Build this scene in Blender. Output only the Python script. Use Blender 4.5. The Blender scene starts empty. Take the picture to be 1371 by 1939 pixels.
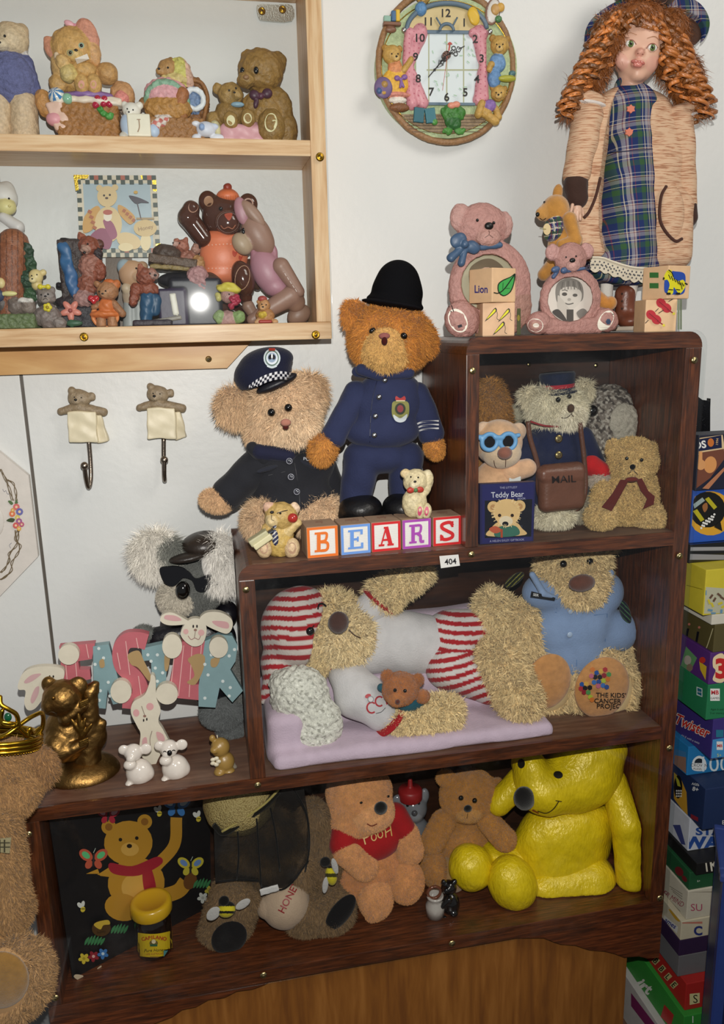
import bpy, bmesh, math, random
import numpy as np
from mathutils import Vector, Matrix
from mathutils.bvhtree import BVHTree
from mathutils.geometry import tessellate_polygon
SC = bpy.context.scene; COL = SC.collection
# ---------------- camera, light, exposure ----------------
FPX = 1507.5
CM = np.array([[0.97991, -0.198008, -0.0238475], [-0.0665855, -0.2120978, -0.9749774], [0.1879953, 0.9569783, -0.2210212]])
CC = np.array([0.25943, -0.97533, 0.90582])
cam = bpy.data.cameras.new('camera'); camo = bpy.data.objects.new('camera', cam); COL.objects.link(camo)
cam.sensor_fit = 'VERTICAL'; cam.sensor_height = 36; cam.lens = FPX/1939*36; cam.clip_start = .02
camo.matrix_world = Matrix(((CM[0][0], -CM[1][0], -CM[2][0], CC[0]), (CM[0][1], -CM[1][1], -CM[2][1], CC[1]), (CM[0][2], -CM[1][2], -CM[2][2], CC[2]), (0, 0, 0, 1)))
SC.camera = camo
SC.view_settings.view_transform = 'Standard'; SC.view_settings.look = 'None'
SC.view_settings.exposure = 0.0; SC.view_settings.gamma = 1.0; SC.view_settings.use_curve_mapping = False
wd = bpy.data.worlds.new('world'); SC.world = wd; wd.use_nodes = True
wd.node_tree.nodes['Background'].inputs[0].default_value = (.95, .97, 1, 1)
wd.node_tree.nodes['Background'].inputs[1].default_value = .155
def lamp(name, kind, loc, energy, col=(1, 1, 1), aim=None, **kw):
    l = bpy.data.lights.new(name, kind); l.energy = energy; l.color = col
    for k, v in kw.items(): setattr(l, k, v)
    o = bpy.data.objects.new(name, l); COL.objects.link(o); o.location = loc
    if aim is not None: o.rotation_euler = (Vector(aim)-Vector(loc)).to_track_quat('-Z', 'Y').to_euler()
    return o
lamp('phone_flash', 'SPOT', (CC[0]+.012, CC[1], CC[2]+.085), 42, (1, .965, .91), aim=(.34, .2, .80), spot_size=math.radians(175), spot_blend=.8, shadow_soft_size=.005)
lamp('room_light', 'AREA', (1.5, -1.1, 2.0), 11, (1, .93, .84), aim=(.5, .2, .7), size=.7)
SC.cycles.max_bounces = 5; SC.cycles.diffuse_bounces = 3; SC.cycles.glossy_bounces = 2; SC.cycles.transparent_max_bounces = 16
SC.cycles.caustics_reflective = False; SC.cycles.caustics_refractive = False
# ---------------- places ----------------
D = .2084; YC = .1161; W = .92; X1 = .5898; X2 = .2896
ZT = .8956; Z2 = .6218; Z1 = .3229; Z0 = .0222; ZS = 1.1468; ZB = .9196
def ray(px, py): return CM.T @ np.array([(px-685.5)/FPX, (py-969.5)/FPX, 1.0])
def pl(px, py, ax, v):
    r = ray(px, py); return CC+r*(v-CC[ax])/r[ax]
def at(px, py, Y): return pl(px, py, 1, Y)
def ps(P): return float((CM[2] @ (np.array(P)-CC))/FPX)
def topx(P):
    q = (np.asarray(P)-CC) @ CM.T; return 685.5+FPX*q[..., 0]/q[..., 2], 969.5+FPX*q[..., 1]/q[..., 2]
def lin(h):
    if not isinstance(h, str): return tuple(h)[:3]
    h = h.lstrip('#')
    if len(h) == 3: h = ''.join(c*2 for c in h)
    c = [int(h[i:i+2], 16)/255 for i in (0, 2, 4)]
    return tuple(x/12.92 if x <= .04045 else ((x+.055)/1.055)**2.4 for x in c)
# ---------------- materials ----------------
MATS = {}
def nodes(name):
    m = bpy.data.materials.new(name); m.use_nodes = True
    nt = m.node_tree; return m, nt, nt.nodes['Principled BSDF']
def N(nt, t, **kw):
    n = nt.nodes.new('ShaderNode'+t)
    for k, v in kw.items():
        if hasattr(n, k): setattr(n, k, v)
    return n
def surf(name, rough=.7, metal=0, bump=0, scale=300, var=0, island=0, sheen=0, coat=0, vscale=60, aniso=None, spec=.5):
    """colour comes from the part's own colour attribute; noise gives grain and wear"""
    if name in MATS: return MATS[name]
    m, nt, b = nodes(name); L = nt.links.new
    a = N(nt, 'Attribute'); a.attribute_name = 'Col'; out = a.outputs['Color']
    if var or island:
        hs = N(nt, 'HueSaturation'); L(out, hs.inputs['Color'])
        mr = N(nt, 'MapRange')
        if island:
            g = N(nt, 'NewGeometry'); L(g.outputs['Random Per Island'], mr.inputs[0]); q = island
        else:
            t = N(nt, 'TexCoord'); n = N(nt, 'TexNoise'); n.inputs['Scale'].default_value = vscale; n.inputs['Detail'].default_value = 5
            L(t.outputs['Object'], n.inputs['Vector']); L(n.outputs['Fac'], mr.inputs[0]); q = var
            mr.inputs['From Min'].default_value = .3; mr.inputs['From Max'].default_value = .7
        mr.inputs['To Min'].default_value = 1-q; mr.inputs['To Max'].default_value = 1+q
        L(mr.outputs[0], hs.inputs['Value']); out = hs.outputs[0]
    L(out, b.inputs['Base Color'])
    b.inputs['Roughness'].default_value = rough; b.inputs['Metallic'].default_value = metal
    b.inputs['Sheen Weight'].default_value = sheen; b.inputs['Coat Weight'].default_value = coat; b.inputs['Specular IOR Level'].default_value = spec
    if bump:
        t = N(nt, 'TexCoord'); n = N(nt, 'TexNoise'); n.inputs['Scale'].default_value = scale; n.inputs['Detail'].default_value = 3
        if aniso:
            mp = N(nt, 'Mapping'); mp.inputs['Scale'].default_value = aniso; L(t.outputs['Object'], mp.inputs[0]); L(mp.outputs[0], n.inputs['Vector'])
        else: L(t.outputs['Object'], n.inputs['Vector'])
        bp = N(nt, 'Bump'); bp.inputs['Strength'].default_value = bump; bp.inputs['Distance'].default_value = .002
        L(n.outputs['Fac'], bp.inputs['Height']); L(bp.outputs[0], b.inputs['Normal'])
    MATS[name] = m; return m
FUR = surf('fur', .75, island=.3, sheen=.15, spec=.25)
PLUSH = surf('plush', .9, bump=.5, scale=900, var=.14, vscale=120, sheen=.5, spec=.2)
CLOTH = surf('cloth', .9, bump=.35, scale=420, var=.06, sheen=.12, spec=.15)
RESIN = surf('resin', .5, bump=.5, scale=420, var=.2, vscale=260)
SMOOTH = surf('painted', .45, bump=.08, scale=200, var=.04)
GLOSS = surf('gloss', .12, coat=.6, var=.05)
SATIN = surf('satin', .33, .06, bump=.9, scale=230, var=.1, vscale=80, sheen=0, aniso=(1, 1, .4))
METAL = surf('metal', .28, 1, bump=.15, scale=500)
BRONZE = surf('bronze', .42, 1, bump=.35, scale=200, var=.12)
PAPER = surf('print', .4, var=.02)
CARD = surf('card', .55, var=.05, bump=.05)
LEATHER = surf('leather', .38, bump=.25, scale=260, var=.08)
KNIT = surf('knit', .95, bump=.8, scale=600, var=.2, vscale=300)
INK = surf('ink', .5)
def wood(name, c1, c2, c3, axis, scale=14, rough=.4, coat=.2, stretch=14, bump=.15, dust=0):
    if name in MATS: return MATS[name]
    m, nt, b = nodes(name); L = nt.links.new
    t = N(nt, 'TexCoord'); mp = N(nt, 'Mapping'); s = [stretch]*3; s['xyz'.index(axis)] = 1.0; mp.inputs['Scale'].default_value = s
    L(t.outputs['Object'], mp.inputs[0])
    n = N(nt, 'TexNoise'); n.inputs['Scale'].default_value = scale; n.inputs['Detail'].default_value = 8; n.inputs['Distortion'].default_value = .6
    n2 = N(nt, 'TexNoise'); n2.inputs['Scale'].default_value = scale*.35; n2.inputs['Detail'].default_value = 3; n2.inputs['Distortion'].default_value = 1.5
    L(mp.outputs[0], n.inputs['Vector']); L(mp.outputs[0], n2.inputs['Vector'])
    ad = N(nt, 'Math'); ad.operation = 'ADD'; h1 = N(nt, 'Math'); h1.operation = 'MULTIPLY'; h1.inputs[1].default_value = .5
    h2 = N(nt, 'Math'); h2.operation = 'MULTIPLY'; h2.inputs[1].default_value = .5
    L(n.outputs['Fac'], h1.inputs[0]); L(n2.outputs['Fac'], h2.inputs[0]); L(h1.outputs[0], ad.inputs[0]); L(h2.outputs[0], ad.inputs[1])
    r = N(nt, 'ValToRGB'); L(ad.outputs[0], r.inputs[0]); e = r.color_ramp.elements
    e[0].position = .36; e[0].color = (*lin(c1), 1); e[1].position = .64; e[1].color = (*lin(c3), 1); k = e.new(.5); k.color = (*lin(c2), 1)
    out = r.outputs[0]
    if dust:
        d = N(nt, 'TexNoise'); d.inputs['Scale'].default_value = 9; d.inputs['Detail'].default_value = 8; L(t.outputs['Object'], d.inputs['Vector'])
        mr = N(nt, 'MapRange'); mr.inputs['From Min'].default_value = .35; mr.inputs['From Max'].default_value = .75; mr.inputs['To Max'].default_value = dust
        L(d.outputs['Fac'], mr.inputs[0]); mx = N(nt, 'MixRGB'); L(mr.outputs[0], mx.inputs[0]); L(out, mx.inputs[1]); mx.inputs[2].default_value = (*lin('#8a7a6c'), 1); out = mx.outputs[0]
    L(out, b.inputs['Base Color']); b.inputs['Roughness'].default_value = rough; b.inputs['Coat Weight'].default_value = coat; b.inputs['Coat Roughness'].default_value = .25
    if bump:
        bp = N(nt, 'Bump'); bp.inputs['Strength'].default_value = bump; bp.inputs['Distance'].default_value = .001
        L(n.outputs['Fac'], bp.inputs['Height']); L(bp.outputs[0], b.inputs['Normal'])
    MATS[name] = m; return m
def mixmat(name, build):
    if name not in MATS:
        m, nt, b = nodes(name); build(m, nt, b); MATS[name] = m
    return MATS[name]
# ---------------- mesh making ----------------
def new_obj(name, V, F, cols=None, mat=None, parent=None, base=(0, 0, 0), smooth=True):
    """V (n,3); F list of arrays of tris/quads, or list of tuples"""
    V = np.asarray(V, float)-np.asarray(base, float)
    me = bpy.data.meshes.new(name)
    if isinstance(F, list) and len(F) and isinstance(F[0], np.ndarray):
        F = [f for f in F if len(f)]
        loops = np.concatenate([f.ravel() for f in F]); tot = np.concatenate([np.full(len(f), f.shape[1]) for f in F])
        me.vertices.add(len(V)); me.vertices.foreach_set('co', V.ravel().astype(np.float32))
        me.loops.add(len(loops)); me.loops.foreach_set('vertex_index', loops.astype(np.int32))
        me.polygons.add(len(tot)); me.polygons.foreach_set('loop_start', np.concatenate([[0], np.cumsum(tot)[:-1]]).astype(np.int32))
        me.update(calc_edges=True); me.validate()
    else:
        me.from_pydata([tuple(v) for v in V], [], [tuple(int(i) for i in f) for f in F]); me.update()
    if smooth: me.polygons.foreach_set('use_smooth', [True]*len(me.polygons))
    if cols is not None:
        cols = np.asarray(cols, float)
        if cols.ndim == 1: cols = np.tile(cols[:3], (len(V), 1))
        at_ = me.color_attributes.new('Col', 'FLOAT_COLOR', 'POINT')
        c4 = np.ones((len(V), 4), np.float32); c4[:, :3] = cols[:, :3]; at_.data.foreach_set('color', c4.ravel())
    if mat: me.materials.append(mat)
    o = bpy.data.objects.new(name, me); COL.objects.link(o)
    if parent is not None: o.parent = parent
    return o
def tagit(o, label=None, cat=None, group=None, kind=None):
    if label: o['label'] = label
    if cat: o['category'] = cat
    if group: o['group'] = group
    if kind: o['kind'] = kind
    return o
def box_geo(x0, x1, y0, y1, z0, z1, bev=.0012):
    bm = bmesh.new(); bmesh.ops.create_cube(bm, size=1)
    for v in bm.verts: v.co = Vector(((x0+x1)/2+v.co.x*(x1-x0), (y0+y1)/2+v.co.y*(y1-y0), (z0+z1)/2+v.co.z*(z1-z0)))
    if bev: bmesh.ops.bevel(bm, geom=bm.edges[:], offset=bev, segments=2, affect='EDGES', profile=.6)
    return bm
def bm_obj(name, bm, mat=None, parent=None, base=(0, 0, 0), col=None, smooth=False, xf=None):
    if xf is not None: bm.transform(xf)
    bmesh.ops.translate(bm, verts=bm.verts, vec=-Vector(base))
    me = bpy.data.meshes.new(name); bm.to_mesh(me); bm.free()
    if smooth: me.polygons.foreach_set('use_smooth', [True]*len(me.polygons))
    if col is not None:
        a = me.color_attributes.new('Col', 'FLOAT_COLOR', 'POINT'); a.data.foreach_set('color', np.tile([*lin(col), 1], len(me.vertices)).astype(np.float32))
    if mat: me.materials.append(mat)
    o = bpy.data.objects.new(name, me); COL.objects.link(o)
    if parent is not None: o.parent = parent
    return o
def board(name, x0, x1, y0, y1, z0, z1, mat, parent=None, base=(0, 0, 0), bev=.0012, col=None):
    return bm_obj(name, box_geo(x0, x1, y0, y1, z0, z1, bev), mat, parent, base, col)
def extrude_poly(pts3, vec):
    """front polygon pts3 (list of 3-vectors), extruded along vec"""
    n = len(pts3); V = [np.array(p) for p in pts3]+[np.array(p)+vec for p in pts3]
    t = tessellate_polygon([[Vector(p) for p in pts3]])
    F = [tuple(a) for a in t]+[tuple(n+i for i in reversed(a)) for a in t]
    F += [(i, (i+1) % n, n+(i+1) % n, n+i) for i in range(n)]
    return V, F
def fixn(o):
    bm = bmesh.new(); bm.from_mesh(o.data); bmesh.ops.recalc_face_normals(bm, faces=bm.faces); bm.to_mesh(o.data); bm.free(); return o
def slab_xz(name, pts, y0, y1, mat, parent=None, base=(0, 0, 0), col=None):
    V, F = extrude_poly([(x, y0, z) for x, z in pts], np.array([0, y1-y0, 0]))
    return fixn(new_obj(name, V, F, None if col is None else lin(col), mat, parent, base, smooth=False))
# ---- signed-distance modelling in the units of the photograph at the thing's own distance ----
def _ell(P, c, r, R):
    q = (P-c) @ R.T; a = q/r; k0 = np.sqrt((a*a).sum(1)); k1 = np.sqrt(((a/r)**2).sum(1))+1e-12
    return k0*(k0-1)/k1
def _cone(P, a, b, ra, rb):
    ab = b-a; h = np.clip(((P-a) @ ab)/(ab @ ab+1e-12), 0, 1); q = P-a-h[:, None]*ab
    return np.sqrt((q*q).sum(1))-(ra+(rb-ra)*h)
def _box(P, c, r, R, rd):
    q = np.abs((P-c) @ R.T)-(r-rd); return np.sqrt((np.maximum(q, 0)**2).sum(1))+np.minimum(q.max(1), 0)-rd
def _tor(P, c, R1, r1, R):
    q = (P-c) @ R.T; l = np.sqrt(q[:, 0]**2+q[:, 2]**2)-R1; return np.sqrt(l*l+q[:, 1]**2)-r1
def rotm(deg, tilt=0, yaw=0):
    a, b, c = math.radians(-deg), math.radians(tilt), math.radians(yaw)
    Ry = np.array([[math.cos(a), 0, -math.sin(a)], [0, 1, 0], [math.sin(a), 0, math.cos(a)]])
    Rx = np.array([[1, 0, 0], [0, math.cos(b), -math.sin(b)], [0, math.sin(b), math.cos(b)]])
    Rz = np.array([[math.cos(c), -math.sin(c), 0], [math.sin(c), math.cos(c), 0], [0, 0, 1]])
    return Ry @ Rx @ Rz
# prim descriptions; rot in degrees turns clockwise in the picture, dy>0 is deeper
def e(x, y, rx, ry, d=None, dy=0, rot=0, c=None, cut=0, paint=0, k=None, tilt=0, yaw=0): return dict(t='e', x=x, y=y, r=(rx, d if d else min(rx, ry)*.9, ry), dy=dy, rot=rot, c=c, cut=cut, paint=paint, k=k, tilt=tilt, yaw=yaw)
def l(x, y, x2, y2, r, r2=None, dy=0, dy2=None, c=None, cut=0, paint=0, k=None): return dict(t='l', x=x, y=y, x2=x2, y2=y2, r=r, r2=r if r2 is None else r2, dy=dy, dy2=dy if dy2 is None else dy2, c=c, cut=cut, paint=paint, k=k)
def b(x, y, hx, hy, hd, dy=0, rot=0, rd=1.5, c=None, cut=0, paint=0, k=None, tilt=0, yaw=0): return dict(t='b', x=x, y=y, r=(hx, hd, hy), dy=dy, rot=rot, rd=rd, c=c, cut=cut, paint=paint, k=k, tilt=tilt, yaw=yaw)
def tor(x, y, R1, r1, dy=0, rot=0, c=None, tilt=0, yaw=0, k=None): return dict(t='t', x=x, y=y, R1=R1, r1=r1, dy=dy, rot=rot, c=c, cut=0, paint=0, tilt=tilt, yaw=yaw, k=k)
class Field:
    def __init__(s, fig, prims, k):
        s.k = k; s.pr = []
        for p in prims:
            c = fig.P(p['x'], p['y'], p['dy']); sc = ps(c); q = dict(p); q['w'] = c; q['s'] = sc
            if p['t'] in 'ebt': q['R'] = rotm(p['rot'], p['tilt'], p['yaw']).T
            if p['t'] == 'l': q['w2'] = fig.P(p['x2'], p['y2'], p['dy2'])
            s.pr.append(q)
        s.sc = s.pr[0]['s']
    def one(s, q, P):
        if q['t'] == 'e': return _ell(P, q['w'], np.array(q['r'])*q['s'], q['R'])
        if q['t'] == 'b': return _box(P, q['w'], np.array(q['r'])*q['s'], q['R'], q['rd']*q['s'])
        if q['t'] == 't': return _tor(P, q['w'], q['R1']*q['s'], q['r1']*q['s'], q['R'])
        return _cone(P, q['w'], q['w2'], q['r']*q['s'], q['r2']*q['s'])
    def __call__(s, P, want=False):
        Dm = None; best = None; idx = None
        for i, q in enumerate(s.pr):
            d = s.one(q, P)
            if q['paint']:
                if want:
                    m = d < 0; idx = np.where(m, i, idx); best = np.where(m, -1e9 if q['paint'] == 2 else best, best)
                continue
            k = (s.k if q['k'] is None else q['k'])*s.sc+1e-9
            if q['cut']:
                h = np.clip(.5-.5*(Dm+d)/k, 0, 1); Dm = Dm*(1-h)-d*h+k*h*(1-h)
                continue
            if Dm is None: Dm = d; best = d; idx = np.full(len(d), i)
            else:
                h = np.clip(.5+.5*(Dm-d)/k, 0, 1); Dm = Dm*(1-h)+d*h-k*h*(1-h)
                m = d < best; best = np.where(m, d, best); idx = np.where(m, i, idx)
        return (Dm, idx) if want else Dm
    def box(s):
        lo = []; hi = []
        for q in s.pr:
            if q['cut'] or q['paint']: continue
            if q['t'] == 'l':
                r = max(q['r'], q['r2'])*q['s']; lo += [q['w']-r, q['w2']-r]; hi += [q['w']+r, q['w2']+r]
            else:
                r = (q['R1']+q['r1'] if q['t'] == 't' else None)
                r = np.full(3, r*q['s']) if r else np.abs(q['R'].T) @ (np.array(q['r'])*q['s'])
                lo.append(q['w']-r); hi.append(q['w']+r)
        return np.min(lo, 0), np.max(hi, 0)
def nz(P, f):
    x, y, z = P.T*f
    return (np.sin(x+1.7*np.sin(y*.7+z*.4))+np.sin(y*1.3+1.3*np.sin(z*.9+x*.5)+2)+np.sin(z*1.1+1.5*np.sin(x*.8-y*.6)+4))/3
def surfnet(F, h, noise=None):
    lo, hi = F.box(); pad = F.k*F.sc*.35+2.2*h; lo = lo-pad; hi = hi+pad
    fl, li = F.lims
    def f(P):
        d = F(P) if noise is None else F(P)+noise[0]*F.sc*nz(P, 1/(noise[1]*F.sc))
        if fl is not None: d = np.maximum(d, fl+.0003-P[:, 2])
        if li:
            d = np.maximum(np.maximum(d, li[0]-P[:, 1]), P[:, 1]-li[1])
            if len(li) > 2: d = np.maximum(np.maximum(d, li[2]-P[:, 0]), np.maximum(P[:, 0]-li[3], P[:, 2]-li[4]))
        return d
    if fl is not None: lo[2] = max(lo[2], fl-3*h)
    if li: lo[1] = max(lo[1], li[0]-3*h); hi[1] = min(hi[1], li[1]+3*h)
    n = np.ceil((hi-lo)/h).astype(int)+1
    while n.prod() > 420000: h *= 1.15; n = np.ceil((hi-lo)/h).astype(int)+1
    ax = [lo[i]+h*np.arange(n[i]) for i in range(3)]
    G = np.stack(np.meshgrid(*ax, indexing='ij'), -1).reshape(-1, 3)
    V = f(G).reshape(n); S = V < 0
    a, bb, c = n-1; cnt = np.zeros((a, bb, c), int)
    num = np.zeros((a, bb, c, 3)); den = np.zeros((a, bb, c))
    for i in (0, 1):
        for j in (0, 1):
            for k in (0, 1): cnt += S[i:i+a, j:j+bb, k:k+c]
    act = (cnt > 0) & (cnt < 8)
    for axs in range(3):
        o1, o2 = [q for q in range(3) if q != axs]
        for i in (0, 1):
            for j in (0, 1):
                s0 = [0, 0, 0]; s0[o1] = i; s0[o2] = j; s1 = list(s0); s1[axs] = 1
                A = V[s0[0]:s0[0]+a, s0[1]:s0[1]+bb, s0[2]:s0[2]+c]; B = V[s1[0]:s1[0]+a, s1[1]:s1[1]+bb, s1[2]:s1[2]+c]
                m = (A < 0) != (B < 0); t = np.where(m, A/(A-B+1e-20*(A == B)), 0)
                p = np.zeros((a, bb, c, 3)); p[..., o1] = i; p[..., o2] = j; p[..., axs] = t
                num += p*m[..., None]; den += m
    idx = -np.ones((a, bb, c), int); idx[act] = np.arange(act.sum())
    ijk = np.argwhere(act); P = lo+h*(ijk+num[act]/np.maximum(den[act], 1)[:, None])
    Q = []
    for axs in range(3):
        sl0 = [slice(None)]*3; sl1 = [slice(None)]*3; sl0[axs] = slice(0, n[axs]-1); sl1[axs] = slice(1, n[axs])
        A = S[tuple(sl0)]; B = S[tuple(sl1)]; ed = np.argwhere(A != B)
        o1, o2 = (axs+1) % 3, (axs+2) % 3
        ok = (ed[:, o1] > 0) & (ed[:, o2] > 0) & (ed[:, o1] < n[o1]-1) & (ed[:, o2] < n[o2]-1); ed = ed[ok]
        ins = A[tuple(ed.T)]
        def g(d1, d2):
            q = ed.copy(); q[:, o1] += d1; q[:, o2] += d2; return idx[tuple(q.T)]
        quad = np.stack([g(-1, -1), g(0, -1), g(0, 0), g(-1, 0)], 1); quad[~ins] = quad[~ins][:, ::-1]; Q.append(quad)
    return P, np.concatenate(Q), f, h
def clip5(V, li):
    V[:, 1] = np.clip(V[:, 1], li[0], li[1])
    if len(li) > 2: V[:, 0] = np.clip(V[:, 0], li[2], li[3]); V[:, 2] = np.minimum(V[:, 2], li[4])
def grad(f, P, h):
    g = np.stack([f(P+np.eye(3)[i]*h)-f(P-np.eye(3)[i]*h) for i in range(3)], 1)
    return g/(np.linalg.norm(g, axis=1, keepdims=True)+1e-12)
def strands(rng, P, Q, f, h, cols, fur, s, fig):
    T = np.concatenate([Q[:, [0, 1, 2]], Q[:, [0, 2, 3]]]); a, b_, c_ = P[T[:, 0]], P[T[:, 1]], P[T[:, 2]]
    ar = np.linalg.norm(np.cross(b_-a, c_-a), axis=1)/2; n = int(min(ar.sum()/s**2*fur.get('den', .5), fur.get('max', 30000)))
    t = rng.choice(len(T), n, p=ar/ar.sum()); u, v = rng.random(n), rng.random(n); m = u+v > 1; u[m] = 1-u[m]; v[m] = 1-v[m]
    R = a[t]+u[:, None]*(b_-a)[t]+v[:, None]*(c_-a)[t]; nn = grad(f, R, h); col = cols[T[t, 0]]
    keep = nn[:, 1] < .55
    if fur.get('mask'):
        x, y = topx(R); keep &= fur['mask'](x, y, nn)
    R, nn, col = R[keep], nn[keep], col[keep]; n = len(R)
    L = fur['len']*s*(.55+.75*rng.random(n))[:, None]
    comb = np.array(fur.get('comb', (0, 0, -.5))); w = rng.normal(size=(n, 3))
    clump = np.stack([nz(R+j*.7, 1/(fur.get('clump', 9)*s)) for j in range(3)], 1)
    d = nn*fur.get('up', .8)+comb+w*fur.get('rand', .3)+clump*fur.get('cl', .5)
    d -= nn*np.minimum((d*nn).sum(1)-.12, 0)[:, None]; d /= np.linalg.norm(d, axis=1, keepdims=True)
    d2 = d+rng.normal(size=(n, 3))*fur.get('curl', .45)+np.array(comb)*.8; d2 /= np.linalg.norm(d2, axis=1, keepdims=True)
    side = np.cross(d, rng.normal(size=(n, 3))); side /= np.linalg.norm(side, axis=1, keepdims=True)+1e-9
    wd_ = fur.get('w', .8)*s*.5*(.6+.8*rng.random(n))[:, None]
    M_ = R+d*L*.55; E_ = M_+d2*L*.5
    VV = np.stack([R-side*wd_-d*s*.4, R+side*wd_-d*s*.4, M_-side*wd_*.85, M_+side*wd_*.85, E_], 1).reshape(-1, 3)
    o = np.arange(n)[:, None]*5
    if fig.lim: clip5(VV, fig.lim)
    if fig.floor is not None: VV[:, 2] = np.maximum(VV[:, 2], fig.floor+.0004)
    j = 1+(rng.random(n)[:, None]-.5)*.16
    return VV, o+np.array([0, 1, 3, 2]), o+np.array([2, 3, 4]), np.repeat(col*j, 5, 0)
class Fig:
    def __init__(s, name, label, cat, bx, by, z=None, Y=None, off=0, floor=True, lim=None, group=None, seed=1, empty=True):
        s.base = pl(bx, by, 2, z) if Y is None else at(bx, by, Y)
        s.Y0 = float(s.base[1])+off; s.floor = (z if (floor and z is not None) else None); s.lim = lim; s.rng = np.random.default_rng(seed+int(bx*7+by)); s.bvh = {}; s.geo = {}
        s.base = at(bx, by, s.Y0) if z is None else np.array([s.base[0], s.Y0, z])
        s.name = name; s.root = None
        if empty:
            s.root = bpy.data.objects.new(name, None); s.root.empty_display_size = .01; COL.objects.link(s.root); s.root.location = s.base
            tagit(s.root, label, cat, group)
        s.lab = (label, cat, group)
    def P(s, x, y, dy=0):
        if isinstance(x, tuple): return np.array(x, float)
        p = at(x, y, s.Y0); return at(x, y, s.Y0+dy*ps(p)) if dy else p
    def clamp(s, V):
        if s.lim: clip5(V, s.lim)
        if s.floor is not None: V[:, 2] = np.maximum(V[:, 2], s.floor+.0003)
        return V
    def link(s, o, parent):
        if s.root is None and parent is None:
            o.location = s.base; tagit(o, *s.lab[:2], group=s.lab[2]); o.name = s.name; s.root = o; s.single = True
        else: o.parent = parent if parent is not None else s.root
        return o
    def part(s, name, prims, mat=RESIN, v=2.0, k=3, parent=None, fur=None, colf=None, noise=None, col=None, label=None, clampf=True):
        F = Field(s, prims, k); F.lims = (s.floor if clampf else None, s.lim if clampf else None); P, Q, f, h = surfnet(F, v*F.sc, noise)
        _, idx = F(P, True); cc = np.array([lin(q['c'] or col or '#888') for q in F.pr]); cols = cc[idx]
        if colf is not None:
            x, y = topx(P); r = colf(x, y, P)
            for m, c_ in r: cols[m] = lin(c_)
        if clampf: P = s.clamp(P)
        fl = [Q]; VV = P; CO = cols
        if fur:
            fv, fq, ft, fc = strands(s.rng, P, Q, f, h, cols, fur, F.sc, s); n = len(P)
            VV = np.concatenate([P, fv]); fl = [Q, fq+n, ft+n]; CO = np.concatenate([cols, fc])
        o = new_obj(name, VV, fl, CO, mat, None, s.base)
        if label: o['label'] = label
        s.link(o, parent); s.geo[o.name] = (P, Q); return o
    def tree(s, o):
        if o.name not in s.bvh:
            P, Q = s.geo[o.name]; s.bvh[o.name] = BVHTree.FromPolygons([tuple(p) for p in P], [tuple(int(i) for i in q) for q in Q])
        return s.bvh[o.name]
    def hit(s, o, x, y):
        d = Vector(ray(x, y)).normalized(); r = s.tree(o).ray_cast(Vector(CC), d)
        if r[0] is None:
            p = Vector(s.P(x, y)); r = s.tree(o).find_nearest(p)
        return np.array(r[0]), np.array(r[1])
    def bead(s, name, x, y, rx, ry=None, col='#0a0908', on=None, mat=GLOSS, rot=0, d=None, lift=.35, parent=None, dy=0, label=None):
        ry = ry or rx; p = s.hit(on, x, y)[0] if on is not None else s.P(x, y, dy)
        q = ps(p); r = np.array([rx, d or min(rx, ry)*.8, ry])*q; dd = ray(x, y); dd /= np.linalg.norm(dd); c = p-dd*r[1]*lift*2
        u = np.linspace(0, math.pi, 9); vv = np.linspace(0, 2*math.pi, 15)[:-1]
        V = np.array([[math.sin(a)*math.cos(w_), math.sin(a)*math.sin(w_), math.cos(a)] for a in u for w_ in vv])*r @ rotm(rot).T+c
        Q = np.array([[i*14+j, i*14+(j+1) % 14, (i+1)*14+(j+1) % 14, (i+1)*14+j] for i in range(8) for j in range(14)])
        o = new_obj(name, V, [Q[:, ::-1]], lin(col), mat, None, s.base)
        if label: o['label'] = label
        return s.link(o, parent)
    def decal(s, name, shapes, on=None, Y=None, f=None, lift=.0006, mat=INK, parent=None, label=None, bb=None):
        """flat print or stitching laid on a surface: shapes = [(pts, colour)] or [('mesh', V2, F, colour)]"""
        VV = []; FF = []; CO = []; n = 0
        for li, sh in enumerate(shapes):
            if sh[0] == 'mesh': pts, tr, c_ = sh[1], sh[2], sh[3]
            else:
                pts, c_ = sh[0], sh[1]; tr = tessellate_polygon([[Vector((p[0], -p[1], 0)) for p in pts]])
            up = lift*(1+.35*li) if lift > 0 else 0
            for x, y in pts:
                if on is not None:
                    p, nn = s.hit(on, x, y); dd = ray(x, y); p = p-dd/np.linalg.norm(dd)*up
                elif f is not None: p = f(x, y); dd = ray(x, y); p = p-dd/np.linalg.norm(dd)*up
                else: p = at(x, y, (s.Y0 if Y is None else Y)-up)
                if bb is not None: p = np.clip(p, bb[0], bb[1])
                VV.append(p); CO.append(lin(c_))
            FF += [tuple(n+i for i in t) for t in tr]; n += len(pts)
        o = new_obj(name, VV, FF, CO, mat, None, s.base, smooth=False); s.link(o, parent)
        if label: o['label'] = label
        return o
    def slab(s, name, pts, th, mat=SMOOTH, col='#fff', Y=None, dy=0, parent=None, bev=0, label=None, f=None, vec=None):
        """a flat piece with real thickness th (px), front face traced at the thing's distance"""
        if f is None:
            yy = s.Y0 if Y is None else Y; yy = yy+dy*ps(s.P(*pts[0])); f = lambda x, y: at(x, y, yy)
        q = [f(x, y) for x, y in pts]; t = th*ps(q[0]); vec = np.array([0, t, 0]) if vec is None else np.array(vec)*t
        if s.floor is not None:
            for p in q: p[2] = min(max(p[2], s.floor+.0002), getattr(s, 'zmax', 99))
        V, F = extrude_poly(q, vec); o = new_obj(name, V, F, lin(col), mat, None, s.base, smooth=False)
        fixn(o); s.link(o, parent); s.geo[o.name] = (np.array(V), [f_ for f_ in F])
        if label: o['label'] = label
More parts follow.
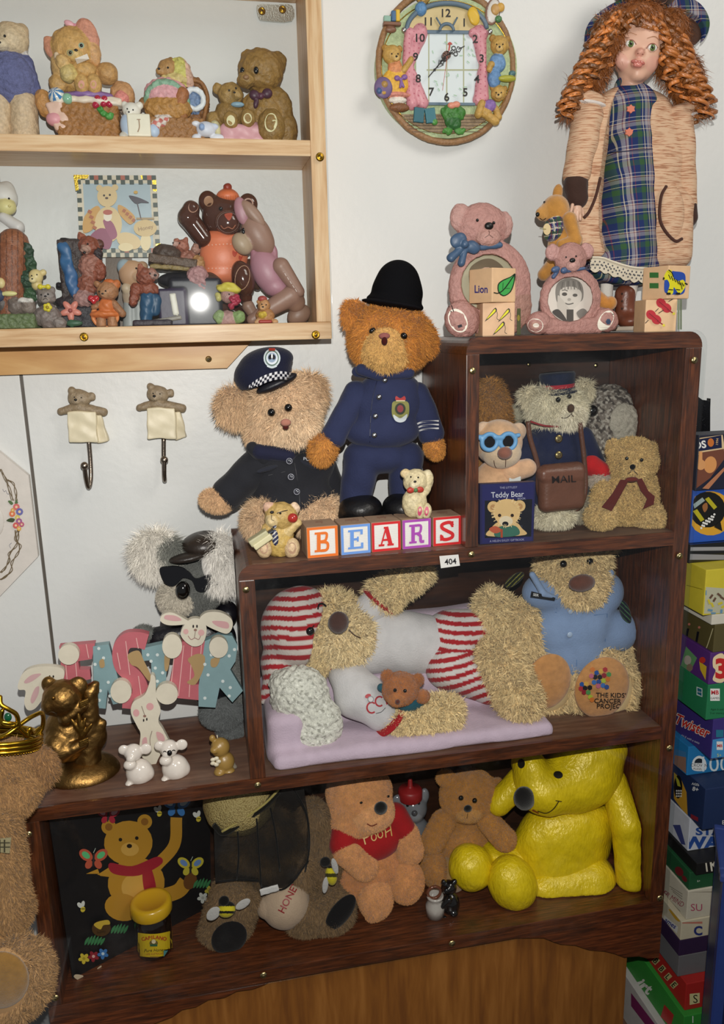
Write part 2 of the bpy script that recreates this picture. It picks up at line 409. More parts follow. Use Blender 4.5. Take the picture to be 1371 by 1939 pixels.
        return o
    def tube(s, name, paths, mat=SMOOTH, col='#888', parent=None, seg=8, px=True, label=None):
        """paths: list of (points [(x,y,dy[,r])...], r)"""
        VV = []; QQ = []; n = 0; CO = []
        for it in paths:
            pts, r = it[0], it[1]; cc_ = lin(it[2]) if len(it) > 2 else lin(col)
            W_ = np.array([s.P(p[0], p[1], p[2] if len(p) > 2 else 0) if px else p for p in pts]); sc_ = ps(W_[0])
            rr = np.array([(p[3] if len(p) > 3 else r) for p in pts])*sc_; m = len(W_)
            T_ = np.gradient(W_, axis=0); T_ /= np.linalg.norm(T_, axis=1, keepdims=True)+1e-12
            up = np.array([0, 1, 0.01]) if abs(T_[0][1]) < .9 else np.array([1, 0, 0]); fr = []
            for i in range(m):
                up = up-T_[i]*(up @ T_[i]); up /= np.linalg.norm(up)+1e-12; fr.append((up, np.cross(T_[i], up)))
            for i in range(m):
                for j in range(seg):
                    a = 2*math.pi*j/seg; VV.append(W_[i]+rr[i]*(math.cos(a)*fr[i][0]+math.sin(a)*fr[i][1])); CO.append(cc_)
            for i in range(m-1):
                for j in range(seg): QQ.append((n+i*seg+j, n+i*seg+(j+1) % seg, n+(i+1)*seg+(j+1) % seg, n+(i+1)*seg+j))
            n += m*seg
            for i in (0, m-1):
                VV.append(W_[i]); CO.append(cc_); k_ = n; n += 1; bs = k_-m*seg-(0 if i == 0 else 1)+(0 if i == 0 else (m-1)*seg)
                for j in range(seg):
                    t = (k_, bs+(j+1) % seg, bs+j) if i == 0 else (k_, bs+j, bs+(j+1) % seg); QQ.append(t)
        V = s.clamp(np.array(VV)); o = new_obj(name, V, QQ, CO, mat, None, s.base)
        if label: o['label'] = label
        return s.link(o, parent)
    def lathe(s, name, x, y, prof, mat=SMOOTH, col='#888', dy=0, rot=0, tilt=0, parent=None, seg=28, colf=None, label=None, flat=1):
        """prof: [(radius, height)] px, revolved about the upright axis through pixel (x,y) at height 0"""
        c_ = s.P(x, y, dy); q = ps(c_); R = rotm(rot, tilt); V = []; CO = []
        for i, pr in enumerate(prof):
            for j in range(seg):
                a = 2*math.pi*j/seg; V.append(c_+R @ (np.array([pr[0]*math.cos(a), pr[0]*math.sin(a)*flat, pr[1]])*q)); CO.append(lin(pr[2] if len(pr) > 2 else col))
        m = len(prof); Q = [(i*seg+j, i*seg+(j+1) % seg, (i+1)*seg+(j+1) % seg, (i+1)*seg+j) for i in range(m-1) for j in range(seg)]
        o = new_obj(name, s.clamp(np.array(V)), Q, CO, mat, None, s.base); fixn(o)
        if label: o['label'] = label
        s.link(o, parent); s.geo[o.name] = (np.array(V), Q); return o
# ---- 2D shapes in photograph pixels ----
def EL(cx, cy, rx, ry=None, rot=0, n=22, a0=0, a1=360):
    ry = ry or rx; r = math.radians(rot); o = []
    for i in range(n if a1-a0 == 360 else n+1):
        a = math.radians(a0+(a1-a0)*i/n); x, y = rx*math.cos(a), ry*math.sin(a); o.append((cx+x*math.cos(r)-y*math.sin(r), cy+x*math.sin(r)+y*math.cos(r)))
    return o
def SM(pts, n=5):
    o = []; m = len(pts)
    for i in range(m):
        p0, p1, p2, p3 = [np.array(pts[(i+j-1) % m], float) for j in range(4)]
        for t in np.arange(n)/n: o.append(tuple(.5*((2*p1)+(-p0+p2)*t+(2*p0-5*p1+4*p2-p3)*t*t+(-p0+3*p1-3*p2+p3)*t**3)))
    return o
def CU(pts, n=6):
    """open smooth curve"""
    q = [np.array(p, float) for p in pts]; q = [2*q[0]-q[1]]+q+[2*q[-1]-q[-2]]; o = []
    for i in range(1, len(q)-2):
        p0, p1, p2, p3 = q[i-1:i+3]
        for t in np.arange(n)/n: o.append(tuple(.5*((2*p1)+(-p0+p2)*t+(2*p0-5*p1+4*p2-p3)*t*t+(-p0+3*p1-3*p2+p3)*t**3)))
    o.append(tuple(q[-2])); return o
def ST(pts, w, smooth=True):
    """a stroke of width w along pts"""
    p = np.array(CU(pts) if smooth and len(pts) > 2 else pts, float); t = np.gradient(p, axis=0); t /= np.linalg.norm(t, axis=1, keepdims=True)+1e-9
    nn = np.stack([-t[:, 1], t[:, 0]], 1)*w/2; return [tuple(a) for a in p+nn]+[tuple(a) for a in (p-nn)[::-1]]
def RC(x0, y0, x1, y1, rot=0):
    cx, cy = (x0+x1)/2, (y0+y1)/2; r = math.radians(rot)
    return [(cx+(x-cx)*math.cos(r)-(y-cy)*math.sin(r), cy+(x-cx)*math.sin(r)+(y-cy)*math.cos(r)) for x, y in ((x0, y0), (x1, y0), (x1, y1), (x0, y1))]
_tc = {}
def TX(s, cx, cy, h, rot=0, col='#000', wx=1, bold=0, shear=0, skew=0):
    """lettering: capital height h px centred at (cx,cy); skew slopes the baseline while uprights stay upright"""
    key = (s, bold, shear)
    if key not in _tc:
        c = bpy.data.curves.new('t', 'FONT'); c.body = s; c.size = 1; c.offset = bold; c.shear = shear; c.resolution_u = 3; o = bpy.data.objects.new('t', c); COL.objects.link(o)
        me = bpy.data.meshes.new_from_object(o.evaluated_get(bpy.context.evaluated_depsgraph_get())); V = [(v.co.x, v.co.y) for v in me.vertices]; F = [tuple(p.vertices) for p in me.polygons]
        bpy.data.objects.remove(o); bpy.data.meshes.remove(me); bpy.data.curves.remove(c); _tc[key] = (np.array(V), F)
    V, F = _tc[key]; V = V.copy(); x0, x1 = V[:, 0].min(), V[:, 0].max(); sc_ = h/.73
    x = (V[:, 0]-(x0+x1)/2)*sc_*wx; y = -(V[:, 1]-.36)*sc_; r = math.radians(rot); k = math.tan(math.radians(skew))
    return ('mesh', [(cx+a*math.cos(r)-b_*math.sin(r), cy+a*math.sin(r)+b_*math.cos(r)+a*k) for a, b_ in zip(x, y)], F, col)
def MP(quad):
    """bilinear map from the unit square to a quad of points (tl, tr, br, bl)"""
    q = [np.array(p, float) for p in quad]
    return lambda u, v: q[0]*(1-u)*(1-v)+q[1]*u*(1-v)+q[2]*u*v+q[3]*(1-u)*v
def plane(p0, n):
    p0 = np.array(p0, float); n = np.array(n, float)
    return lambda x, y: CC+ray(x, y)*((p0-CC) @ n)/(ray(x, y) @ n)
FP = lambda L, **k: dict(dict(len=L, den=.6), **k)
# ---------------- the room ----------------
def wallmat(m, nt, b):
    L = nt.links.new; t = N(nt, 'TexCoord'); n = N(nt, 'TexNoise'); n.inputs['Scale'].default_value = 90; n.inputs['Detail'].default_value = 6; L(t.outputs['Object'], n.inputs['Vector'])
    n2 = N(nt, 'TexNoise'); n2.inputs['Scale'].default_value = 4; L(t.outputs['Object'], n2.inputs['Vector'])
    r = N(nt, 'ValToRGB'); L(n2.outputs['Fac'], r.inputs[0]); r.color_ramp.elements[0].position = .35; r.color_ramp.elements[0].color = (.66, .68, .67, 1); r.color_ramp.elements[1].position = .65; r.color_ramp.elements[1].color = (.72, .73, .71, 1)
    L(r.outputs[0], b.inputs['Base Color']); b.inputs['Roughness'].default_value = .42
    bp = N(nt, 'Bump'); bp.inputs['Strength'].default_value = .35; bp.inputs['Distance'].default_value = .0012; L(n.outputs['Fac'], bp.inputs['Height']); L(bp.outputs[0], b.inputs['Normal'])
WALL = mixmat('wall_paint', wallmat)
SEAM = float(.0174)
tagit(board('wall_back', SEAM+.0022, 2.6, D, D+.012, -.9, 2.2, WALL, bev=.001), kind='structure')
tagit(board('wall_left', -1.8, SEAM-.0022, D, D+.012, -.9, 2.2, WALL, bev=.001), kind='structure')
tagit(board('trim_1', SEAM-.004, SEAM+.004, D+.003, D+.010, -.9, 2.2, SMOOTH, bev=0, col='#5a544c'), kind='structure')
FLOORM = wood('floor_boards', '#4a3424', '#5c4330', '#6d523c', 'x', 5)
tagit(board('floor', -1.8, 2.6, -2.6, D+.012, -.93, -.9, FLOORM, bev=0), kind='structure')
MAH = ['#32170a', '#532811', '#703a1c']
MX = wood('mahogany_x', *MAH, 'x', 30, .36, .35, 12, dust=.05); MZ = wood('mahogany_z', *MAH, 'z', 30, .36, .35, 12, dust=.06); MY = wood('mahogany_dark', '#1e0f08', '#321a0f', '#432615', 'y', 22, .42, .25, 8, dust=.04)
MTOP = wood('mahogany_dusty', '#45251a', '#5d3826', '#74503c', 'x', 16, .5, .1, 8, dust=.45)
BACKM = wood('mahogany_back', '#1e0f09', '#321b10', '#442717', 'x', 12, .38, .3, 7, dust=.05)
# ---- stepped bookcase ----
bc = bpy.data.objects.new('stepped_bookcase', None); COL.objects.link(bc); bc.location = (W/2, D/2, 0)
tagit(bc, 'dark mahogany stepped display bookcase of three tiers full of bears against the wall', 'bookcase'); BB = bc.location
def arc(cx, cz, r, a0, a1, n=7): return [(cx+r*math.cos(math.radians(a0+(a1-a0)*i/n)), cz+r*math.sin(math.radians(a0+(a1-a0)*i/n))) for i in range(n+1)]
YB = D-.006
slab_xz('top_board', [(X1, .8745)]+arc(X1+.02, .8756, .02, 180, 90)+arc(W-.02, .8756, .02, 90, 0)+[(W, .8745)], 0, YB, MX, bc, BB)
slab_xz('shelf_board', [(X2, .6021)]+arc(X2+.019, .6028, .019, 180, 90)+[(.8961, .6218), (.8961, .6021)], 0, YB, MX, bc, BB)
slab_xz('shelf_board', [(0, .3032)]+arc(.008, .3149, .008, 180, 90)+[(.8961, .3229), (.8961, .3032)], 0, YB, MX, bc, BB)
board('floor_board', 0, .92, 0, YB, 0, .0222, MX, bc, BB)
# worn matt finish on the upper faces
board('shelf_surface', X2+.019, .8961, .003, YB, .6217, .6220, MTOP, bc, BB, bev=0); board('shelf_surface', .004, .8961, .003, YB, .3228, .3231, MTOP, bc, BB, bev=0)
board('shelf_surface', X1+.03, W-.03, .003, YB, .8955, .8957, MTOP, bc, BB, bev=0)
board('side_panel', X1, .6076, .0, YB, .6220, .8745, MZ, bc, BB); board('side_panel', .8961, W, 0, YB, .0222, .8745, MZ, bc, BB)
board('side_panel', X2, .3102, 0, YB, .3231, .6021, MZ, bc, BB); board('side_panel', 0, .019, 0, YB, .0222, .3032, MZ, bc, BB)
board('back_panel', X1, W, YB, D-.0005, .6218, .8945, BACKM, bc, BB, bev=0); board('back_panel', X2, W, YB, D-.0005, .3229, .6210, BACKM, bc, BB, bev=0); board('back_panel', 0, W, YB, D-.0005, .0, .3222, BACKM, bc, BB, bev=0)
# scalloped apron with bracket feet
ap = [(0, -.0005), (0, -.16), (.03, -.16), (.06, -.13), (.10, -.09)]+[(float(q[0]), float(q[2])) for q in (at(x, y, .002) for x, y in ((290, 1939), (325, 1926), (345, 1912), (372, 1906), (395, 1893), (425, 1889), (448, 1877), (478, 1873), (500, 1865)))]+[(.30, -.001)]
for x, y in ((980, 1776), (1030, 1776), (1050, 1784), (1062, 1788), (1090, 1790), (1110, 1797), (1118, 1799), (1145, 1801), (1165, 1806), (1183, 1813), (1210, 1811), (1225, 1815), (1250, 1813)):
    p = at(x, y, .002); ap.append((min(p[0], .92), p[2]))
ap += [(.92, ap[-1][1]), (.92, -.0005)]
slab_xz('apron', ap, .002, .018, MX, bc, BB)
slab_xz('side_apron', [(0, -.0005), (.018, -.0005), (.018, -.16), (0, -.16)], .02, YB, MZ, bc, BB)
# plywood plinth under it
PLY = wood('plywood', '#70431a', '#84521f', '#96622b', 'z', 9, .5, .1, 9)
pb = board('plywood_plinth', .03, .874, .0195, D-.001, -.9, -.0008, PLY, bev=.001); tagit(pb, 'orange plywood box standing on the floor under the dark bookcase', 'plywood box')
# ---- acrylic ----
def pane(m, nt, b):
    L = nt.links.new; tr = N(nt, 'BsdfTransparent'); tr.inputs[0].default_value = (.97, .98, .98, 1); gl = N(nt, 'BsdfGlossy'); gl.inputs['Roughness'].default_value = .03
    lw = N(nt, 'LayerWeight'); lw.inputs[0].default_value = .5; pw = N(nt, 'Math'); pw.operation = 'POWER'; pw.inputs[1].default_value = 5; L(lw.outputs['Facing'], pw.inputs[0]); fr = N(nt, 'Math'); fr.operation = 'MULTIPLY_ADD'; fr.inputs[1].default_value = .6; fr.inputs[2].default_value = .035; L(pw.outputs[0], fr.inputs[0]); mx = N(nt, 'MixShader'); L(fr.outputs[0], mx.inputs[0]); L(tr.outputs[0], mx.inputs[1]); L(gl.outputs[0], mx.inputs[2])
    t = N(nt, 'TexCoord'); n = N(nt, 'TexNoise'); n.inputs['Scale'].default_value = 7; n.inputs['Detail'].default_value = 9; n.inputs['Roughness'].default_value = .75; L(t.outputs['Object'], n.inputs['Vector'])
    mr = N(nt, 'MapRange'); mr.inputs['From Min'].default_value = .52; mr.inputs['From Max'].default_value = .85; mr.inputs['To Max'].default_value = .018; L(n.outputs['Fac'], mr.inputs[0])
    df = N(nt, 'BsdfDiffuse'); df.inputs[0].default_value = (.8, .8, .8, 1); m2 = N(nt, 'MixShader'); L(mr.outputs[0], m2.inputs[0]); L(mx.outputs[0], m2.inputs[1]); L(df.outputs[0], m2.inputs[2])
    L(m2.outputs[0], nt.nodes['Material Output'].inputs[0])
PANE = mixmat('acrylic', pane)
WR = .9255
pg = slab_xz('acrylic_sheet', [(0, .0002), (WR, .0002), (WR, .876)]+arc(W-.016, .876, .0215, 0, 90)+[(X1+.02, .8975)]+arc(X1+.019, .8775, .02, 90, 180)+[(X1-.001, .6225), (X2+.02, .6225)]+arc(X2+.019, .6025, .02, 90, 180)+[(X2-.001, .3235), (.008, .3235), (0, .316)], -.0030, -.0004, PANE, None, (.5, 0, .0))
pg.location = (.5, 0, 0); tagit(pg, 'clear stepped acrylic sheet screwed over the front of the dark bookcase', 'acrylic sheet')
def screw(px, py, Y, parent, base, cup=False, r=6.6):
    p = at(px, py, Y); q = ps(p); bm = bmesh.new(); c = '#b9a878' if not cup else '#a8842e'
    prof = [(0, .42), (.35, .42), (.40, .30), (.62, .34), (.9, .16), (1, 0)] if not cup else [(0, .12), (.5, .18), (.55, .02), (.62, .3), (.8, .34), (1, 0)]
    V = []; n = 20
    for rr, hh in prof:
        for j in range(n): a = 2*math.pi*j/n; V.append((p[0]+rr*r*q*math.cos(a), p[1]-hh*r*q, p[2]+rr*r*q*math.sin(a)))
    F = [(i*n+j, i*n+(j+1) % n, (i+1)*n+(j+1) % n, (i+1)*n+j) for i in range(len(prof)-1) for j in range(n)]
    o = new_obj('screw', V, F, lin(c), METAL, parent, base); fixn(o)
    # cross recess
    Vx = []; Fx = []
    for k, (hx, hz) in enumerate(((.26, .06), (.06, .26))):
        for sx, sz in ((-1, -1), (1, -1), (1, 1), (-1, 1)): Vx.append((p[0]+sx*hx*r*q, p[1]-.45*r*q, p[2]+sz*hz*r*q))
        Fx.append(tuple(range(k*4, k*4+4)))
    new_obj('recess', Vx, Fx, lin('#2b2618'), INK, o, base, smooth=False); return o
for x, y in ((895, 702), (1315, 682), (466, 1117), (893, 1050), (1287, 1053), (488, 1487), (1268, 1417), (54, 1580), (105, 1890), (499, 1847), (856, 1787), (1250, 1701)): screw(x, y, -.0031, pg, pg.location)
for x, y in ((1002, 690), (1129, 692)): screw(x, y, YB-.0005, bc, BB, r=4.2)
# ---- pine wall case ----
PINE = ['#c89a68', '#dcb384', '#e8c79c']
PX = wood('pine_x', *PINE, 'x', 16, .5, .15, 14); PZ = wood('pine_z', *PINE, 'z', 16, .5, .15, 14)
wc = bpy.data.objects.new('pine_wall_case', None); COL.objects.link(wc); wc.location = (0, D, ZB); WB = wc.location
tagit(wc, 'pale pine wall case with shelves of bear figurines', 'wall cabinet')
XL = -.35
board('side_panel', .4182, .4383, YC, D-.0003, ZB, 1.45, PZ, wc, WB); board('shelf_board', XL, .4182, YC, D-.0003, 1.1275, ZS, PX, wc, WB)
board('bottom_board', XL, .4383, YC, D-.0003, .8971, ZB, PX, wc, WB); board('top_board', XL, .4182, YC, D-.0003, 1.3364, 1.356, PX, wc, WB)
cl = bpy.data.objects.new('wall_cleat', None)
def at2(x, y, Y): p = at(x, y, Y); return (p[0], p[2])
KNOT = wood('knotty_pine', '#b78648', '#c79a5c', '#d8b47a', 'x', 9, .5, .15, 5)
cle = slab_xz('wall_cleat', [(XL, .8968), at2(478, 655, .19)[0:1]+(.8968,), at2(430, 697, .19), (XL, at2(0, 710, .19)[1])], .19, D-.0003, KNOT, None, (.1, D, .86)); cle.location = (.1, D, .86)
tagit(cle, 'knotty pine wall batten with a mitred end under the pine case', 'batten'); screw(395, 680, .1899, cle, cle.location, r=6)
wp = slab_xz('acrylic_sheet', [(XL, .8972), (.4395, .8972), (.4395, 1.45), (XL, 1.45)], YC-.0035, YC-.0004, PANE, None, (0, YC, 1)); wp.location = (0, YC, 1)
tagit(wp, 'clear acrylic sheet screwed over the front of the pine wall case', 'acrylic sheet')
for x, y in ((606, 297), (159, 638), (598, 634)): screw(x, y, YC-.0036, wp, wp.location, cup=True, r=8)
br = slab_xz('bracket', [at2(*p, D-.004) for p in SM([(486, 16), (490, 34), (500, 39), (553, 40), (553, 10), (520, 9), (490, 8)], 3)], D-.004, D-.0006, METAL, wc, WB, col='#b9bab2')
for x, y in ((496, 21), (535, 18)): screw(x, y, D-.0042, wc, WB, r=7, cup=True)
# ---------------- figurines in the pine case ----------------
LC = (YC+.001, D-.0012)
def cf(name, label, cat, x, z, Y=.158, group=None): return Fig(name, label, cat, x, 262 if z == ZS else 620, z=z, Y=Y, lim=LC, group=group)
def face(f, on, eyes, nose, r=2.2, nr=3, nc='#1a1412', mouth=None):
    for x, y in eyes: f.bead('eye', x, y, r, on=on)
    if nose: f.bead('nose', nose[0], nose[1], nr, nr*.75, col=nc, on=on, mat=SMOOTH)
    if mouth: f.decal('mouth', [(ST(m, 1.1), '#2a1c14') for m in mouth], on=on, lift=.0004)
T1, T2, T3 = '#c9b08e', '#d8b98a', '#b89a62'
# upper shelf
f = cf('bear_figurine', 'tall tan bear figurine in a blue knitted jumper, cut by the left edge', 'figurine', 25, ZS)
h = f.part('head', [e(20, 76, 33, 31, 26, c='#cbb592'), e(42, 62, 13, 15, 9, c='#bda582'), e(-4, 60, 12, 13, 9, c='#bda582'), e(4, 86, 15, 12, 20, dy=-16, c='#d6c4a4')], noise=(1.2, 4), k=5)
face(f, h, [(9, 68), (-6, 70)], (-1, 80), 2.6)
f.part('jumper', [e(20, 150, 48, 50, 36, c='#666a94'), l(50, 118, 62, 168, 12, 15, c='#5c608c'), tor(20, 104, 26, 7, c='#c9c4c0'), tor(22, 184, 38, 6, c='#cfc8c4')], KNIT, noise=(1.6, 3), k=4, v=1.6)
f.part('leg', [l(44, 195, 48, 275, 26, 27, c=T1)], noise=(1.4, 4)); f.part('leg', [l(0, 195, -4, 275, 26, 27, c=T1)], noise=(1.4, 4))
f = cf('bear_figurine', 'seated mother and baby bear figurine on a wicker basket with a beach ball and cherries', 'figurine', 165, ZS)
h = f.part('head', [e(138, 92, 40, 38, 26, c='#c79c5c'), e(98, 92, 13, 22, 8, rot=-20, c='#cf8f72'), e(166, 72, 20, 34, 14, rot=-12, c='#cf9078'), e(141, 105, 15, 11, 14, dy=-22, c='#d9b978'), e(176, 98, 14, 26, 14, rot=-8, c='#cb9c68')], noise=(1.5, 4), k=4, v=1.6)
face(f, h, [(133, 100), (154, 86)], (144, 95), 3, 3.4)
f.decal('eye_ring', [(EL(133, 100, 5.5), '#8aa088'), (EL(154, 86, 5.5), '#8aa088')], on=h, lift=.0003)
f.part('bow', [e(131, 45, 10, 6, 5, rot=20, c='#e0a8b0'), e(155, 44, 12, 8, 5, rot=-35, c='#e0a8b0'), e(143, 50, 5, 5, c='#d890a0')], SMOOTH, k=1)
bo = f.part('body', [e(150, 146, 40, 34, 26, dy=4, c='#c09552'), e(118, 126, 21, 24, 18, dy=-10, c='#cba468'), e(156, 134, 26, 16, 16, dy=-16, c='#c79c5c'), e(203, 140, 20, 20, 18, c='#bd9158'), e(112, 158, 19, 17, 16, dy=-8, c='#c79c5c')], noise=(1.5, 4), k=3, v=1.6)
for x in (155, 178): ft = f.part('foot', [e(x, 160, 14, 19, 12, dy=-26, c='#c9a060')], noise=(1, 4)); f.decal('pad', [(EL(x-1, 160, 6, 8), '#cf8f78')], on=ft)
f.part('baby_bear', [e(119, 118, 14, 14, dy=-26, c='#d2ac6e'), e(108, 108, 6, 8, dy=-22, c='#d8c0a0'), e(126, 106, 5, 6, dy=-22, c='#d2ac6e'), e(128, 140, 14, 16, dy=-28, c='#c8b070'), e(138, 136, 8, 16, dy=-28, rot=-20, c='#c9b068')], noise=(1, 3), k=2, v=1.4)
f.decal('paper', [(RC(143, 106, 168, 117, -22), '#efe8dc')], on=h, lift=.012)
bk = f.part('basket', [b(170, 236, 56, 34, 34, rd=10, c='#9c6a34')], noise=(2.2, 2.2), v=1.5)
f.part('lining', [b(170, 198, 62, 6, 36, rd=5, c='#e3d2bd'), b(112, 220, 16, 26, 12, dy=-22, rot=-16, rd=5, c='#dcb8a4'), e(196, 196, 40, 7, 20, dy=-20, rot=6, c='#e9dccb')], SMOOTH, noise=(1.6, 4), k=3)
f.part('blanket', [e(168, 184, 48, 10, 26, dy=-8, c='#8a68a0')], SMOOTH, noise=(1.4, 5))
f.part('side_bear', [e(84, 196, 16, 26, 16, dy=-6, rot=-10, c='#c08a4c')], noise=(1.5, 3), k=1); f.part('side_bear', [e(232, 180, 23, 24, 18, dy=-4, c='#c29060'), e(230, 186, 13, 13, 10, dy=-18, c='#dd8a80')], noise=(1.5, 3), k=1)
f.part('beach_ball', [e(108, 183, 16, 16, 16, dy=-24)], GLOSS, v=1.2, colf=lambda x, y, P: [(np.abs(((np.arctan2(y-170, x-100)*3.2) % 2)) < 1, '#3f7fb8'), (np.abs(((np.arctan2(y-170, x-100)*3.2) % 2)) >= 1, '#e6e4da')])
f.part('ball', [e(128, 187, 10, 10, dy=-32, c='#8fc0a0')], GLOSS, v=1.4); f.part('ball', [e(104, 226, 16, 13, dy=-26, c='#dc9aa0')], SMOOTH, v=1.4)
for x, y in ((185, 187), (198, 188), (181, 199), (207, 197), (196, 196)): f.part('cherry', [e(x, y, 6.5, 6.5, dy=-34, c='#b0203c')], GLOSS, v=1.2)
f.part('leaf', [e(196, 215, 10, 6, 5, dy=-37, rot=20, c='#3f8a34'), e(208, 220, 9, 6, 5, dy=-36, rot=-30, c='#4b9440'), e(190, 206, 7, 4, 4, dy=-37, c='#3f8a34')], SMOOTH, noise=(1.5, 2), v=1.2)
f = cf('bear_figurine', 'tiny white bear figurine holding an ivory lettered block', 'figurine', 262, ZS, Y=.137)
h = f.part('head', [e(249, 209, 17, 14, c='#e4e0d4'), e(236, 198, 6, 6, c='#e4e0d4'), e(264, 200, 7, 7, c='#e4e0d4'), e(245, 214, 7, 5, dy=-10, c='#ece8dc')], SMOOTH, k=2, v=1.3); face(f, h, [(241, 206), (252, 208)], (244, 212), 1.5, 2)
f.part('body', [e(243, 238, 15, 22, dy=4, c='#b9cbe0'), e(292, 248, 11, 13, dy=0, c='#b4c8e0'), e(235, 258, 9, 8, c='#dcd6c8')], SMOOTH, k=2, v=1.3)
bl = f.part('block', [b(264, 240, 21, 20, 14, dy=-8, rd=2, c='#e8e2cc')], SMOOTH, v=1.3); f.decal('lettering', [(ST([(259, 226), (266, 226)], 1.6), '#a08468'), (ST([(263, 226), (264, 240), (261, 250)], 2.2), '#a08468')], on=bl)
f = cf('bear_figurine', 'brown bear figurine in pink dress and yellow bonnet seated in a wicker armchair', 'figurine', 325, ZS)
f.part('armchair', [e(362, 196, 34, 48, 14, dy=16, rot=8, c='#8a5c30'), b(325, 252, 62, 20, 34, rd=5, c='#9a6c3c'), e(366, 190, 17, 25, 8, dy=2, c='#6f86a8')], noise=(2.2, 2), k=3, v=1.6)
f.tube('chair_rim', [([(300, 262, 10)]+CU([(344, 158), (362, 152), (382, 158), (393, 185), (388, 215), (380, 258)]), 4, '#8f5f2c')], RESIN)
f.part('cushion', [tor(368, 188, 17, 5, dy=-6, c='#dfe4e6')], SMOOTH, noise=(1.5, 2))
h = f.part('head', [e(318, 132, 19, 19, c='#b08650'), e(303, 134, 9, 7, dy=-8, c='#b08650'), e(324, 116, 6, 7, c='#a07844')], noise=(1, 3)); face(f, h, [(318, 128)], (301, 130), 2, 2.6)
f.part('bonnet', [e(342, 138, 19, 27, 14, rot=-12, c='#c9c26a'), e(352, 140, 12, 26, 12, rot=-16, c='#d3ac96'), e(330, 150, 26, 10, 14, dy=-4, c='#ccb878')], noise=(2, 2.5), k=2, v=1.4)
dr = f.part('dress', [e(316, 180, 42, 30, 22, dy=-8, c='#d8a0a4'), e(318, 206, 44, 24, 20, dy=-14, c='#b08040'), tor(316, 198, 36, 7, dy=-10, c='#86ab90', tilt=20), e(300, 236, 30, 14, 14, dy=-24, rot=-28, c='#d9cfc6')], noise=(2, 2.5), k=2, v=1.5, colf=lambda x, y, P: [((((x+y*.5)//9+(y-x*.5)//9) % 2 < 1) & (y > 222) & (x < 322), '#c06a60')])
f.part('arm', [l(345, 178, 340, 200, 13, 12, dy=-18, c='#a4683c'), l(344, 205, 350, 262, 10, 12, dy=-16, c='#96602f')], noise=(.8, 3), k=3); f.part('paw', [e(274, 196, 11, 11, dy=-6, c='#93683c')], noise=(.8, 3))
f = cf('toy_figurine', 'tiny white and pale blue figurine lying face down in front of a pink cushion', 'figurine', 392, ZS, Y=.135)
f.part('body', [e(390, 245, 18, 14, 12, c='#d5dae6'), e(371, 234, 8, 5, c='#e0e2ea'), e(405, 240, 9, 6, c='#c9d4e8'), e(412, 262, 14, 8, c='#dfe2ea'), e(372, 262, 9, 8, c='#dfe2ea'), e(382, 240, 5, 6, dy=-11, c='#8fa9d0')], SMOOTH, k=3, v=1.3)
GB = '#927038'
f = cf('bear_figurine', 'golden brown teddy couple figurine, the big one with a purple bow tie', 'figurine', 490, ZS)
h = f.part('head', [e(494, 134, 43, 38, 34, c=GB), e(526, 116, 17, 18, 10, c='#86662f'), e(466, 106, 10, 10, 10, c=GB), e(466, 152, 17, 14, 18, dy=-24, c='#9c7a42')], noise=(1.5, 3), k=6, v=1.5)
face(f, h, [], (466, 146), nr=6, nc='#8f6a44'); [f.bead('eye', x, y, 5, 6.5, on=h) for x, y in ((459, 134), (485, 133))]
bo = f.part('body', [e(505, 215, 40, 46, 34, c=GB), e(530, 198, 22, 32, 20, dy=-8, rot=-20, c='#86662f'), e(480, 200, 22, 22, 16, dy=-12, c=GB), e(540, 245, 24, 32, 24, dy=-4, c='#86662f')], noise=(1.5, 3), k=4, v=1.6)
ft = f.part('foot', [e(514, 240, 26, 32, 16, dy=-34, c='#8a6a32')], noise=(1.2, 3), v=1.5); f.decal('pad', [(EL(513, 232, 12, 18, 5), '#d9d2a4')], on=ft)
f.part('bow_tie', [e(482, 180, 10, 9, 7, dy=-34, rot=15, c='#4a2838'), e(506, 177, 10, 9, 7, dy=-34, rot=-15, c='#4a2838'), e(494, 182, 6, 6, 6, dy=-36, c='#5a3042'), e(485, 195, 5, 10, 5, dy=-34, rot=15, c='#4a2838')], SMOOTH, k=1, v=1.2)
h2 = f.part('small_bear_head', [e(437, 180, 24, 22, 18, dy=-14, c='#9c7c44'), e(412, 168, 9, 10, 6, dy=-10, c='#9c7c44'), e(449, 180, 9, 8, 8, dy=-32, c='#a88850')], noise=(1.2, 3), k=3, v=1.4); face(f, h2, [(434, 171), (447, 167)], (444, 175), 2, 2.4)
f.part('small_bear_body', [e(436, 216, 28, 26, 18, dy=-10, c='#8c6c36'), e(404, 232, 14, 20, 14, dy=-8, c='#9c7c44')], noise=(1.2, 3), k=3)
for x, y in ((437, 228), (469, 224)): q = f.part('small_foot', [e(x, y, 14, 17, 10, dy=-34, c='#94743c')], noise=(1, 3), v=1.4); f.decal('pad', [(EL(x, y, 8, 10), '#d9d2a4')], on=q)
f.part('collar', [e(450, 198, 13, 5, 6, dy=-30, c='#86a4b4')], SMOOTH); f.part('foot', [e(410, 244, 10, 16, 9, dy=-26, rot=-20, c='#cfc79a')], noise=(1, 3))
f.part('cushion', [b(462, 258, 44, 17, 26, dy=-12, rd=8, c='#cf9aa0'), e(484, 240, 18, 9, 12, dy=-20, c='#cf9aa0')], SMOOTH, noise=(1.4, 4), k=4)
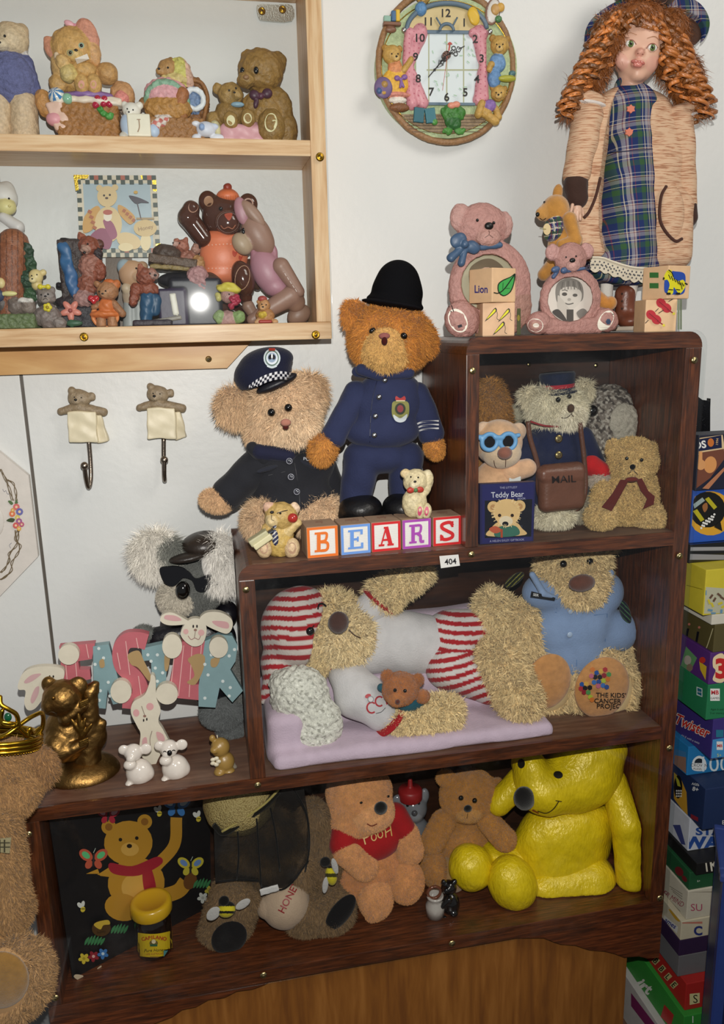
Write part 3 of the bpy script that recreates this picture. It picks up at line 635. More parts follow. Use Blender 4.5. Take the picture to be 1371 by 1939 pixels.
# lower shelf
f = cf('bear_figurine', 'glossy white bear figurine with a yellow muzzle standing behind the small brown barrel', 'figurine', 10, ZB, Y=.178)
h = f.part('head', [e(6, 374, 26, 27, 20, c='#d8d6cf'), e(14, 358, 13, 14, 8, c='#d8d6cf'), e(12, 392, 18, 15, 16, dy=-12, c='#d8cf90'), e(-18, 358, 12, 12, 8, c='#d8d6cf')], SMOOTH, k=4); face(f, h, [(17, 376), (-4, 376)], (18, 390), 2, 3, nc='#cfc480')
f.part('body', [e(8, 520, 36, 110, 24, c='#dcdad4'), e(10, 440, 34, 30, 22, c='#d9d8d4')], SMOOTH, k=6); f.part('arm', [l(8, 412, 34, 430, 10, 12, dy=-14, c='#cfccc8'), l(34, 430, 6, 412, 12, 9, dy=-20, c='#cfccc8')], SMOOTH)
f = cf('barrel_figurine', 'brown barrel house figurine with ivy and tiny bears on a grassy base', 'figurine', 25, ZB, Y=.150)
f.part('barrel', [l(22, 484, 22, 600, 34, 32, c='#8a5234'), tor(22, 484, 32, 5, c='#4c3a38'), l(26, 462, 26, 480, 28, 32, c='#945c3c')], noise=(.8, 3), k=1, colf=lambda x, y, P: [((x % 11 < 1.6), '#5c3624')], v=1.2)
f.part('ivy', [e(54, 480, 9, 20, 6, dy=-16, c='#27402c'), e(58, 500, 10, 14, 7, dy=-18, c='#2d4a30'), e(50, 530, 12, 16, 8, dy=-20, c='#2a4530'), e(56, 560, 12, 18, 8, dy=-16, c='#30502f')], noise=(2.5, 2.2), k=2, v=1.3)
h = f.part('peeking_bear', [e(68, 524, 13, 14, dy=-22, c='#d8c489'), e(82, 516, 6, 6, dy=-20, c='#d8c489'), e(62, 530, 7, 6, dy=-32, c='#e0d09a'), e(70, 540, 10, 10, dy=-20, c='#d0bc80')], SMOOTH, k=2, v=1.2); face(f, h, [(70, 520), (60, 522)], (61, 528), 1.4, 1.8)
f.part('small_bear', [e(2, 536, 8, 10, dy=-30, c='#d8c489'), e(18, 556, 14, 5, dy=-34, c='#d8cf8c'), e(-4, 560, 12, 12, dy=-30, c='#3a4660')], SMOOTH, k=2, v=1.2)
f.part('stones', [e(28, 580, 14, 18, dy=-26, c='#6d6058'), e(52, 580, 16, 16, dy=-24, c='#7a6c62'), e(6, 576, 10, 14, dy=-24, c='#5c5450'), e(48, 568, 14, 5, dy=-34, c='#d6d0c8')], noise=(2, 3), k=2)
f.part('base', [b(28, 612, 44, 16, 40, dy=-6, rd=4, c='#5f6e44')], noise=(1.6, 2), v=1.4)
f = cf('bear_figurine', 'grey curly bear figurine with yellow hair bow and yellow flower', 'figurine', 95, ZB, Y=.133)
h = f.part('head', [e(88, 562, 17, 15, 13, c='#857a74'), e(99, 549, 6, 6, c='#857a74'), e(75, 550, 5, 6, c='#857a74'), e(86, 568, 8, 6, dy=-11, c='#92857c')], noise=(1, 2.5), k=2, v=1.2); face(f, h, [(78, 558), (91, 557)], (86, 561), 1.8, 2.4, mouth=[[(81, 568), (86, 565), (91, 568)]])
f.part('body', [e(93, 600, 22, 24, 16, c='#7d706a'), e(113, 612, 13, 11, 12, dy=-10, c='#8c807a'), e(74, 600, 10, 16, 10, c='#756a64')], noise=(1.6, 2.5), k=3, v=1.3)
f.part('hair_bow', [e(76, 543, 5, 5, dy=-6, c='#d8c832'), e(91, 543, 5, 5, dy=-6, c='#d8c832'), e(84, 543, 6, 3, dy=-6, c='#d8c832')], SMOOTH, k=1, v=1.1)
f.part('flower', [e(90+5*math.cos(a), 582+5*math.sin(a), 4, 4, 3, dy=-16, c='#d6c62e') for a in np.arange(5)*1.256]+[e(90, 582, 3, 3, 3, dy=-18, c='#a88f20')], SMOOTH, k=1, v=1.1)
f = cf('flower_figurine', 'tiny coral pink resin flower with green leaves between grey and orange bears', 'figurine', 134, ZB, Y=.136)
f.part('petals', [e(134+11*math.cos(a), 588+11*math.sin(a), 10, 6, 4, rot=math.degrees(a), c='#cf8070') for a in np.arange(5)*1.256+.3], SMOOTH, k=1, v=1.2); f.part('centre', [e(133, 588, 4, 4, dy=-5, c='#9c4c48')], SMOOTH, v=1.2)
f.part('leaves', [e(140, 612, 16, 6, 6, c='#3c6048'), l(134, 600, 136, 618, 3, c='#3c6048')], SMOOTH, v=1.3)
RB = '#8a4a34'
f = cf('bear_figurine', 'reddish brown bear figurine leaning on a dark rail hung with a blue cloth', 'figurine', 165, ZB, Y=.172)
f.part('rail', [l(118, 455, 160, 458, 5, c='#1f1c1e'), b(138, 520, 22, 62, 10, rd=3, c='#3a2c28'), l(110, 540, 130, 544, 5, c='#221e20'), b(160, 606, 62, 24, 30, rd=5, c='#29242a'), e(140, 572, 34, 14, 14, c='#33292c')], noise=(1, 3), k=2)
f.part('blue_cloth', [e(125, 490, 11, 32, 6, dy=-14, rot=4, c='#33628f'), e(136, 530, 12, 36, 6, dy=-15, rot=-8, c='#2f5c8c'), e(116, 470, 8, 10, 5, dy=-14, c='#33628f')], SMOOTH, noise=(2.2, 5), k=5, v=1.4)
h = f.part('head', [e(168, 466, 19, 18, 15, dy=-10, c=RB), e(154, 448, 8, 8, 5, dy=-8, c='#9c5c44'), e(188, 462, 8, 9, 5, dy=-8, c='#5c3428'), e(162, 472, 9, 8, dy=-24, c='#b08a7a')], noise=(1.6, 2), k=3, v=1.2); face(f, h, [(166, 462)], (160, 478), 1.8, 3)
f.part('body', [e(172, 505, 22, 24, 16, dy=-12, c='#a06c5c'), e(186, 512, 14, 20, 12, dy=-16, c=RB), e(166, 540, 18, 20, 16, dy=-14, c='#8f5542'), e(160, 566, 20, 16, 14, dy=-22, c='#a8807a'), e(186, 480, 8, 12, dy=-14, c='#33282a')], noise=(2, 2), k=3, v=1.4)
f = cf('bear_figurine', 'light brown girl bear figurine in a frilly orange dress with a red heart', 'figurine', 205, ZB, Y=.134)
h = f.part('head', [e(204, 551, 20, 18, 15, c='#a87650'), e(184, 538, 6, 6, c='#a87650'), e(220, 538, 8, 9, 7, c='#c06c34'), e(206, 534, 10, 6, 8, c='#c8682e'), e(198, 556, 9, 7, dy=-12, c='#b88a64')], noise=(.9, 2.5), k=2, v=1.2); face(f, h, [(188, 552), (200, 551)], (194, 556), 1.8, 2.2)
f.part('dress', [e(202, 580, 15, 15, 12, c='#cf7238'), e(198, 595, 27, 8, 15, c='#cf7238'), tor(199, 598, 22, 3.4, c='#dc8a50')], SMOOTH, noise=(1.2, 3), k=2, v=1.3)
f.part('arm', [l(216, 576, 232, 594, 8, 7, c='#9c6c48')], noise=(.6, 3)); f.part('arm', [l(188, 576, 178, 582, 6, 6, c='#9c6c48')], noise=(.6, 3))
f.part('leg', [l(192, 604, 192, 622, 9, 10, c='#a87650')]); f.part('leg', [l(212, 604, 214, 622, 9, 10, c='#a87650')])
f.part('heart', [e(172, 565, 6, 6, dy=-12, c='#b8262c'), e(182, 565, 6, 6, dy=-12, c='#b8262c'), e(177, 570, 5, 6, dy=-12, c='#b8262c')], GLOSS, k=1, v=1.1)
# picture tile leaning at the back
f = Fig('bear_picture_tile', 'square printed tile of a teddy in a checked jacket with brass corners', 'picture tile', 226, 487, z=ZB, Y=.196, lim=(YC, D-.001), floor=False)
tq = [(146, 335), (293, 334), (303, 484), (155, 487)]; mp = MP([(144, 332), (295, 332), (304, 487), (152, 487)]); Yt = .1935
f.slab('tile', [tuple(mp(u, v)) for u, v in ((0, 0), (1, 0), (1, 1), (0, 1))], 10, CARD, '#dcd3bd', Y=Yt)
f.slab('easel_back', [(200, 480), (250, 480), (250, 640), (200, 640)], 4, SMOOTH, '#5a4632', Y=.203).data
sh = [([tuple(mp(*p)) for p in ((.08, .1), (.92, .1), (.92, .9), (.08, .9))], '#a9bcc4')]
for i in range(18):
    for j in range(18):
        if (i in (0, 17) or j in (0, 17) or (j in (1, 16) and 0 < i < 17)):
            c_ = '#3c4a42' if (i+j) % 2 else ('#b0604a' if (j in (0, 1, 16, 17) and i % 6 in (4,)) else None)
            if c_: sh.append(([tuple(mp(*p)) for p in ((i/18, j/18), ((i+1)/18, j/18), ((i+1)/18, (j+1)/18), (i/18, (j+1)/18))], c_))
CRM = '#d8bf8c'
sh += [(EL(203, 372, 19, 20), CRM), (EL(188, 356, 6), CRM), (EL(218, 355, 6), CRM), (SM([(182, 390), (160, 410), (158, 440), (178, 432), (190, 400)]), '#c99a52'), (SM([(224, 388), (240, 395), (256, 412), (246, 425), (226, 405)]), '#c99a52'), (EL(205, 425, 26, 34), CRM), (SM([(170, 450), (190, 432), (212, 442), (208, 470), (190, 468)]), '#8c4660'), (SM([(195, 418), (212, 420), (222, 445), (210, 452)]), '#96506a'), (EL(204, 410, 8, 9), '#e6dcc8'), (EL(204, 402, 9, 5), '#b05a48'), (EL(244, 456, 24, 15, 20), CRM), (EL(238, 468, 14, 8), '#e0ce9e'), (EL(276, 458, 10, 17), '#e0ce9e'), (EL(275, 432, 22, 16), '#cfb47c'), (RC(258, 412, 292, 416), '#a08860'), (EL(197, 370, 2), '#2c2420'), (EL(208, 369, 2), '#2c2420'), (EL(202, 375, 3, 2), '#4a3630'), (SM([(244, 371), (256, 372), (272, 378), (282, 384), (268, 384), (256, 385)]), '#3e3a46'), (ST([(260, 385), (267, 414)], 2, 0), '#4a4248'), (EL(257, 364, 4, 3), '#c9a040'), TX('Honey', 276, 431, 8, -12, '#8a6a44')]
for k in range(4): sh.append((RC(166+k*3, 398+k*10, 174+k*3, 404+k*10, 30), '#a86038')); sh.append((RC(232+k*6, 396+k*6, 238+k*6, 402+k*6, 30), '#a86038'))
f.decal('print', sh, Y=Yt, lift=.00025, mat=PAPER)
for pts in ([(139, 331), (168, 331), (166, 338), (147, 339), (149, 360), (143, 361)], [(266, 332), (295, 332), (297, 362), (290, 362), (288, 340), (268, 339)], [(300, 470), (305, 492), (282, 488), (284, 481), (296, 482), (295, 461), (304, 461)], [(152, 470), (160, 470), (160, 482), (182, 484), (180, 490), (153, 490)]): f.slab('brass_corner', pts, 3, METAL, '#d9b84a', Y=Yt-.0012)
f = cf('bear_figurine', 'cream bear figurine in a pale blue hat and trousers beside the terrier bear', 'figurine', 255, ZB, Y=.168)
h = f.part('head', [e(252, 520, 26, 26, 18, c='#c09a78'), e(236, 506, 14, 15, 10, c='#9aacb4'), e(270, 504, 10, 9, 10, c='#c09a78'), e(262, 524, 10, 8, dy=-16, c='#c9a888')], SMOOTH, k=3, v=1.3); face(f, h, [(258, 508)], (264, 520), 1.8, 2.2)
f.part('body', [e(250, 560, 18, 26, 14, c='#b9a48c'), l(246, 580, 247, 616, 12, 14, c='#a3a8a6'), l(262, 580, 262, 616, 12, 13, c='#a3a8a6'), e(240, 546, 10, 10, dy=-8, c='#cbb79a')], SMOOTH, k=4, v=1.4)
f = cf('bear_figurine', 'rust brown bear figurine in blue trousers in front of the blue-hatted bear', 'figurine', 275, ZB, Y=.138)
h = f.part('head', [e(276, 524, 17, 17, 13, c=RB), e(266, 508, 6, 9, c='#9c5a40'), e(292, 522, 10, 7, dy=-6, c='#a88478'), e(288, 514, 7, 6, dy=-6, c='#9c6c5c')], noise=(1.6, 2), k=3, v=1.2); face(f, h, [(284, 518)], (294, 521), 1.8, 3)
f.part('body', [e(280, 548, 20, 14, 13, c=RB), l(258, 545, 252, 572, 10, 8, dy=-6, c=RB)], noise=(1.8, 2), k=2, v=1.3); f.part('trousers', [l(280, 564, 276, 612, 14, 11, c='#2b5272'), l(296, 566, 294, 590, 10, 9, c='#254a68')], SMOOTH, noise=(1, 3), k=3, v=1.4)
f.part('base', [b(290, 616, 36, 10, 22, rd=4, c='#3c343c')], noise=(1, 3))
f = cf('bear_figurine', 'rusty curly bear figurine playing a dark grand piano with a raised lid', 'figurine', 335, ZB, Y=.160)
f.part('piano_lid', [b(328, 496, 44, 8, 26, rot=8, rd=2, c='#5a4636'), e(318, 480, 28, 16, 18, rot=14, c='#4a3a30'), b(322, 508, 36, 4, 24, rot=4, rd=2, c='#8c7848')], noise=(1.2, 3), k=2, v=1.4)
f.part('piano', [b(372, 575, 48, 46, 30, rd=8, c='#1e1e28'), b(328, 585, 26, 36, 30, dy=-4, rd=5, c='#322840'), e(336, 530, 36, 14, 18, c='#1d1b20')], SMOOTH, k=4)
f.part('keyboard', [b(330, 576, 6, 20, 4, dy=-34, rot=-6, rd=1, c='#d9d6c8'), b(312, 606, 32, 4, 8, dy=-32, rot=-8, rd=1, c='#8f8a80')], SMOOTH, k=.1)
h = f.part('head', [e(345, 466, 13, 12, 11, c='#a06450'), e(334, 456, 5, 5, c='#a06450'), e(352, 455, 5, 5, c='#a06450'), e(333, 462, 7, 5, dy=-6, c='#c0988a')], noise=(1.4, 2), k=2, v=1.2); face(f, h, [(340, 460)], (328, 460), 1.5, 2)
f.part('body', [e(354, 494, 18, 20, 14, c='#94604f'), e(370, 472, 8, 10, c='#a07868'), e(376, 500, 12, 16, dy=-10, c='#a87c4c'), e(374, 524, 20, 20, dy=-18, c='#b08484'), e(384, 540, 12, 14, dy=-20, c='#a47474')], noise=(2, 2), k=2, v=1.4)
f = cf('bear_figurine', 'glossy dark brown bear figurine in an orange jumper and bobble hat waving', 'figurine', 420, ZB, Y=.176)
DB = '#4e2c1e'
h = f.part('head', [e(424, 410, 41, 40, 26, c=DB), e(394, 382, 18, 20, 9, c=DB), e(470, 386, 18, 19, 9, c=DB), e(432, 421, 24, 23, 16, dy=-20, c='#523024')], GLOSS, k=4, v=1.7)
f.decal('inner_ear', [(EL(395, 381, 9, 10), '#b0886a'), (EL(470, 385, 10, 10), '#a8806a'), (EL(432, 421, 23.5, 22.5), '#6a4030')], on=h, lift=.0004); f.decal('snout', [(EL(432, 421, 21, 20), '#56321f')], on=h, lift=.0008)
[f.bead('eye', x, y, 4, on=h, lift=.2) for x, y in ((418, 395), (446, 398))]; f.decal('nose', [(SM([(425, 406), (440, 404), (434, 418)]), '#a84830'), (ST([(418, 427), (424, 433), (432, 430), (440, 433), (446, 426)], 1.6), '#a86a50')], on=h, lift=.001)
f.part('hat', [e(431, 372, 21, 13, 18, dy=-4, c='#dd7648'), tor(432, 380, 17, 5.5, dy=-4, c='#d8703f')], SMOOTH, k=2, colf=lambda x, y, P: [((x % 3.4 < 1) & (y > 370), '#b85c34')], v=1.2); f.part('bobble', [e(431, 355, 8, 8, dy=-4, c='#9c3a22')], SMOOTH, noise=(.8, 2))
js = f.part('jumper', [e(424, 486, 45, 46, 26, c='#dd7e58'), e(422, 450, 34, 18, 20, c='#d8744c'), e(420, 520, 36, 16, 22, c='#dd7e58')], SMOOTH, k=8, v=1.7)
f.decal('stitching', [(EL(x, y, 1.3, n=6), '#e8b49c') for x in range(395, 466, 7) for y in (462+abs(x-430)*.06, 508)]+[(SM([(441, 474), (446, 477), (450, 473), (448, 482), (444, 486), (440, 480)]), '#b8442c'), (SM([(453, 484), (457, 486), (460, 483), (458, 490), (455, 493), (452, 488)]), '#b8442c')], on=js)
a_ = f.part('arm', [l(386, 452, 356, 412, 17, 19, dy=-6, c=DB), l(356, 412, 362, 396, 19, 16, dy=-10, c=DB)], GLOSS); f.decal('palm', [(EL(366, 392, 9.5, 11, 20), '#a8806a')], on=a_)
lg = f.part('leg', [e(460, 528, 21, 34, 20, dy=-34, rot=-14, c=DB), e(466, 562, 12, 12, dy=-28, c=DB)], GLOSS, k=4); f.decal('sole', [(EL(459, 526, 14, 24, 12), '#b08a6e')], on=lg)
f.part('leg', [e(400, 545, 24, 30, 22, dy=-10, c='#4a3428'), e(420, 600, 52, 30, 24, dy=6, c='#46281c'), e(480, 520, 14, 30, 14, rot=-16, c='#50382c')], GLOSS, k=5)
f = cf('toy_donkey_figurine', 'kneeling mauve brown donkey figurine in a pink jumper leaning on the bear', 'figurine', 520, ZB, Y=.158)
DK = '#9a7868'
h = f.part('head', [e(488, 444, 26, 42, 22, rot=-28, c=DK), e(458, 462, 17, 22, 16, rot=-35, dy=-6, c='#b09a80'), e(500, 460, 18, 22, 16, rot=-20, c=DK)], SMOOTH, k=6); f.bead('eye', 461, 438, 3.2, 6.5, on=h)
f.part('ear', [e(480, 405, 12, 30, 8, dy=-14, rot=-40, c='#9c7c6a'), e(458, 400, 14, 26, 9, dy=-8, rot=-12, c='#b0808a')], SMOOTH, k=2)
f.part('jumper', [e(508, 516, 30, 44, 24, rot=-28, c='#b0808c'), e(524, 545, 24, 16, 20, rot=-10, c='#b0808c'), tor(500, 480, 20, 6, rot=-28, c='#a87682')], SMOOTH, k=5)
f.part('arm', [l(532, 505, 566, 552, 17, 11, dy=-16, c=DK)], SMOOTH); f.part('leg', [l(550, 560, 478, 605, 20, 11, dy=-8, c=DK), e(560, 572, 18, 20, 16, c='#94725f')], SMOOTH, k=6)
f.part('leg', [l(470, 580, 490, 612, 12, 8, dy=-2, c='#8f705f'), e(566, 596, 24, 18, 14, dy=6, rot=-30, c='#8c6e5c')], SMOOTH, k=2); f.decal('stitching', [(ST([(x, y), (x+3, y+5)], 1), '#d8c8c0') for x, y in [(534+i*5, 510+i*7.5) for i in range(6)]], Y=f.Y0-.022)
f = cf('bear_figurine', 'small pink bear figurine in a yellow hat holding dark red roses', 'figurine', 435, ZB, Y=.132)
h = f.part('head', [e(432, 560, 15, 14, 12, c='#a88078')], noise=(1, 3)); face(f, h, [(434, 557)], None, 1.6); f.part('hat', [e(433, 547, 24, 10, 14, rot=6, dy=2, c='#cfc04a'), e(434, 543, 14, 9, c='#d6c750'), e(414, 562, 7, 9, c='#b8b060')], SMOOTH, noise=(1.4, 3), k=3, v=1.3)
f.part('roses', [e(x, y, 6, 6, dy=-14, c='#a83048') for x, y in ((440, 566), (448, 562), (444, 574), (438, 580), (450, 570))], SMOOTH, noise=(1.6, 2), k=1, v=1.2)
f.part('body', [e(430, 604, 20, 16, 14, c='#b08a84'), e(416, 600, 12, 13, dy=-4, c='#8aa06a'), e(452, 600, 13, 12, dy=-4, c='#86a066')], noise=(1.4, 3), k=2, v=1.4)
f = cf('bear_figurine', 'tiny amber bear figurine in a red cap and red shorts at the right end', 'figurine', 503, ZB, Y=.130)
h = f.part('head', [e(500, 578, 12, 12, 10, c='#b88454'), e(490, 572, 4, 4, c='#b88454'), e(498, 583, 6, 5, dy=-8, c='#c89868')], noise=(.8, 2.5), k=2, v=1.1); face(f, h, [(496, 576), (504, 577)], (498, 581), 1.3, 2)
f.part('cap', [e(497, 566, 9, 6, 8, c='#a84a44')], SMOOTH, v=1.2); f.part('body', [e(502, 598, 18, 15, 12, c='#b07c4c'), e(497, 596, 8, 6, 5, dy=-11, c='#d0b040'), e(488, 612, 6, 8, dy=-6, c='#c89868'), e(521, 612, 6, 8, dy=-6, c='#c89868')], noise=(1, 2.5), k=2, v=1.2); f.part('shorts', [b(502, 613, 13, 7, 11, dy=-2, rd=3, c='#a83c34')], SMOOTH)
# ---------------- things hung on the wall ----------------
for i, (ox, oy, lab, sl) in enumerate(((0, 0, 'left one of two bear coat hooks, its hook bent sideways, on the white wall', -14), (149, -7, 'right one of two bear coat hooks, its hook hanging straight, on the white wall', 0))):
    f = Fig('bear_coat_hook', lab, 'coat hook', 152+ox, 800+oy, Y=D-.011, lim=(0, D-.0005), group='bear coat hooks')
    X = lambda x: x+ox
    Yy = lambda y: y+oy
    h = f.part('head', [e(X(150), Yy(754), 21, 17, 12, rot=8, c='#94836a'), e(X(136), Yy(739), 7, 7, 6, c='#94836a'), e(X(173), Yy(751), 8, 8, 6, c='#94836a'), e(X(144), Yy(760), 8, 7, dy=-8, c='#9c8b72')], noise=(.7, 3), k=2, v=1.3)
    f.part('shoulders', [l(X(116), Yy(779), X(150), Yy(770), 7, 10, c='#8c7b62'), l(X(150), Yy(772), X(196), Yy(780), 11, 8, c='#8c7b62')], noise=(.7, 3), k=5, v=1.4)
    for x, y in ((141, 752), (154, 753)): f.bead('eye', X(x), Yy(y), 1.3, on=h)
    f.bead('nose', X(143), Yy(757), 3, 2.4, on=h, mat=SMOOTH); f.decal('mouth', [(ST([(X(143), Yy(759)), (X(143), Yy(766))], 1, 0), '#3a3026')], on=h)
    f.part('paper_bag', [b(X(157), Yy(808), 26, 29, 9, dy=-4, rd=2, rot=2, c='#d8ceb0'), b(X(188), Yy(812), 11, 26, 7, dy=3, rd=2, rot=-10, c='#d0c5a6')], SMOOTH, noise=(1.8, 7), k=2, v=1.3)
    if sl: pts = CU([(168, 834, 0), (171, 870, 0), (172, 905, -4), (168, 923, -14), (163, 905, -24), (160, 882, -30)])
    else: pts = CU([(161+0, 836, 0), (161, 870, 0), (162, 905, -4), (163, 917, -16), (162, 905, -28), (162, 878, -32)])
    pts = [(p[0]+ox, p[1]+oy, p[2]) for p in pts]; f.tube('hook', [(pts, 4.3)], METAL, '#8c8074'); f.bead('ball', pts[-1][0], pts[-1][1], 7.5, col='#93877a', mat=METAL, dy=-30, d=7, lift=0)
# octagonal plaque with a painted wreath
f = Fig('octagonal_plaque', 'pale octagonal plaque with a painted vine and flower wreath on the left wall', 'plaque', 0, 990, Y=D-.012)
f.slab('plaque', [(-120, 860), (-40, 826), (0, 857), (54, 901), (72, 1054), (0, 1129), (-40, 1172), (-130, 1150), (-190, 1070), (-190, 930)], 15, SMOOTH, '#d6d0c8')
f.part('dish', [e(-32, 985, 38, 44, 5, c='#cfcac2')], SMOOTH, k=1)
v = []
for ph in (0, 2.1, 4.2):
    for pts in ([(0, 888), (11, 908), (17, 925), (24, 948)], [(13, 908), (24, 915), (30, 930), (31, 948)], [(35, 1003), (34, 1020), (29, 1035), (18, 1048), (17, 1062), (8, 1078), (0, 1085)], [(30, 1004), (30, 1022), (38, 1034), (33, 1050), (22, 1065), (22, 1080), (10, 1092), (0, 1098)]):
        v.append((ST([(x+2.6*math.sin(ph+y*.21), y) for x, y in pts], 1.5), '#6a5a40'))
v += [(SM([(15, 949), (20, 948), (25, 953), (21, 956)]), '#4f6a3c'), (SM([(28, 952), (31, 946), (34, 952), (30, 955)]), '#4f6a3c'), (SM([(12, 986), (20, 981), (28, 983), (24, 989)]), '#3c4a28')]
for x, y, r, c_ in ((31, 960, 6.5, '#cf6a68'), (23, 973, 6, '#d8744a'), (37, 969, 7, '#6a6aa8'), (24, 966, 4, '#d0a050'), (33, 980, 5, '#cfc05c'), (36, 987, 6, '#9a5c90'), (30, 995, 6, '#cc5c58'), (41, 993, 5, '#b85c78'), (36, 1001, 4.5, '#d8a850')): v.append((EL(x, y, r, n=9), c_)); v.append((EL(x, y, r*.4, n=7), '#e8c8a0'))
v += [(ST([(5, 926), (8, 931), (11, 929), (14, 935), (18, 935)], .9), '#8a8890'), (ST([(22, 1028), (18, 1032), (20, 1038)], .9), '#8a8890')]
f.decal('painting', v, lift=.0003)
# ---- clock ----
YK = D-.016
f = Fig('bear_wall_clock', 'round resin wall clock with teddy bears around a curtained window dial', 'clock', 846, 127, Y=YK, lim=(0, D-.0005))
f.slab('plate', EL(846, 127, 133, 135, n=64), 20, RESIN, '#a8b88c')
f.part('rim', [tor(846, 127, 132, 6.5, dy=2, c='#94704c')], noise=(.6, 5), v=1.8); f.tube('gold_line', [([(846+124*math.cos(a), 127+126*math.sin(a), -2) for a in np.linspace(0, 6.2832, 60)], 1, '#c9a040')], METAL)
fl = [(x, y) for x, y in EL(846, 127, 124, 126, n=80) if y > 211]; f.slab('plank_floor', sorted([p for p in fl if p[0] < 846], key=lambda p: p[1])+sorted([p for p in fl if p[0] >= 846], key=lambda p: -p[1]), 3, RESIN, '#8f7a5e', dy=-3)
f.decal('plank_lines', [(RC(765+i*i*.6, 219+i*6, 925-i*i*.6, 220.2+i*6), '#5c4a38') for i in range(6)], Y=YK-.0023)
g = [(RC(788, 62, 906, 195), '#d3dee0')]
for x in (812, 846, 878): g.append((RC(x-1.2, 64, x+1.2, 194), '#a8ac8c'))
g.append((RC(808, 131, 906, 134), '#a8ac8c'))
rg = np.random.default_rng(3)
for i in range(26): x, y = rg.uniform(812, 900), rg.uniform(70, 190); g.append((EL(x, y, 4, 1.2, rg.uniform(0, 90), n=6), '#a6c4ac'))
f.decal('window', g, Y=YK-.001, lift=.0002)
f.slab('window_frame', ST([(806, 60), (908, 61)], 6, 0), 5, SMOOTH, '#5f7484', dy=-5); f.slab('window_sill', ST([(804, 196), (900, 197)], 5, 0), 5, SMOOTH, '#5f7484', dy=-5)
f.slab('fanlight', [(772, 56)]+[(846+72*math.cos(math.radians(a)), 58-46*math.sin(math.radians(a))) for a in range(175, 0, -8)]+[(918, 58)], 5, SMOOTH, '#c9b684', dy=-4)
f.tube('arch', [([(846+76*math.cos(math.radians(a)), 58-52*math.sin(math.radians(a)), -7) for a in range(180, -1, -8)], 4.5), ([(846+13*math.cos(math.radians(a)), 58-13*math.sin(math.radians(a)), -9) for a in range(180, -1, -12)], 3), ([(826, 33, -8), (835, 48, -8)], 1.6), ([(866, 33, -8), (858, 48, -8)], 1.6)], SMOOTH, '#5f7484')
f.part('curtain', [l(774, 62, 796, 64, 7, dy=-5), l(793, 64, 778, 122, 18, 6, dy=6, dy2=-5), l(774, 62, 768, 130, 9, 7, dy=-4), l(776, 130, 800, 195, 8, 12, dy=-4, dy2=-1), l(774, 140, 780, 196, 8, 12, dy=-4, dy2=-1)], SMOOTH, col='#cf8f98', k=4, v=1.5, noise=(1, 4), colf=lambda x, y, P: [((x % 9 < 2.2) & ((y+(x//9 % 2)*4) % 9 < 2.2), '#b05468')])
f.part('curtain', [l(894, 62, 918, 64, 7, dy=-5), l(905, 66, 914, 122, 17, 7, dy=5, dy2=-5), l(914, 132, 905, 190, 9, 10, dy=-4, dy2=-2), l(914, 140, 916, 184, 9, 10, dy=-4, dy2=-2)], SMOOTH, col='#cf8f98', k=4, v=1.5, noise=(1, 4), colf=lambda x, y, P: [((x % 9 < 2.2) & ((y+(x//9 % 2)*4) % 9 < 2.2), '#b05468')])
for x, y in ((765, 57), (928, 60)): f.bead('curtain_knob', x, y, 5, col='#c9cac8', mat=METAL, dy=-12)
num = [TX(t, x, y, 15.5, 0, '#15120f', bold=.018) for t, x, y in (('12', 845, 24), ('11', 811, 40), ('1', 879, 42), ('10', 796, 71), ('2', 900, 73), ('9', 787, 107), ('3', 912, 110), ('8', 792, 148), ('4', 903, 149), ('7', 817, 173), ('5', 881, 174), ('6', 846, 183))]
f.decal('numerals', num, Y=YK-.0128, lift=.0002)
f.slab('hub', EL(846, 104, 8, n=18), 9, METAL, '#5c4a44', dy=-14)
mh = [(ST([(846, 104), (823, 132)], 2, 0), '#111'), (ST([(823, 132), (811, 146)], 1.6, 0), '#111')]+[(ST([(x+3.5*math.cos(a), y+3.5*math.sin(a)) for a in np.linspace(0, 6.2, 12)], 1.5), '#111') for x, y in ((837, 117), (842, 112))]+[(ST([(832, 113), (829, 128), (840, 122)], 1.5, 0), '#111'), (EL(823, 132, 2.4), '#111')]
hh = [(ST([(846, 104), (858, 98)], 2, 0), '#111'), (ST([(868, 93), (880, 87)], 1.6, 0), '#111')]+[(ST([(x+3.6*math.cos(a), y+3.6*math.sin(a)) for a in np.linspace(0, 6.2, 12)], 1.6), '#111') for x, y in ((859, 91), (863, 102), (857, 98))]+[(ST([(863, 96), (867, 88), (874, 91), (870, 98), (863, 96)], 1.7, 0), '#111')]
f.decal('minute_hand', mh, Y=YK-.0115); f.decal('hour_hand', hh, Y=YK-.0110); f.decal('second_hand', [(ST([(847, 106), (838, 171)], .9, 0), '#b0453a'), (ST([(850, 96), (852, 80)], 3, 0), '#b0453a'), (SM([(847, 84), (852, 79), (857, 84)], 2), '#b0453a')], Y=YK-.0120)
KB = '#bd9850'
def clockbear(nm, hx, hy, r, body, look): 
    h = f.part(nm, [e(hx, hy, r, r*.95, r*.8, dy=-8, c=KB), e(hx-r*.75, hy-r*.75, r*.35, r*.35, dy=-6, c='#a8803c'), e(hx+r*.8, hy-r*.6, r*.35, r*.35, dy=-6, c='#a8803c'), e(hx+look*r*.4, hy+r*.3, r*.42, r*.36, dy=-8-r*.7, c='#cfae6c')]+body, RESIN, k=2, v=1.3, noise=(.6, 3))
    for dx in (-.3, .35): f.bead('eye', hx+look*r*.3+dx*r, hy-r*.12, 1.4, on=h)
    f.bead('nose', hx+look*r*.5, hy+r*.15, 2.2, 1.8, on=h, mat=SMOOTH)
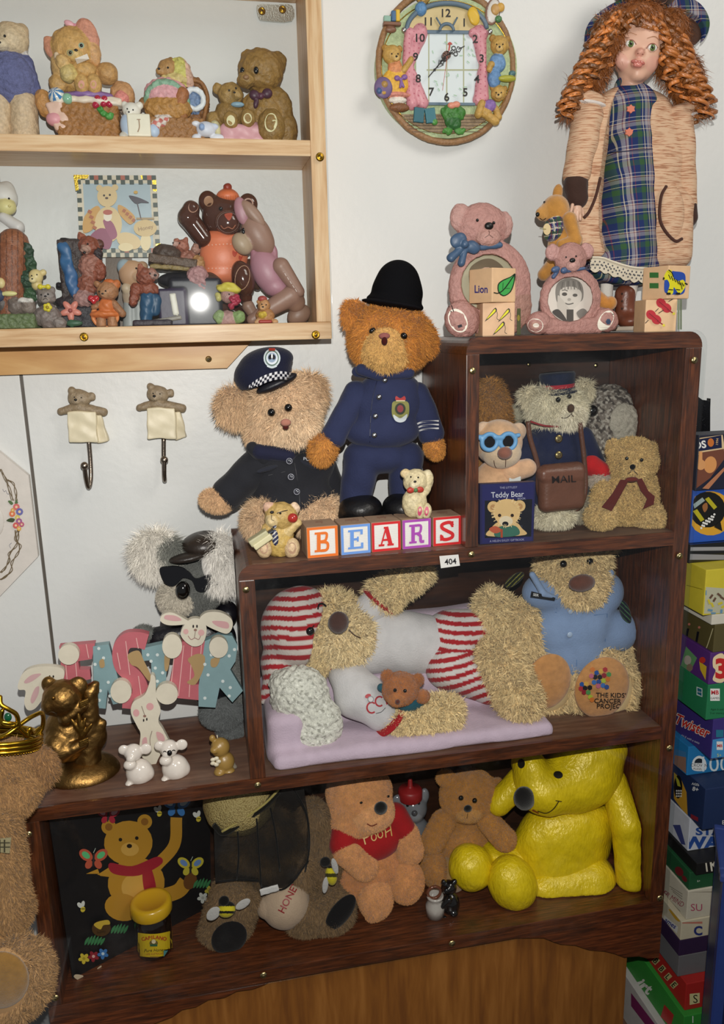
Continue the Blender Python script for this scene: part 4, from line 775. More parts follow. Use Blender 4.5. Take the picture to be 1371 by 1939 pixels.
clockbear('clock_bear_in_yellow_dress', 742, 104, 18, [e(748, 158, 26, 26, 10, dy=-8, c='#d8a83c'), e(748, 130, 14, 18, 9, dy=-8, c='#cf8a5c'), l(765, 132, 779, 112, 6, 5, dy=-12, c=KB), e(756, 204, 20, 8, 8, dy=-8, c='#7a5030'), e(753, 190, 18, 6, 8, dy=-8, c='#ded8cc'), e(750, 180, 30, 5, 10, dy=-8, c='#cf8878')], 1)
f.part('purple_bow', [e(752, 148, 6, 5, 4, dy=-18, c='#7f5c98'), e(766, 146, 6, 5, 4, dy=-18, c='#7f5c98'), l(758, 150, 764, 164, 2.5, dy=-18, c='#7f5c98'), l(760, 150, 758, 165, 2.5, dy=-18, c='#7f5c98')], SMOOTH, k=1, v=1.2)
f.part('purple_plate', [e(726, 166, 18, 19, 5, dy=-16, c='#6c5a80'), e(728, 160, 6, 6, dy=-19, c='#a8864c'), e(718, 172, 5, 5, dy=-19, c='#46608c'), e(727, 176, 4, 3, dy=-19, c='#b8903c')], SMOOTH, k=.6, v=1.3)
clockbear('clock_bear_in_blue_suit', 946, 86, 18, [e(942, 120, 16, 17, 10, dy=-8, c='#6c94c0'), e(936, 148, 13, 18, 9, dy=-8, c='#6088b4'), l(930, 122, 926, 132, 6, 5, dy=-14, c=KB)], 0)
clockbear('clock_bear_in_purple_shirt', 944, 177, 15, [e(928, 200, 12, 11, 8, dy=-10, c='#8a6cac'), e(920, 214, 12, 10, 8, dy=-8, c=KB), l(912, 196, 906, 216, 7, 8, dy=-10, c=KB), l(925, 220, 938, 230, 8, 8, dy=-10, c=KB), l(938, 205, 944, 222, 6, 7, dy=-8, c=KB)], 0)
clockbear('clock_bear_on_top', 802, -8, 15, [e(797, 17, 12, 12, 9, dy=-8, c='#5a88b4')], 0)
f.part('blanket', [e(897, 30, 11, 17, 5, dy=-10, rot=-20, c='#d8b23c')], SMOOTH, noise=(1.4, 4)); f.part('green_tray', [e(960, 149, 18, 6, 7, dy=-14, c='#a8a83c'), e(970, 139, 7, 5, 5, dy=-14, c='#4f7478')], SMOOTH, k=1, v=1.3)
f.part('wall_shelf', [b(742, 46, 17, 3, 6, dy=-8, rd=1, c='#7c5844'), e(740, 56, 11, 6, 5, dy=-6, c='#7c5844')], SMOOTH, k=2, v=1.2)
for x, y, hx, hy, c_, nm in ((733, 36, 7, 5, '#8cb0a0', 0), (745, 31, 4.5, 9, '#46688c', 0), (753, 30, 4, 10, '#d8b23c', 0)): f.part('shelf_book', [b(x, y, hx, hy, 4, dy=-9, rd=1, c=c_)], SMOOTH, v=1.2)
f.part('oval_picture', [e(933, 22, 15, 24, 5, dy=-4, rot=14, c='#8c6c5c'), e(934, 21, 12, 20, 5, dy=-6, rot=14, c='#d8d4cc')], SMOOTH, k=.5, v=1.3); f.part('picture_bear', [e(938, 18, 9, 10, 5, dy=-10, c='#c0985c'), e(948, 14, 8, 8, 5, dy=-10, c='#cfa24c'), e(944, 36, 7, 6, 4, dy=-10, c='#4c7a4c')], SMOOTH, k=1, v=1.3)
f.part('open_book', [b(793, 218, 10, 13, 3, dy=-12, rd=1, rot=5, c='#2f6470'), b(815, 219, 10, 13, 3, dy=-12, rd=1, rot=-8, c='#37707c'), e(823, 231, 6, 6, 4, dy=-12, c='#4c8a3c')], SMOOTH, k=1, v=1.2)
f.part('leafy_pot_plant', [e(858, 214, 24, 16, 9, dy=-12, c='#3f7a34'), e(858, 232, 16, 12, 9, dy=-12, c='#2f6430'), e(848, 248, 10, 6, 6, dy=-10, c='#4c8a3c'), e(870, 248, 11, 6, 6, dy=-10, c='#4c8a3c')], RESIN, noise=(2.4, 2.5), k=2, v=1.3); f.part('pink_flower', [e(855, 200, 8, 6, dy=-18, c='#d89078'), e(864, 198, 8, 6, dy=-18, c='#d89078')], SMOOTH, k=1, v=1.3)
# ---------------- on top of the tall tier ----------------
PLAIDW = ['#23305c', '#3d5a36', '#7c7c88', '#5c2430', '#c9b8a0']
def plaid(x, y, P, a=0, s=1.0):
    u = (P[:, 0]*math.cos(a)+P[:, 2]*math.sin(a))*1000/s; v = (-P[:, 0]*math.sin(a)+P[:, 2]*math.cos(a))*1000/s; al = np.ones(len(x), bool)
    return [(al, '#26335e'), (u % 34 < 9, '#3d5a3a'), ((u+16) % 34 < 5, '#8c8890'), (v % 34 < 8, '#33493e'), ((v+17) % 34 < 4, '#6f7080'), ((u+4) % 17 < 1.6, '#6c2c38'), ((v+3) % 17 < 1.6, '#e0d2b4'), ((u+12) % 34 < 1.3, '#d8d0b0')]
def coatm(m, nt, b_):
    L = nt.links.new; t = N(nt, 'TexCoord'); mp = N(nt, 'Mapping'); mp.inputs['Scale'].default_value = (1, 1, 14); L(t.outputs['Object'], mp.inputs[0]); n = N(nt, 'TexNoise'); n.inputs['Scale'].default_value = 55; n.inputs['Detail'].default_value = 6; L(mp.outputs[0], n.inputs['Vector'])
    r = N(nt, 'ValToRGB'); L(n.outputs['Fac'], r.inputs[0]); E_ = r.color_ramp.elements; E_[0].position = .36; E_[0].color = (*lin('#9c7258'), 1); E_[1].position = .5; E_[1].color = (*lin('#ceae90'), 1); q = E_.new(.44); q.color = (*lin('#bd9072'), 1)
    L(r.outputs[0], b_.inputs['Base Color']); b_.inputs['Roughness'].default_value = .9; b_.inputs['Specular IOR Level'].default_value = .1
    bp = N(nt, 'Bump'); bp.inputs['Strength'].default_value = .4; bp.inputs['Distance'].default_value = .001; L(n.outputs['Fac'], bp.inputs['Height']); L(bp.outputs[0], b_.inputs['Normal'])
def plaidm(m, nt, b_):
    L = nt.links.new; t = N(nt, 'TexCoord'); sp = N(nt, 'SeparateXYZ'); mp = N(nt, 'Mapping'); mp.inputs['Rotation'].default_value = (0, .09, 0); L(t.outputs['Object'], mp.inputs[0]); L(mp.outputs[0], sp.inputs[0]); outs = []
    for ax, per, st in (('X', .034, [(0, '#26335e'), (.16, '#3c5a38'), (.36, '#26335e'), (.44, '#d8d0b0'), (.47, '#26335e'), (.56, '#a09ca0'), (.70, '#6c2c38'), (.73, '#b8a8a0'), (.80, '#26335e'), (.9, '#7c3444'), (.93, '#26335e')]), ('Z', .036, [(0, '#26335e'), (.2, '#33543a'), (.4, '#26335e'), (.48, '#d8d0a8'), (.50, '#26335e'), (.62, '#8c8890'), (.76, '#5c2430'), (.79, '#c8bcac'), (.82, '#26335e'), (.92, '#c8c4c0'), (.94, '#26335e')])):
        ml = N(nt, 'Math'); ml.operation = 'MULTIPLY'; ml.inputs[1].default_value = 1/per; L(sp.outputs[ax], ml.inputs[0]); fr = N(nt, 'Math'); fr.operation = 'FRACT'; L(ml.outputs[0], fr.inputs[0])
        r = N(nt, 'ValToRGB'); r.color_ramp.interpolation = 'CONSTANT'; E_ = r.color_ramp.elements; E_[0].position = 0; E_[0].color = (*lin(st[0][1]), 1); E_[1].position = st[1][0]; E_[1].color = (*lin(st[1][1]), 1)
        for p_, c_ in st[2:]: q = E_.new(p_); q.color = (*lin(c_), 1)
        L(fr.outputs[0], r.inputs[0]); outs.append(r.outputs[0])
    ck = N(nt, 'TexChecker'); ck.inputs['Scale'].default_value = 1500; L(t.outputs['Object'], ck.inputs['Vector']); mr = N(nt, 'MapRange'); mr.inputs['To Min'].default_value = .3; mr.inputs['To Max'].default_value = .7; L(ck.outputs['Fac'], mr.inputs[0])
    mx = N(nt, 'MixRGB'); L(mr.outputs[0], mx.inputs[0]); L(outs[0], mx.inputs[1]); L(outs[1], mx.inputs[2]); L(mx.outputs[0], b_.inputs['Base Color']); b_.inputs['Roughness'].default_value = .9; b_.inputs['Specular IOR Level'].default_value = .1
PLAID = mixmat('plaid_cloth', plaidm)
TWEED = mixmat('streaked_tweed', coatm); SKIN = surf('porcelain', .45); HAIR = surf('doll_hair', .38, island=.35, spec=.7)
f = Fig('porcelain_doll', 'large porcelain doll with ginger ringlets, plaid hat and dress and streaked tan coat', 'doll', 1190, 617, z=ZT, Y=.125, lim=(.0, D-.001))
hd = f.part('head', [e(1206, 86, 49, 56, 46, c='#d8ac94'), e(1206, 122, 34, 34, 34, dy=-12, c='#d8ac94'), e(1212, 99, 7, 6, 7, dy=-46, c='#d49c88'), e(1208, 121, 13, 7, 7, dy=-42, c='#d49c88'), e(1182, 112, 18, 18, 14, dy=-20, c='#d8ac94'), e(1232, 118, 14, 15, 12, dy=-24, c='#d8ac94'), l(1193, 150, 1190, 172, 20, 23, c='#cfa28a'), e(1208, 143, 12, 9, 10, dy=-30, c='#d8ac94')], SKIN, k=9, v=1.5, colf=lambda x, y, P: [(((x-1172)**2+(y-118)**2 < 330), '#d8a592'), (((x-1238)**2+(y-122)**2 < 260), '#d8a592'), (y > 152, '#c9a08a')])
for x, y, rt in ((1194, 83, 8), (1235, 90, 8)):
    f.bead('eye_white', x, y, 10.5, 6.5, col='#e6e2da', on=hd, rot=rt, lift=.12)
    f.bead('iris', x+.5, y, 6, 6.2, col='#5c7440', on=hd, lift=.5, d=4); f.bead('pupil', x+.5, y, 2.6, col='#101410', on=hd, lift=1.15, d=3)
    f.decal('eyelid', [(ST([(x-11, y+2), (x-5, y-6), (x+4, y-7), (x+11, y+1)], 2), '#8c5444')], on=hd, lift=.0042)
f.decal('eyebrow', [(ST([(1180, 70), (1192, 62), (1206, 66)], 1.3), '#a87858'), (ST([(1226, 72), (1240, 69), (1250, 77)], 1.3), '#a87858')], on=hd, lift=.0008)
f.part('lips', [e(1203, 117, 9, 3.6, 4, dy=-50, rot=8, c='#b86a60'), e(1214, 119, 8, 3.6, 4, dy=-50, rot=14, c='#b86a60'), e(1207, 124, 9, 4, 5, dy=-49, rot=8, c='#c87c70')], GLOSS, k=1.5, v=1); f.decal('nostrils', [(EL(1208, 101.5, 1.5, 1), '#8c5848'), (EL(1217, 103, 1.5, 1), '#8c5848')], on=hd)
# hat
f.part('hat', [e(1228, 60, 122, 55, 10, dy=36, rot=-9), e(1226, -20, 62, 40, 52, dy=26)], CLOTH, col='#4c352b', k=8, v=2.4, noise=(1.5, 22))
f.part('hat_brim_band', [e(1227, 57, 130, 62, 15, dy=26, rot=-9), e(1234, 72, 116, 50, 60, dy=16, rot=-9, cut=1, k=3)], PLAID, k=4, v=1.8, noise=(1.6, 16))
# hair: soft base plus ringlets
HC = '#a85a24'
f.part('hair', [e(1150, 75, 28, 50, 34, rot=14, dy=-4, c='#8a5226'), e(1120, 140, 26, 44, 30, rot=22, c='#8a5226'), e(1266, 84, 34, 60, 34, dy=-4, c='#8a5226'), e(1295, 150, 34, 50, 30, rot=-16, c='#8a5226'), e(1206, 32, 50, 22, 44, dy=-4, c='#96592a'), l(1095, 170, 1078, 210, 20, 14, c='#8a5226'), l(1310, 180, 1325, 210, 20, 14, c='#8a5226')], HAIR, k=8, v=2.6, noise=(3, 8), fur=FP(22, den=.3, w=.9, comb=(0, -.1, -1.1), curl=1.0, rand=.5, up=.5, max=9000))
rg = np.random.default_rng(11); cur = []
def ring(x0, y0, x1, y1, bow, R0, dy0, n=1):
    L_ = math.hypot(x1-x0, y1-y0); m = int(L_/2.2)+4; ph = rg.uniform(0, 6.28); pitch = rg.uniform(19, 27); p = []; sgn = rg.choice([-1, 1])
    cc_ = '#%02x%02x%02x' % tuple(int(c*q) for c, q in zip((172, 106, 52), [rg.uniform(.6, 1.25)]*3))
    for j in range(3):
      p = []
      for i in range(m):
        t = i/(m-1); cx = x0+(x1-x0)*t+bow*math.sin(t*math.pi); cy = y0+(y1-y0)*t; a = ph+j*.42+sgn*2*math.pi*L_*t/pitch; R_ = R0*(.45+.75*math.sin(min(t*1.5, 1)*math.pi/2))
        p.append((cx+R_*math.cos(a), cy+R_*.25*math.sin(a), dy0+R_*math.sin(a), (2.9 if t < .92 else 1.6)))
      cur.append((p, 3, cc_))
for i in range(30):
    t = rg.random(); x0 = 1172-rg.uniform(0, 30); y0 = 28+rg.uniform(0, 60); ring(x0, y0, 1150-90*t+rg.uniform(-12, 10), 125+105*t+rg.uniform(-28, 8), rg.uniform(-18, 4), rg.uniform(7, 12), rg.uniform(-44, 0))
for i in range(36):
    t = rg.random(); x0 = 1243+rg.uniform(0, 40); y0 = 30+rg.uniform(0, 70); ring(x0, y0, 1268+78*t+rg.uniform(-12, 8), 165+62*t+rg.uniform(-40, 12), rg.uniform(-4, 20), rg.uniform(7, 13), rg.uniform(-44, 0))
for x in np.linspace(1165, 1250, 12): ring(x, 24+rg.uniform(-4, 4), x+(x-1208)*.35, 48+abs(x-1208)*.55+rg.uniform(-4, 8), rg.uniform(-5, 5), 5, -42)
ring(1330, 150, 1345, 222, 8, 9, -20); ring(1320, 170, 1312, 236, 4, 8, -20); ring(1090, 150, 1062, 222, -8, 8, -20); ring(1100, 160, 1075, 228, -2, 8, -24)
f.tube('ringlets', cur, HAIR, seg=5)
# dress, coat
f.part('dress', [e(1196, 215, 52, 56, 38, dy=-2), l(1192, 270, 1182, 480, 42, 60, dy=-2), b(1176, 512, 62, 26, 40, rd=16, rot=6)], PLAID, k=12, v=1.9, noise=(2.6, 11))
f.part('collar', [tor(1192, 172, 24, 8, rot=5)], PLAID, v=1.5)
for x, y in ((1195, 206), (1192, 250)): f.slab('flower_button', [(x+(8.5 if i % 2 else 6)*math.cos(i*math.pi/6), y+(8.5 if i % 2 else 6)*math.sin(i*math.pi/6)) for i in range(12)], 3, SMOOTH, '#cc7258', dy=-41)
f.decal('waist_seam', [(ST([(1156, 286), (1190, 286), (1236, 282)], 2), '#1c2444')], Y=f.Y0-.034)
sh = []
hem = [(1118, 487), (1140, 488), (1160, 495), (1185, 503), (1205, 507), (1228, 508)]
hm = CU(hem, 5); f.tube('lace_heading', [([(x, y, -58) for x, y in hm], 2, '#d8d0bc')], CLOTH)
low = [(x, y+23+6*abs(math.sin(i*.75))) for i, (x, y) in enumerate(hm)]; f.slab('lace_trim', hm+low[::-1], 1.2, CLOTH, '#cdc4b0', dy=-57)
f.decal('lace_holes', [(EL(x+dx, y+dy_, 1.7, 1.7, n=7), '#4a4c50') for i, (x, y) in enumerate(hm[::2]) for dx, dy_ in ((0, 8), (3, 14), (-3, 14), (0, 20))], Y=f.P(1180, 510, -58)[1], lift=.0003)
f.part('coat', [e(1192, 235, 92, 66, 46, dy=8), e(1240, 330, 62, 130, 44, dy=4, rot=-4), e(1118, 330, 46, 130, 40, dy=4, rot=6), b(1258, 440, 44, 70, 44, rd=26, rot=-2), b(1116, 420, 36, 70, 36, rd=22, rot=8), e(1190, 380, 104, 130, 20, dy=40), e(1192, 290, 47, 200, 60, dy=-50, cut=1, rot=6, k=4)], TWEED, k=16, v=2.2, noise=(1.8, 14))
f.part('sleeve', [l(1112, 225, 1092, 330, 30, 25, dy=-10, dy2=-30)], TWEED, k=4, noise=(1.6, 9)); f.part('sleeve', [l(1284, 230, 1300, 385, 28, 20, dy=-8, dy2=-16)], TWEED, k=4, noise=(1.6, 9))
f.part('pocket', [e(1273, 404, 25, 50, 10, dy=-40, rot=-6)], TWEED, v=1.8); f.part('cuff', [l(1090, 348, 1092, 374, 23, 21, dy=-32, c='#3e2c26')], CLOTH, noise=(.8, 5)); f.part('cuff', [l(1300, 394, 1303, 414, 19, 17, dy=-18, c='#3e2c26')], CLOTH, noise=(.8, 5))
f.part('coat_lapel', [e(1116, 187, 34, 14, 16, dy=-16, rot=14), e(1104, 196, 20, 10, 12, dy=-14, rot=30)], TWEED, k=4, noise=(1, 6)); f.part('coat_lining', [e(1120, 196, 30, 5, 14, dy=-20, rot=8, c='#d6d0ca'), ], CLOTH)
f.part('coat_lapel', [e(1292, 208, 34, 12, 16, dy=-16, rot=-14)], TWEED, k=4, noise=(1, 6)); f.part('coat_lining', [e(1300, 221, 26, 5, 14, dy=-20, rot=-18, c='#d6d0ca')], CLOTH)
for pp in ([(1262, 352), (1252, 372), (1249, 410), (1258, 435), (1278, 456), (1292, 452)], [(1137, 336), (1128, 372), (1116, 400), (1106, 412)]): f.tube('pocket_edge', [([(x, y, -46) for x, y in CU(pp)], 3, '#4a3028')], CLOTH)
f.part('hand', [l(1090, 378, 1094, 400, 10, 8, dy=-36, c='#d0aa92'), l(1089, 398, 1087, 412, 3.4, 2.6, dy=-40, c='#d0aa92'), l(1094, 400, 1093, 418, 3.4, 2.6, dy=-41, c='#d0aa92'), l(1098, 400, 1099, 416, 3.2, 2.6, dy=-39, c='#d0aa92'), l(1102, 396, 1105, 409, 3, 2.4, dy=-36, c='#d0aa92'), l(1084, 388, 1081, 402, 3.4, 2.6, dy=-42, c='#d0aa92')], SKIN, k=1.5, v=1.2)
f.part('hand', [l(1300, 414, 1299, 426, 8, 7, dy=4, c='#d0aa92')], SKIN)
f.part('stocking', [l(1195, 530, 1190, 560, 15, 14, dy=-6, c='#d8d0c6')], CLOTH, noise=(1, 4)); f.part('stocking', [l(1150, 520, 1148, 580, 12, 11, dy=6, c='#d8d4cc')], CLOTH)
f.part('boot', [l(1184, 556, 1184, 596, 18, 20, dy=-6), e(1196, 608, 24, 14, 24, dy=-20)], LEATHER, col='#6a3a28', k=10, v=1.6, noise=(1, 8)); f.decal('boot_eyelets', [(EL(1178, y, 2, n=8), '#301a12') for y in (556, 570, 584)], Y=f.Y0-.021)
f.part('boot', [l(1148, 590, 1150, 606, 14, 16, dy=8), e(1152, 612, 18, 12, 20, dy=-2)], LEATHER, col='#6a3a28', k=8)
f.part('stand_base', [b(1180, 622, 62, 4, 46, dy=-2, rd=2, c='#b8ac9c')], SMOOTH)
# jointed bear held by the doll
f = Fig('jointed_teddy', 'small golden jointed teddy in a plaid waistcoat held by the porcelain doll', 'teddy bear', 1065, 520, Y=.090, lim=(0, D), floor=False)
JB = '#b5813c'
h = f.part('head', [e(1052, 398, 27, 28, 22, c=JB), e(1032, 402, 18, 14, 14, rot=-25, c='#bd8a48'), l(1028, 408, 1021, 402, 8, 5, dy=-2, c='#bd8a48')], PLUSH, k=6, v=1.6); f.part('ear', [e(1056, 366, 10, 17, 6, rot=8, c='#b07c3a')], PLUSH); f.bead('eye', 1031, 383, 2.4, on=h); f.bead('nose', 1018, 406, 4, 4, on=h, mat=SMOOTH)
f.decal('mouth', [(ST([(1022, 413), (1028, 417), (1034, 413)], 1.4), '#2c1c10')], on=h)
f.part('body', [e(1064, 470, 28, 44, 22, c=JB)], PLUSH); f.part('arm', [l(1078, 415, 1090, 455, 14, 12, dy=-20, c=JB), l(1090, 455, 1062, 462, 12, 8, dy=-22, c=JB)], PLUSH, k=5); f.part('leg', [l(1050, 500, 1030, 520, 16, 12, dy=-6, c='#a87636')], PLUSH)
f.part('foot', [l(1100, 540, 1150, 578, 15, 12, dy=2, c='#c08038'), e(1156, 574, 12, 13, 12, dy=2, c='#c98a40')], PLUSH, k=4)
f.part('waistcoat', [e(1048, 432, 18, 26, 22, dy=-6, rot=14)], CLOTH, colf=lambda x, y, P: plaid(x, y, P, .1, .45), v=1.4); f.slab('button', EL(1036, 434, 7, 11), 2, SMOOTH, '#cdb98c', dy=-28)
f.tube('whisker', [([(1022, 433, -29), (1034, 434, -30)], .6, '#8a8448')], CLOTH)
PKB = '#a87c74'
def frame(name, lab, parts, hole, eyes, nose, ears, photo, bx):
    f = Fig('bear_photo_frame', lab, 'photo frame', bx, 632, z=ZT, Y=.034, lim=(0.004, D)); cx, cy, R_ = hole
    o = f.part('frame', parts+[dict(t='l', x=cx, y=cy, x2=cx, y2=cy, r=R_, r2=R_, dy=-40, dy2=40, c='#8c6458', cut=1, paint=0, k=1)], surf('sculpted_fur', .6, bump=1.0, scale=330, var=.12, vscale=150), k=3, v=1.5, noise=(.9, 2.6)); return f, o
f, o = frame('f', 'larger pink bear photo frame with blue bow behind the stacked lion blocks', [e(912, 428, 50, 42, 22, c=PKB), e(872, 412, 21, 26, 10, c='#b08880'), e(953, 427, 19, 26, 10, c='#b08880'), e(925, 450, 24, 18, 14, dy=-18, c='#b0867c'), e(928, 545, 82, 88, 22, c=PKB), e(952, 580, 58, 56, 20, c='#9a7468'), e(875, 605, 34, 36, 20, dy=-14, rot=-35, c=PKB)], (925, 535, 52), 0, 0, 0, 0, 930)
f.bead('eye', 904, 417, 3, on=o); f.bead('eye', 935, 422, 3, on=o); f.bead('nose', 926, 428, 9, 7, on=o, mat=SMOOTH); f.decal('mouth', [(ST([(926, 436), (926, 444), (918, 450)], 1.2), '#5c3c34'), (ST([(926, 444), (934, 450)], 1.2, 0), '#5c3c34')], on=o)
f.decal('sole', [(EL(867, 607, 17, 24, -28), '#e2dccc'), (EL(864, 607, 3.4, n=8), '#9c6c60'), (EL(866, 612, 4, n=8), '#9c6c60'), (RC(867, 615, 875, 620, -20), '#2c2c34')]+[(ST([(845+i*5, 582-i*2), (850+i*4.5, 592-i)], 1.8, 0), '#2c2020') for i in range(3)], on=o)
f.part('bow', [e(868, 455, 17, 13, 7, dy=-24, rot=-25), e(895, 468, 15, 12, 7, dy=-24, rot=20), e(880, 462, 8, 8, 8, dy=-28), l(876, 468, 854, 488, 6, 8, dy=-22), l(882, 470, 873, 498, 5, 7, dy=-22), l(900, 470, 946, 464, 5, 6, dy=-18)], SMOOTH, col='#3c5470', k=2, v=1.4, noise=(1, 4))
f.slab('mirror_disc', EL(925, 537, 56, 58, n=40), 4, GLOSS, '#a09a80', dy=8)
f.decal('portrait_print', [(EL(925, 537, 50, 52, n=40), '#a8a48c'), (SM([(888, 515), (905, 495), (930, 490), (952, 505), (960, 530), (900, 560)]), '#6c604e'), (EL(922, 538, 26, 32), '#c0a08c')], Y=f.P(925, 537, 7)[1], lift=.0003, mat=GLOSS)
f, o = frame('f', 'smaller pink bear photo frame holding a grey portrait of a child', [e(1080, 490, 32, 30, 18, c=PKB), e(1046, 478, 14, 16, 8, c='#b58a84'), e(1110, 476, 15, 16, 8, c='#b58a84'), e(1084, 503, 15, 12, 12, dy=-14, c='#b88e86'), e(1080, 567, 62, 60, 20, c=PKB), b(1080, 618, 60, 16, 22, rd=10, c='#a47870'), e(1020, 612, 24, 22, 18, dy=-10, c=PKB), e(1146, 606, 26, 22, 18, dy=-10, rot=30, c=PKB)], (1080, 567, 42), 0, 0, 0, 0, 1080)
f.bead('eye', 1072, 487, 1.8, on=o); f.bead('eye', 1091, 485, 1.8, on=o); f.bead('nose', 1084, 493, 6, 4.5, on=o, mat=SMOOTH)
f.decal('sole', [(EL(1014, 616, 15, 13, 10), '#ddd4c6'), (EL(1014, 616, 8, 7), '#a87c6c'), (EL(1015, 616, 6, 4), '#ddd4c6')], on=o); f.decal('sole', [(EL(1147, 607, 13, 21, 32), '#e2dccc'), (EL(1152, 609, 5, 6, n=6), '#2c3e58')]+[(ST([(1157+i*3, 590+i*5), (1165+i*2.4, 588+i*6)], 2, 0), '#2c2020') for i in range(3)], on=o)
f.part('bow', [e(1052, 510, 9, 6, 5, dy=-18, rot=-12), e(1068, 512, 7, 6, 5, dy=-18), l(1056, 514, 1048, 524, 3, 4, dy=-16), l(1072, 514, 1106, 508, 3, 3, dy=-16)], SMOOTH, col='#44597c', k=1.5, v=1.2)
f.slab('photograph', EL(1080, 567, 45, 45, n=36), 3, PAPER, '#c8c0ae', dy=6)
G = lambda v: '#%02x%02x%02x' % (v, int(v*.97), int(v*.92))
f.decal('portrait_print', [(EL(1080, 567, 43, n=36), G(208)), (SM([(1052, 560), (1054, 540), (1066, 529), (1084, 527), (1100, 536), (1105, 556), (1098, 572), (1060, 575)]), G(128)), (SM([(1060, 553), (1066, 545), (1085, 543), (1100, 552), (1101, 566), (1094, 578), (1084, 584), (1072, 580), (1062, 568)]), G(200)), (EL(1069, 557, 5, 3.4), G(84)), (EL(1089, 559, 4.6, 3), G(90)), (ST([(1064, 550), (1070, 549), (1075, 551)], 1.6), G(110)), (EL(1078, 567, 3.4, 2.6), G(160)), (ST([(1070, 574), (1077, 576), (1086, 574)], 2), G(100)), (SM([(1056, 560), (1064, 566), (1076, 582), (1082, 592), (1072, 602), (1058, 588)]), G(188)), (SM([(1046, 590), (1058, 586), (1072, 604), (1070, 609), (1052, 598)]), G(74)), (RC(1073, 586, 1086, 609), G(78)), (SM([(1092, 592), (1104, 584), (1112, 592), (1100, 604)]), G(122))]+[(ST([(1066+i*5, 531+abs(i-3)), (1064+i*6, 548)], 1.8, 0), G(150 if i % 2 else 104)) for i in range(7)], Y=f.P(1080, 567, 5)[1], lift=.0003, mat=PAPER)
# wooden picture blocks
WB_ = surf('birch', .6, bump=.1, scale=200, var=.07, aniso=(1, 1, 12))
def cube(name, lab, cx, py, z, yaw, size, mat=WB_, col='#d6b48c', Y=None, group=None, cat='block'):
    """a real cube of given size standing at z; the front bottom centre is seen at pixel (cx,py)"""
    c_ = at(cx, py, Y) if Y is not None else pl(cx, py, 2, z); a = math.radians(yaw); R = np.array([[math.cos(a), -math.sin(a), 0], [math.sin(a), math.cos(a), 0], [0, 0, 1]])
    nf = R @ np.array([0, -1, 0]); org = np.array([c_[0], c_[1], z]); ctr = org-nf*size/2
    f = Fig(name, lab, cat, cx, py, Y=float(org[1]), group=group); f.root.location = ctr; f.base = ctr.copy()
    bm = box_geo(-size/2, size/2, -size/2, size/2, 0, size, size*.035); o = bm_obj('block', bm, mat, f.root, (0, 0, 0), col, xf=Matrix([list(r)+[0] for r in R]+[[0, 0, 0, 1]])); f.body = o
    f.front = plane(org, nf); f.left = plane(ctr+R @ np.array([-size/2, 0, 0]), R @ np.array([-1, 0, 0])); f.right = plane(ctr+R @ np.array([size/2, 0, 0]), R @ np.array([1, 0, 0])); f.top = plane([0, 0, z+size], [0, 0, 1]); f.org = org; f.R = R; f.ctr = ctr; return f
S_ = .0415
f = cube('picture_block', 'wooden picture block with three yellow needles under the lion block', 944, 641, ZT, -6, S_, Y=.004, col='#d2ac88')
f.decal('needles', [(SM([(x-18, y+22), (x-1, y-2), (x+4, y-3), (x+3, y+4)], 3), '#1c1a14') for x, y in ((936, 587), (961, 588), (951, 613))]+[(SM([(x-15, y+18), (x-1, y), (x+2, y-1), (x+1, y+4)], 3), '#d8d020') for x, y in ((936, 587), (961, 588), (951, 613))]+[(ST([(x+3, y-2), (x+6, y+8), (x+5, y+16), (x+9, y+19)], 1), '#3a3428') for x, y in ((936, 587), (961, 588), (951, 613))], f=f.front)
f.decal('side_paint', [(RC(979, 584, 986, 634), '#2f5a38'), (EL(982, 602, 2.6, 6), '#a8a83c')], f=f.right)
f = cube('picture_block', 'wooden block with a green leaf and the word Lion, on top of the needle block', 954, 577, ZT+S_+.0003, 24, S_, Y=.002, col='#d4b088')
f.decal('leaf', [(SM([(943, 552), (943, 538), (952, 530), (966, 524), (976, 518), (974, 536), (968, 552), (958, 560), (950, 560)]), '#17301c'), (SM([(945, 551), (945, 539), (953, 532), (966, 526), (973, 522), (972, 536), (966, 551), (958, 558), (951, 558)]), '#3fa04c'), (ST([(935, 554), (944, 555), (956, 546), (975, 519)], 2), '#101c10'), (ST([(956, 546), (966, 546)], 1), '#1c4c28'), (ST([(952, 548), (953, 535)], 1), '#1c4c28')], f=f.front)
f.decal('lettering', [TX('Lion', 911, 547, 15, 0, '#2c2c74', wx=.72, bold=.02)], f=f.left)
f = cube('picture_block', 'wooden picture block with two red violins under the zebra block', 1250, 627, ZT, -10, S_+.0005, Y=.006, col='#d8b48c')
def violin(x, y): return [(EL(x-4, y-3, 10, 8.5, 40), '#b02430'), (EL(x+6, y+6, 10, 8.5, 40), '#b02430'), (ST([(x+8, y+9), (x+19, y+16)], 2.2, 0), '#8a1c26'), (ST([(x-15, y+13), (x-9, y+7)], 1.4, 0), '#3a3028'), (ST([(x+10, y-6), (x+20, y-12)], 1.4, 0), '#3a3028'), (EL(x+20, y+17, 2.6), '#d8c840'), (ST([(x-8, y-6), (x+10, y+9)], 1, 0), '#5c0c14')]
f.decal('violins', violin(1256, 577)+violin(1237, 599), f=f.front); f.decal('green_glass_strip', [(RC(1283, 568, 1287, 624), '#8fb09c'), (RC(1288, 567, 1291, 624), '#6c9078')], f=f.right)
f = cube('picture_block', 'wooden block with a yellow striped zebra on blue, on top of the violin block', 1284, 565, ZT+S_+.0008, 18, S_+.0005, Y=.004, col='#d8b48c')
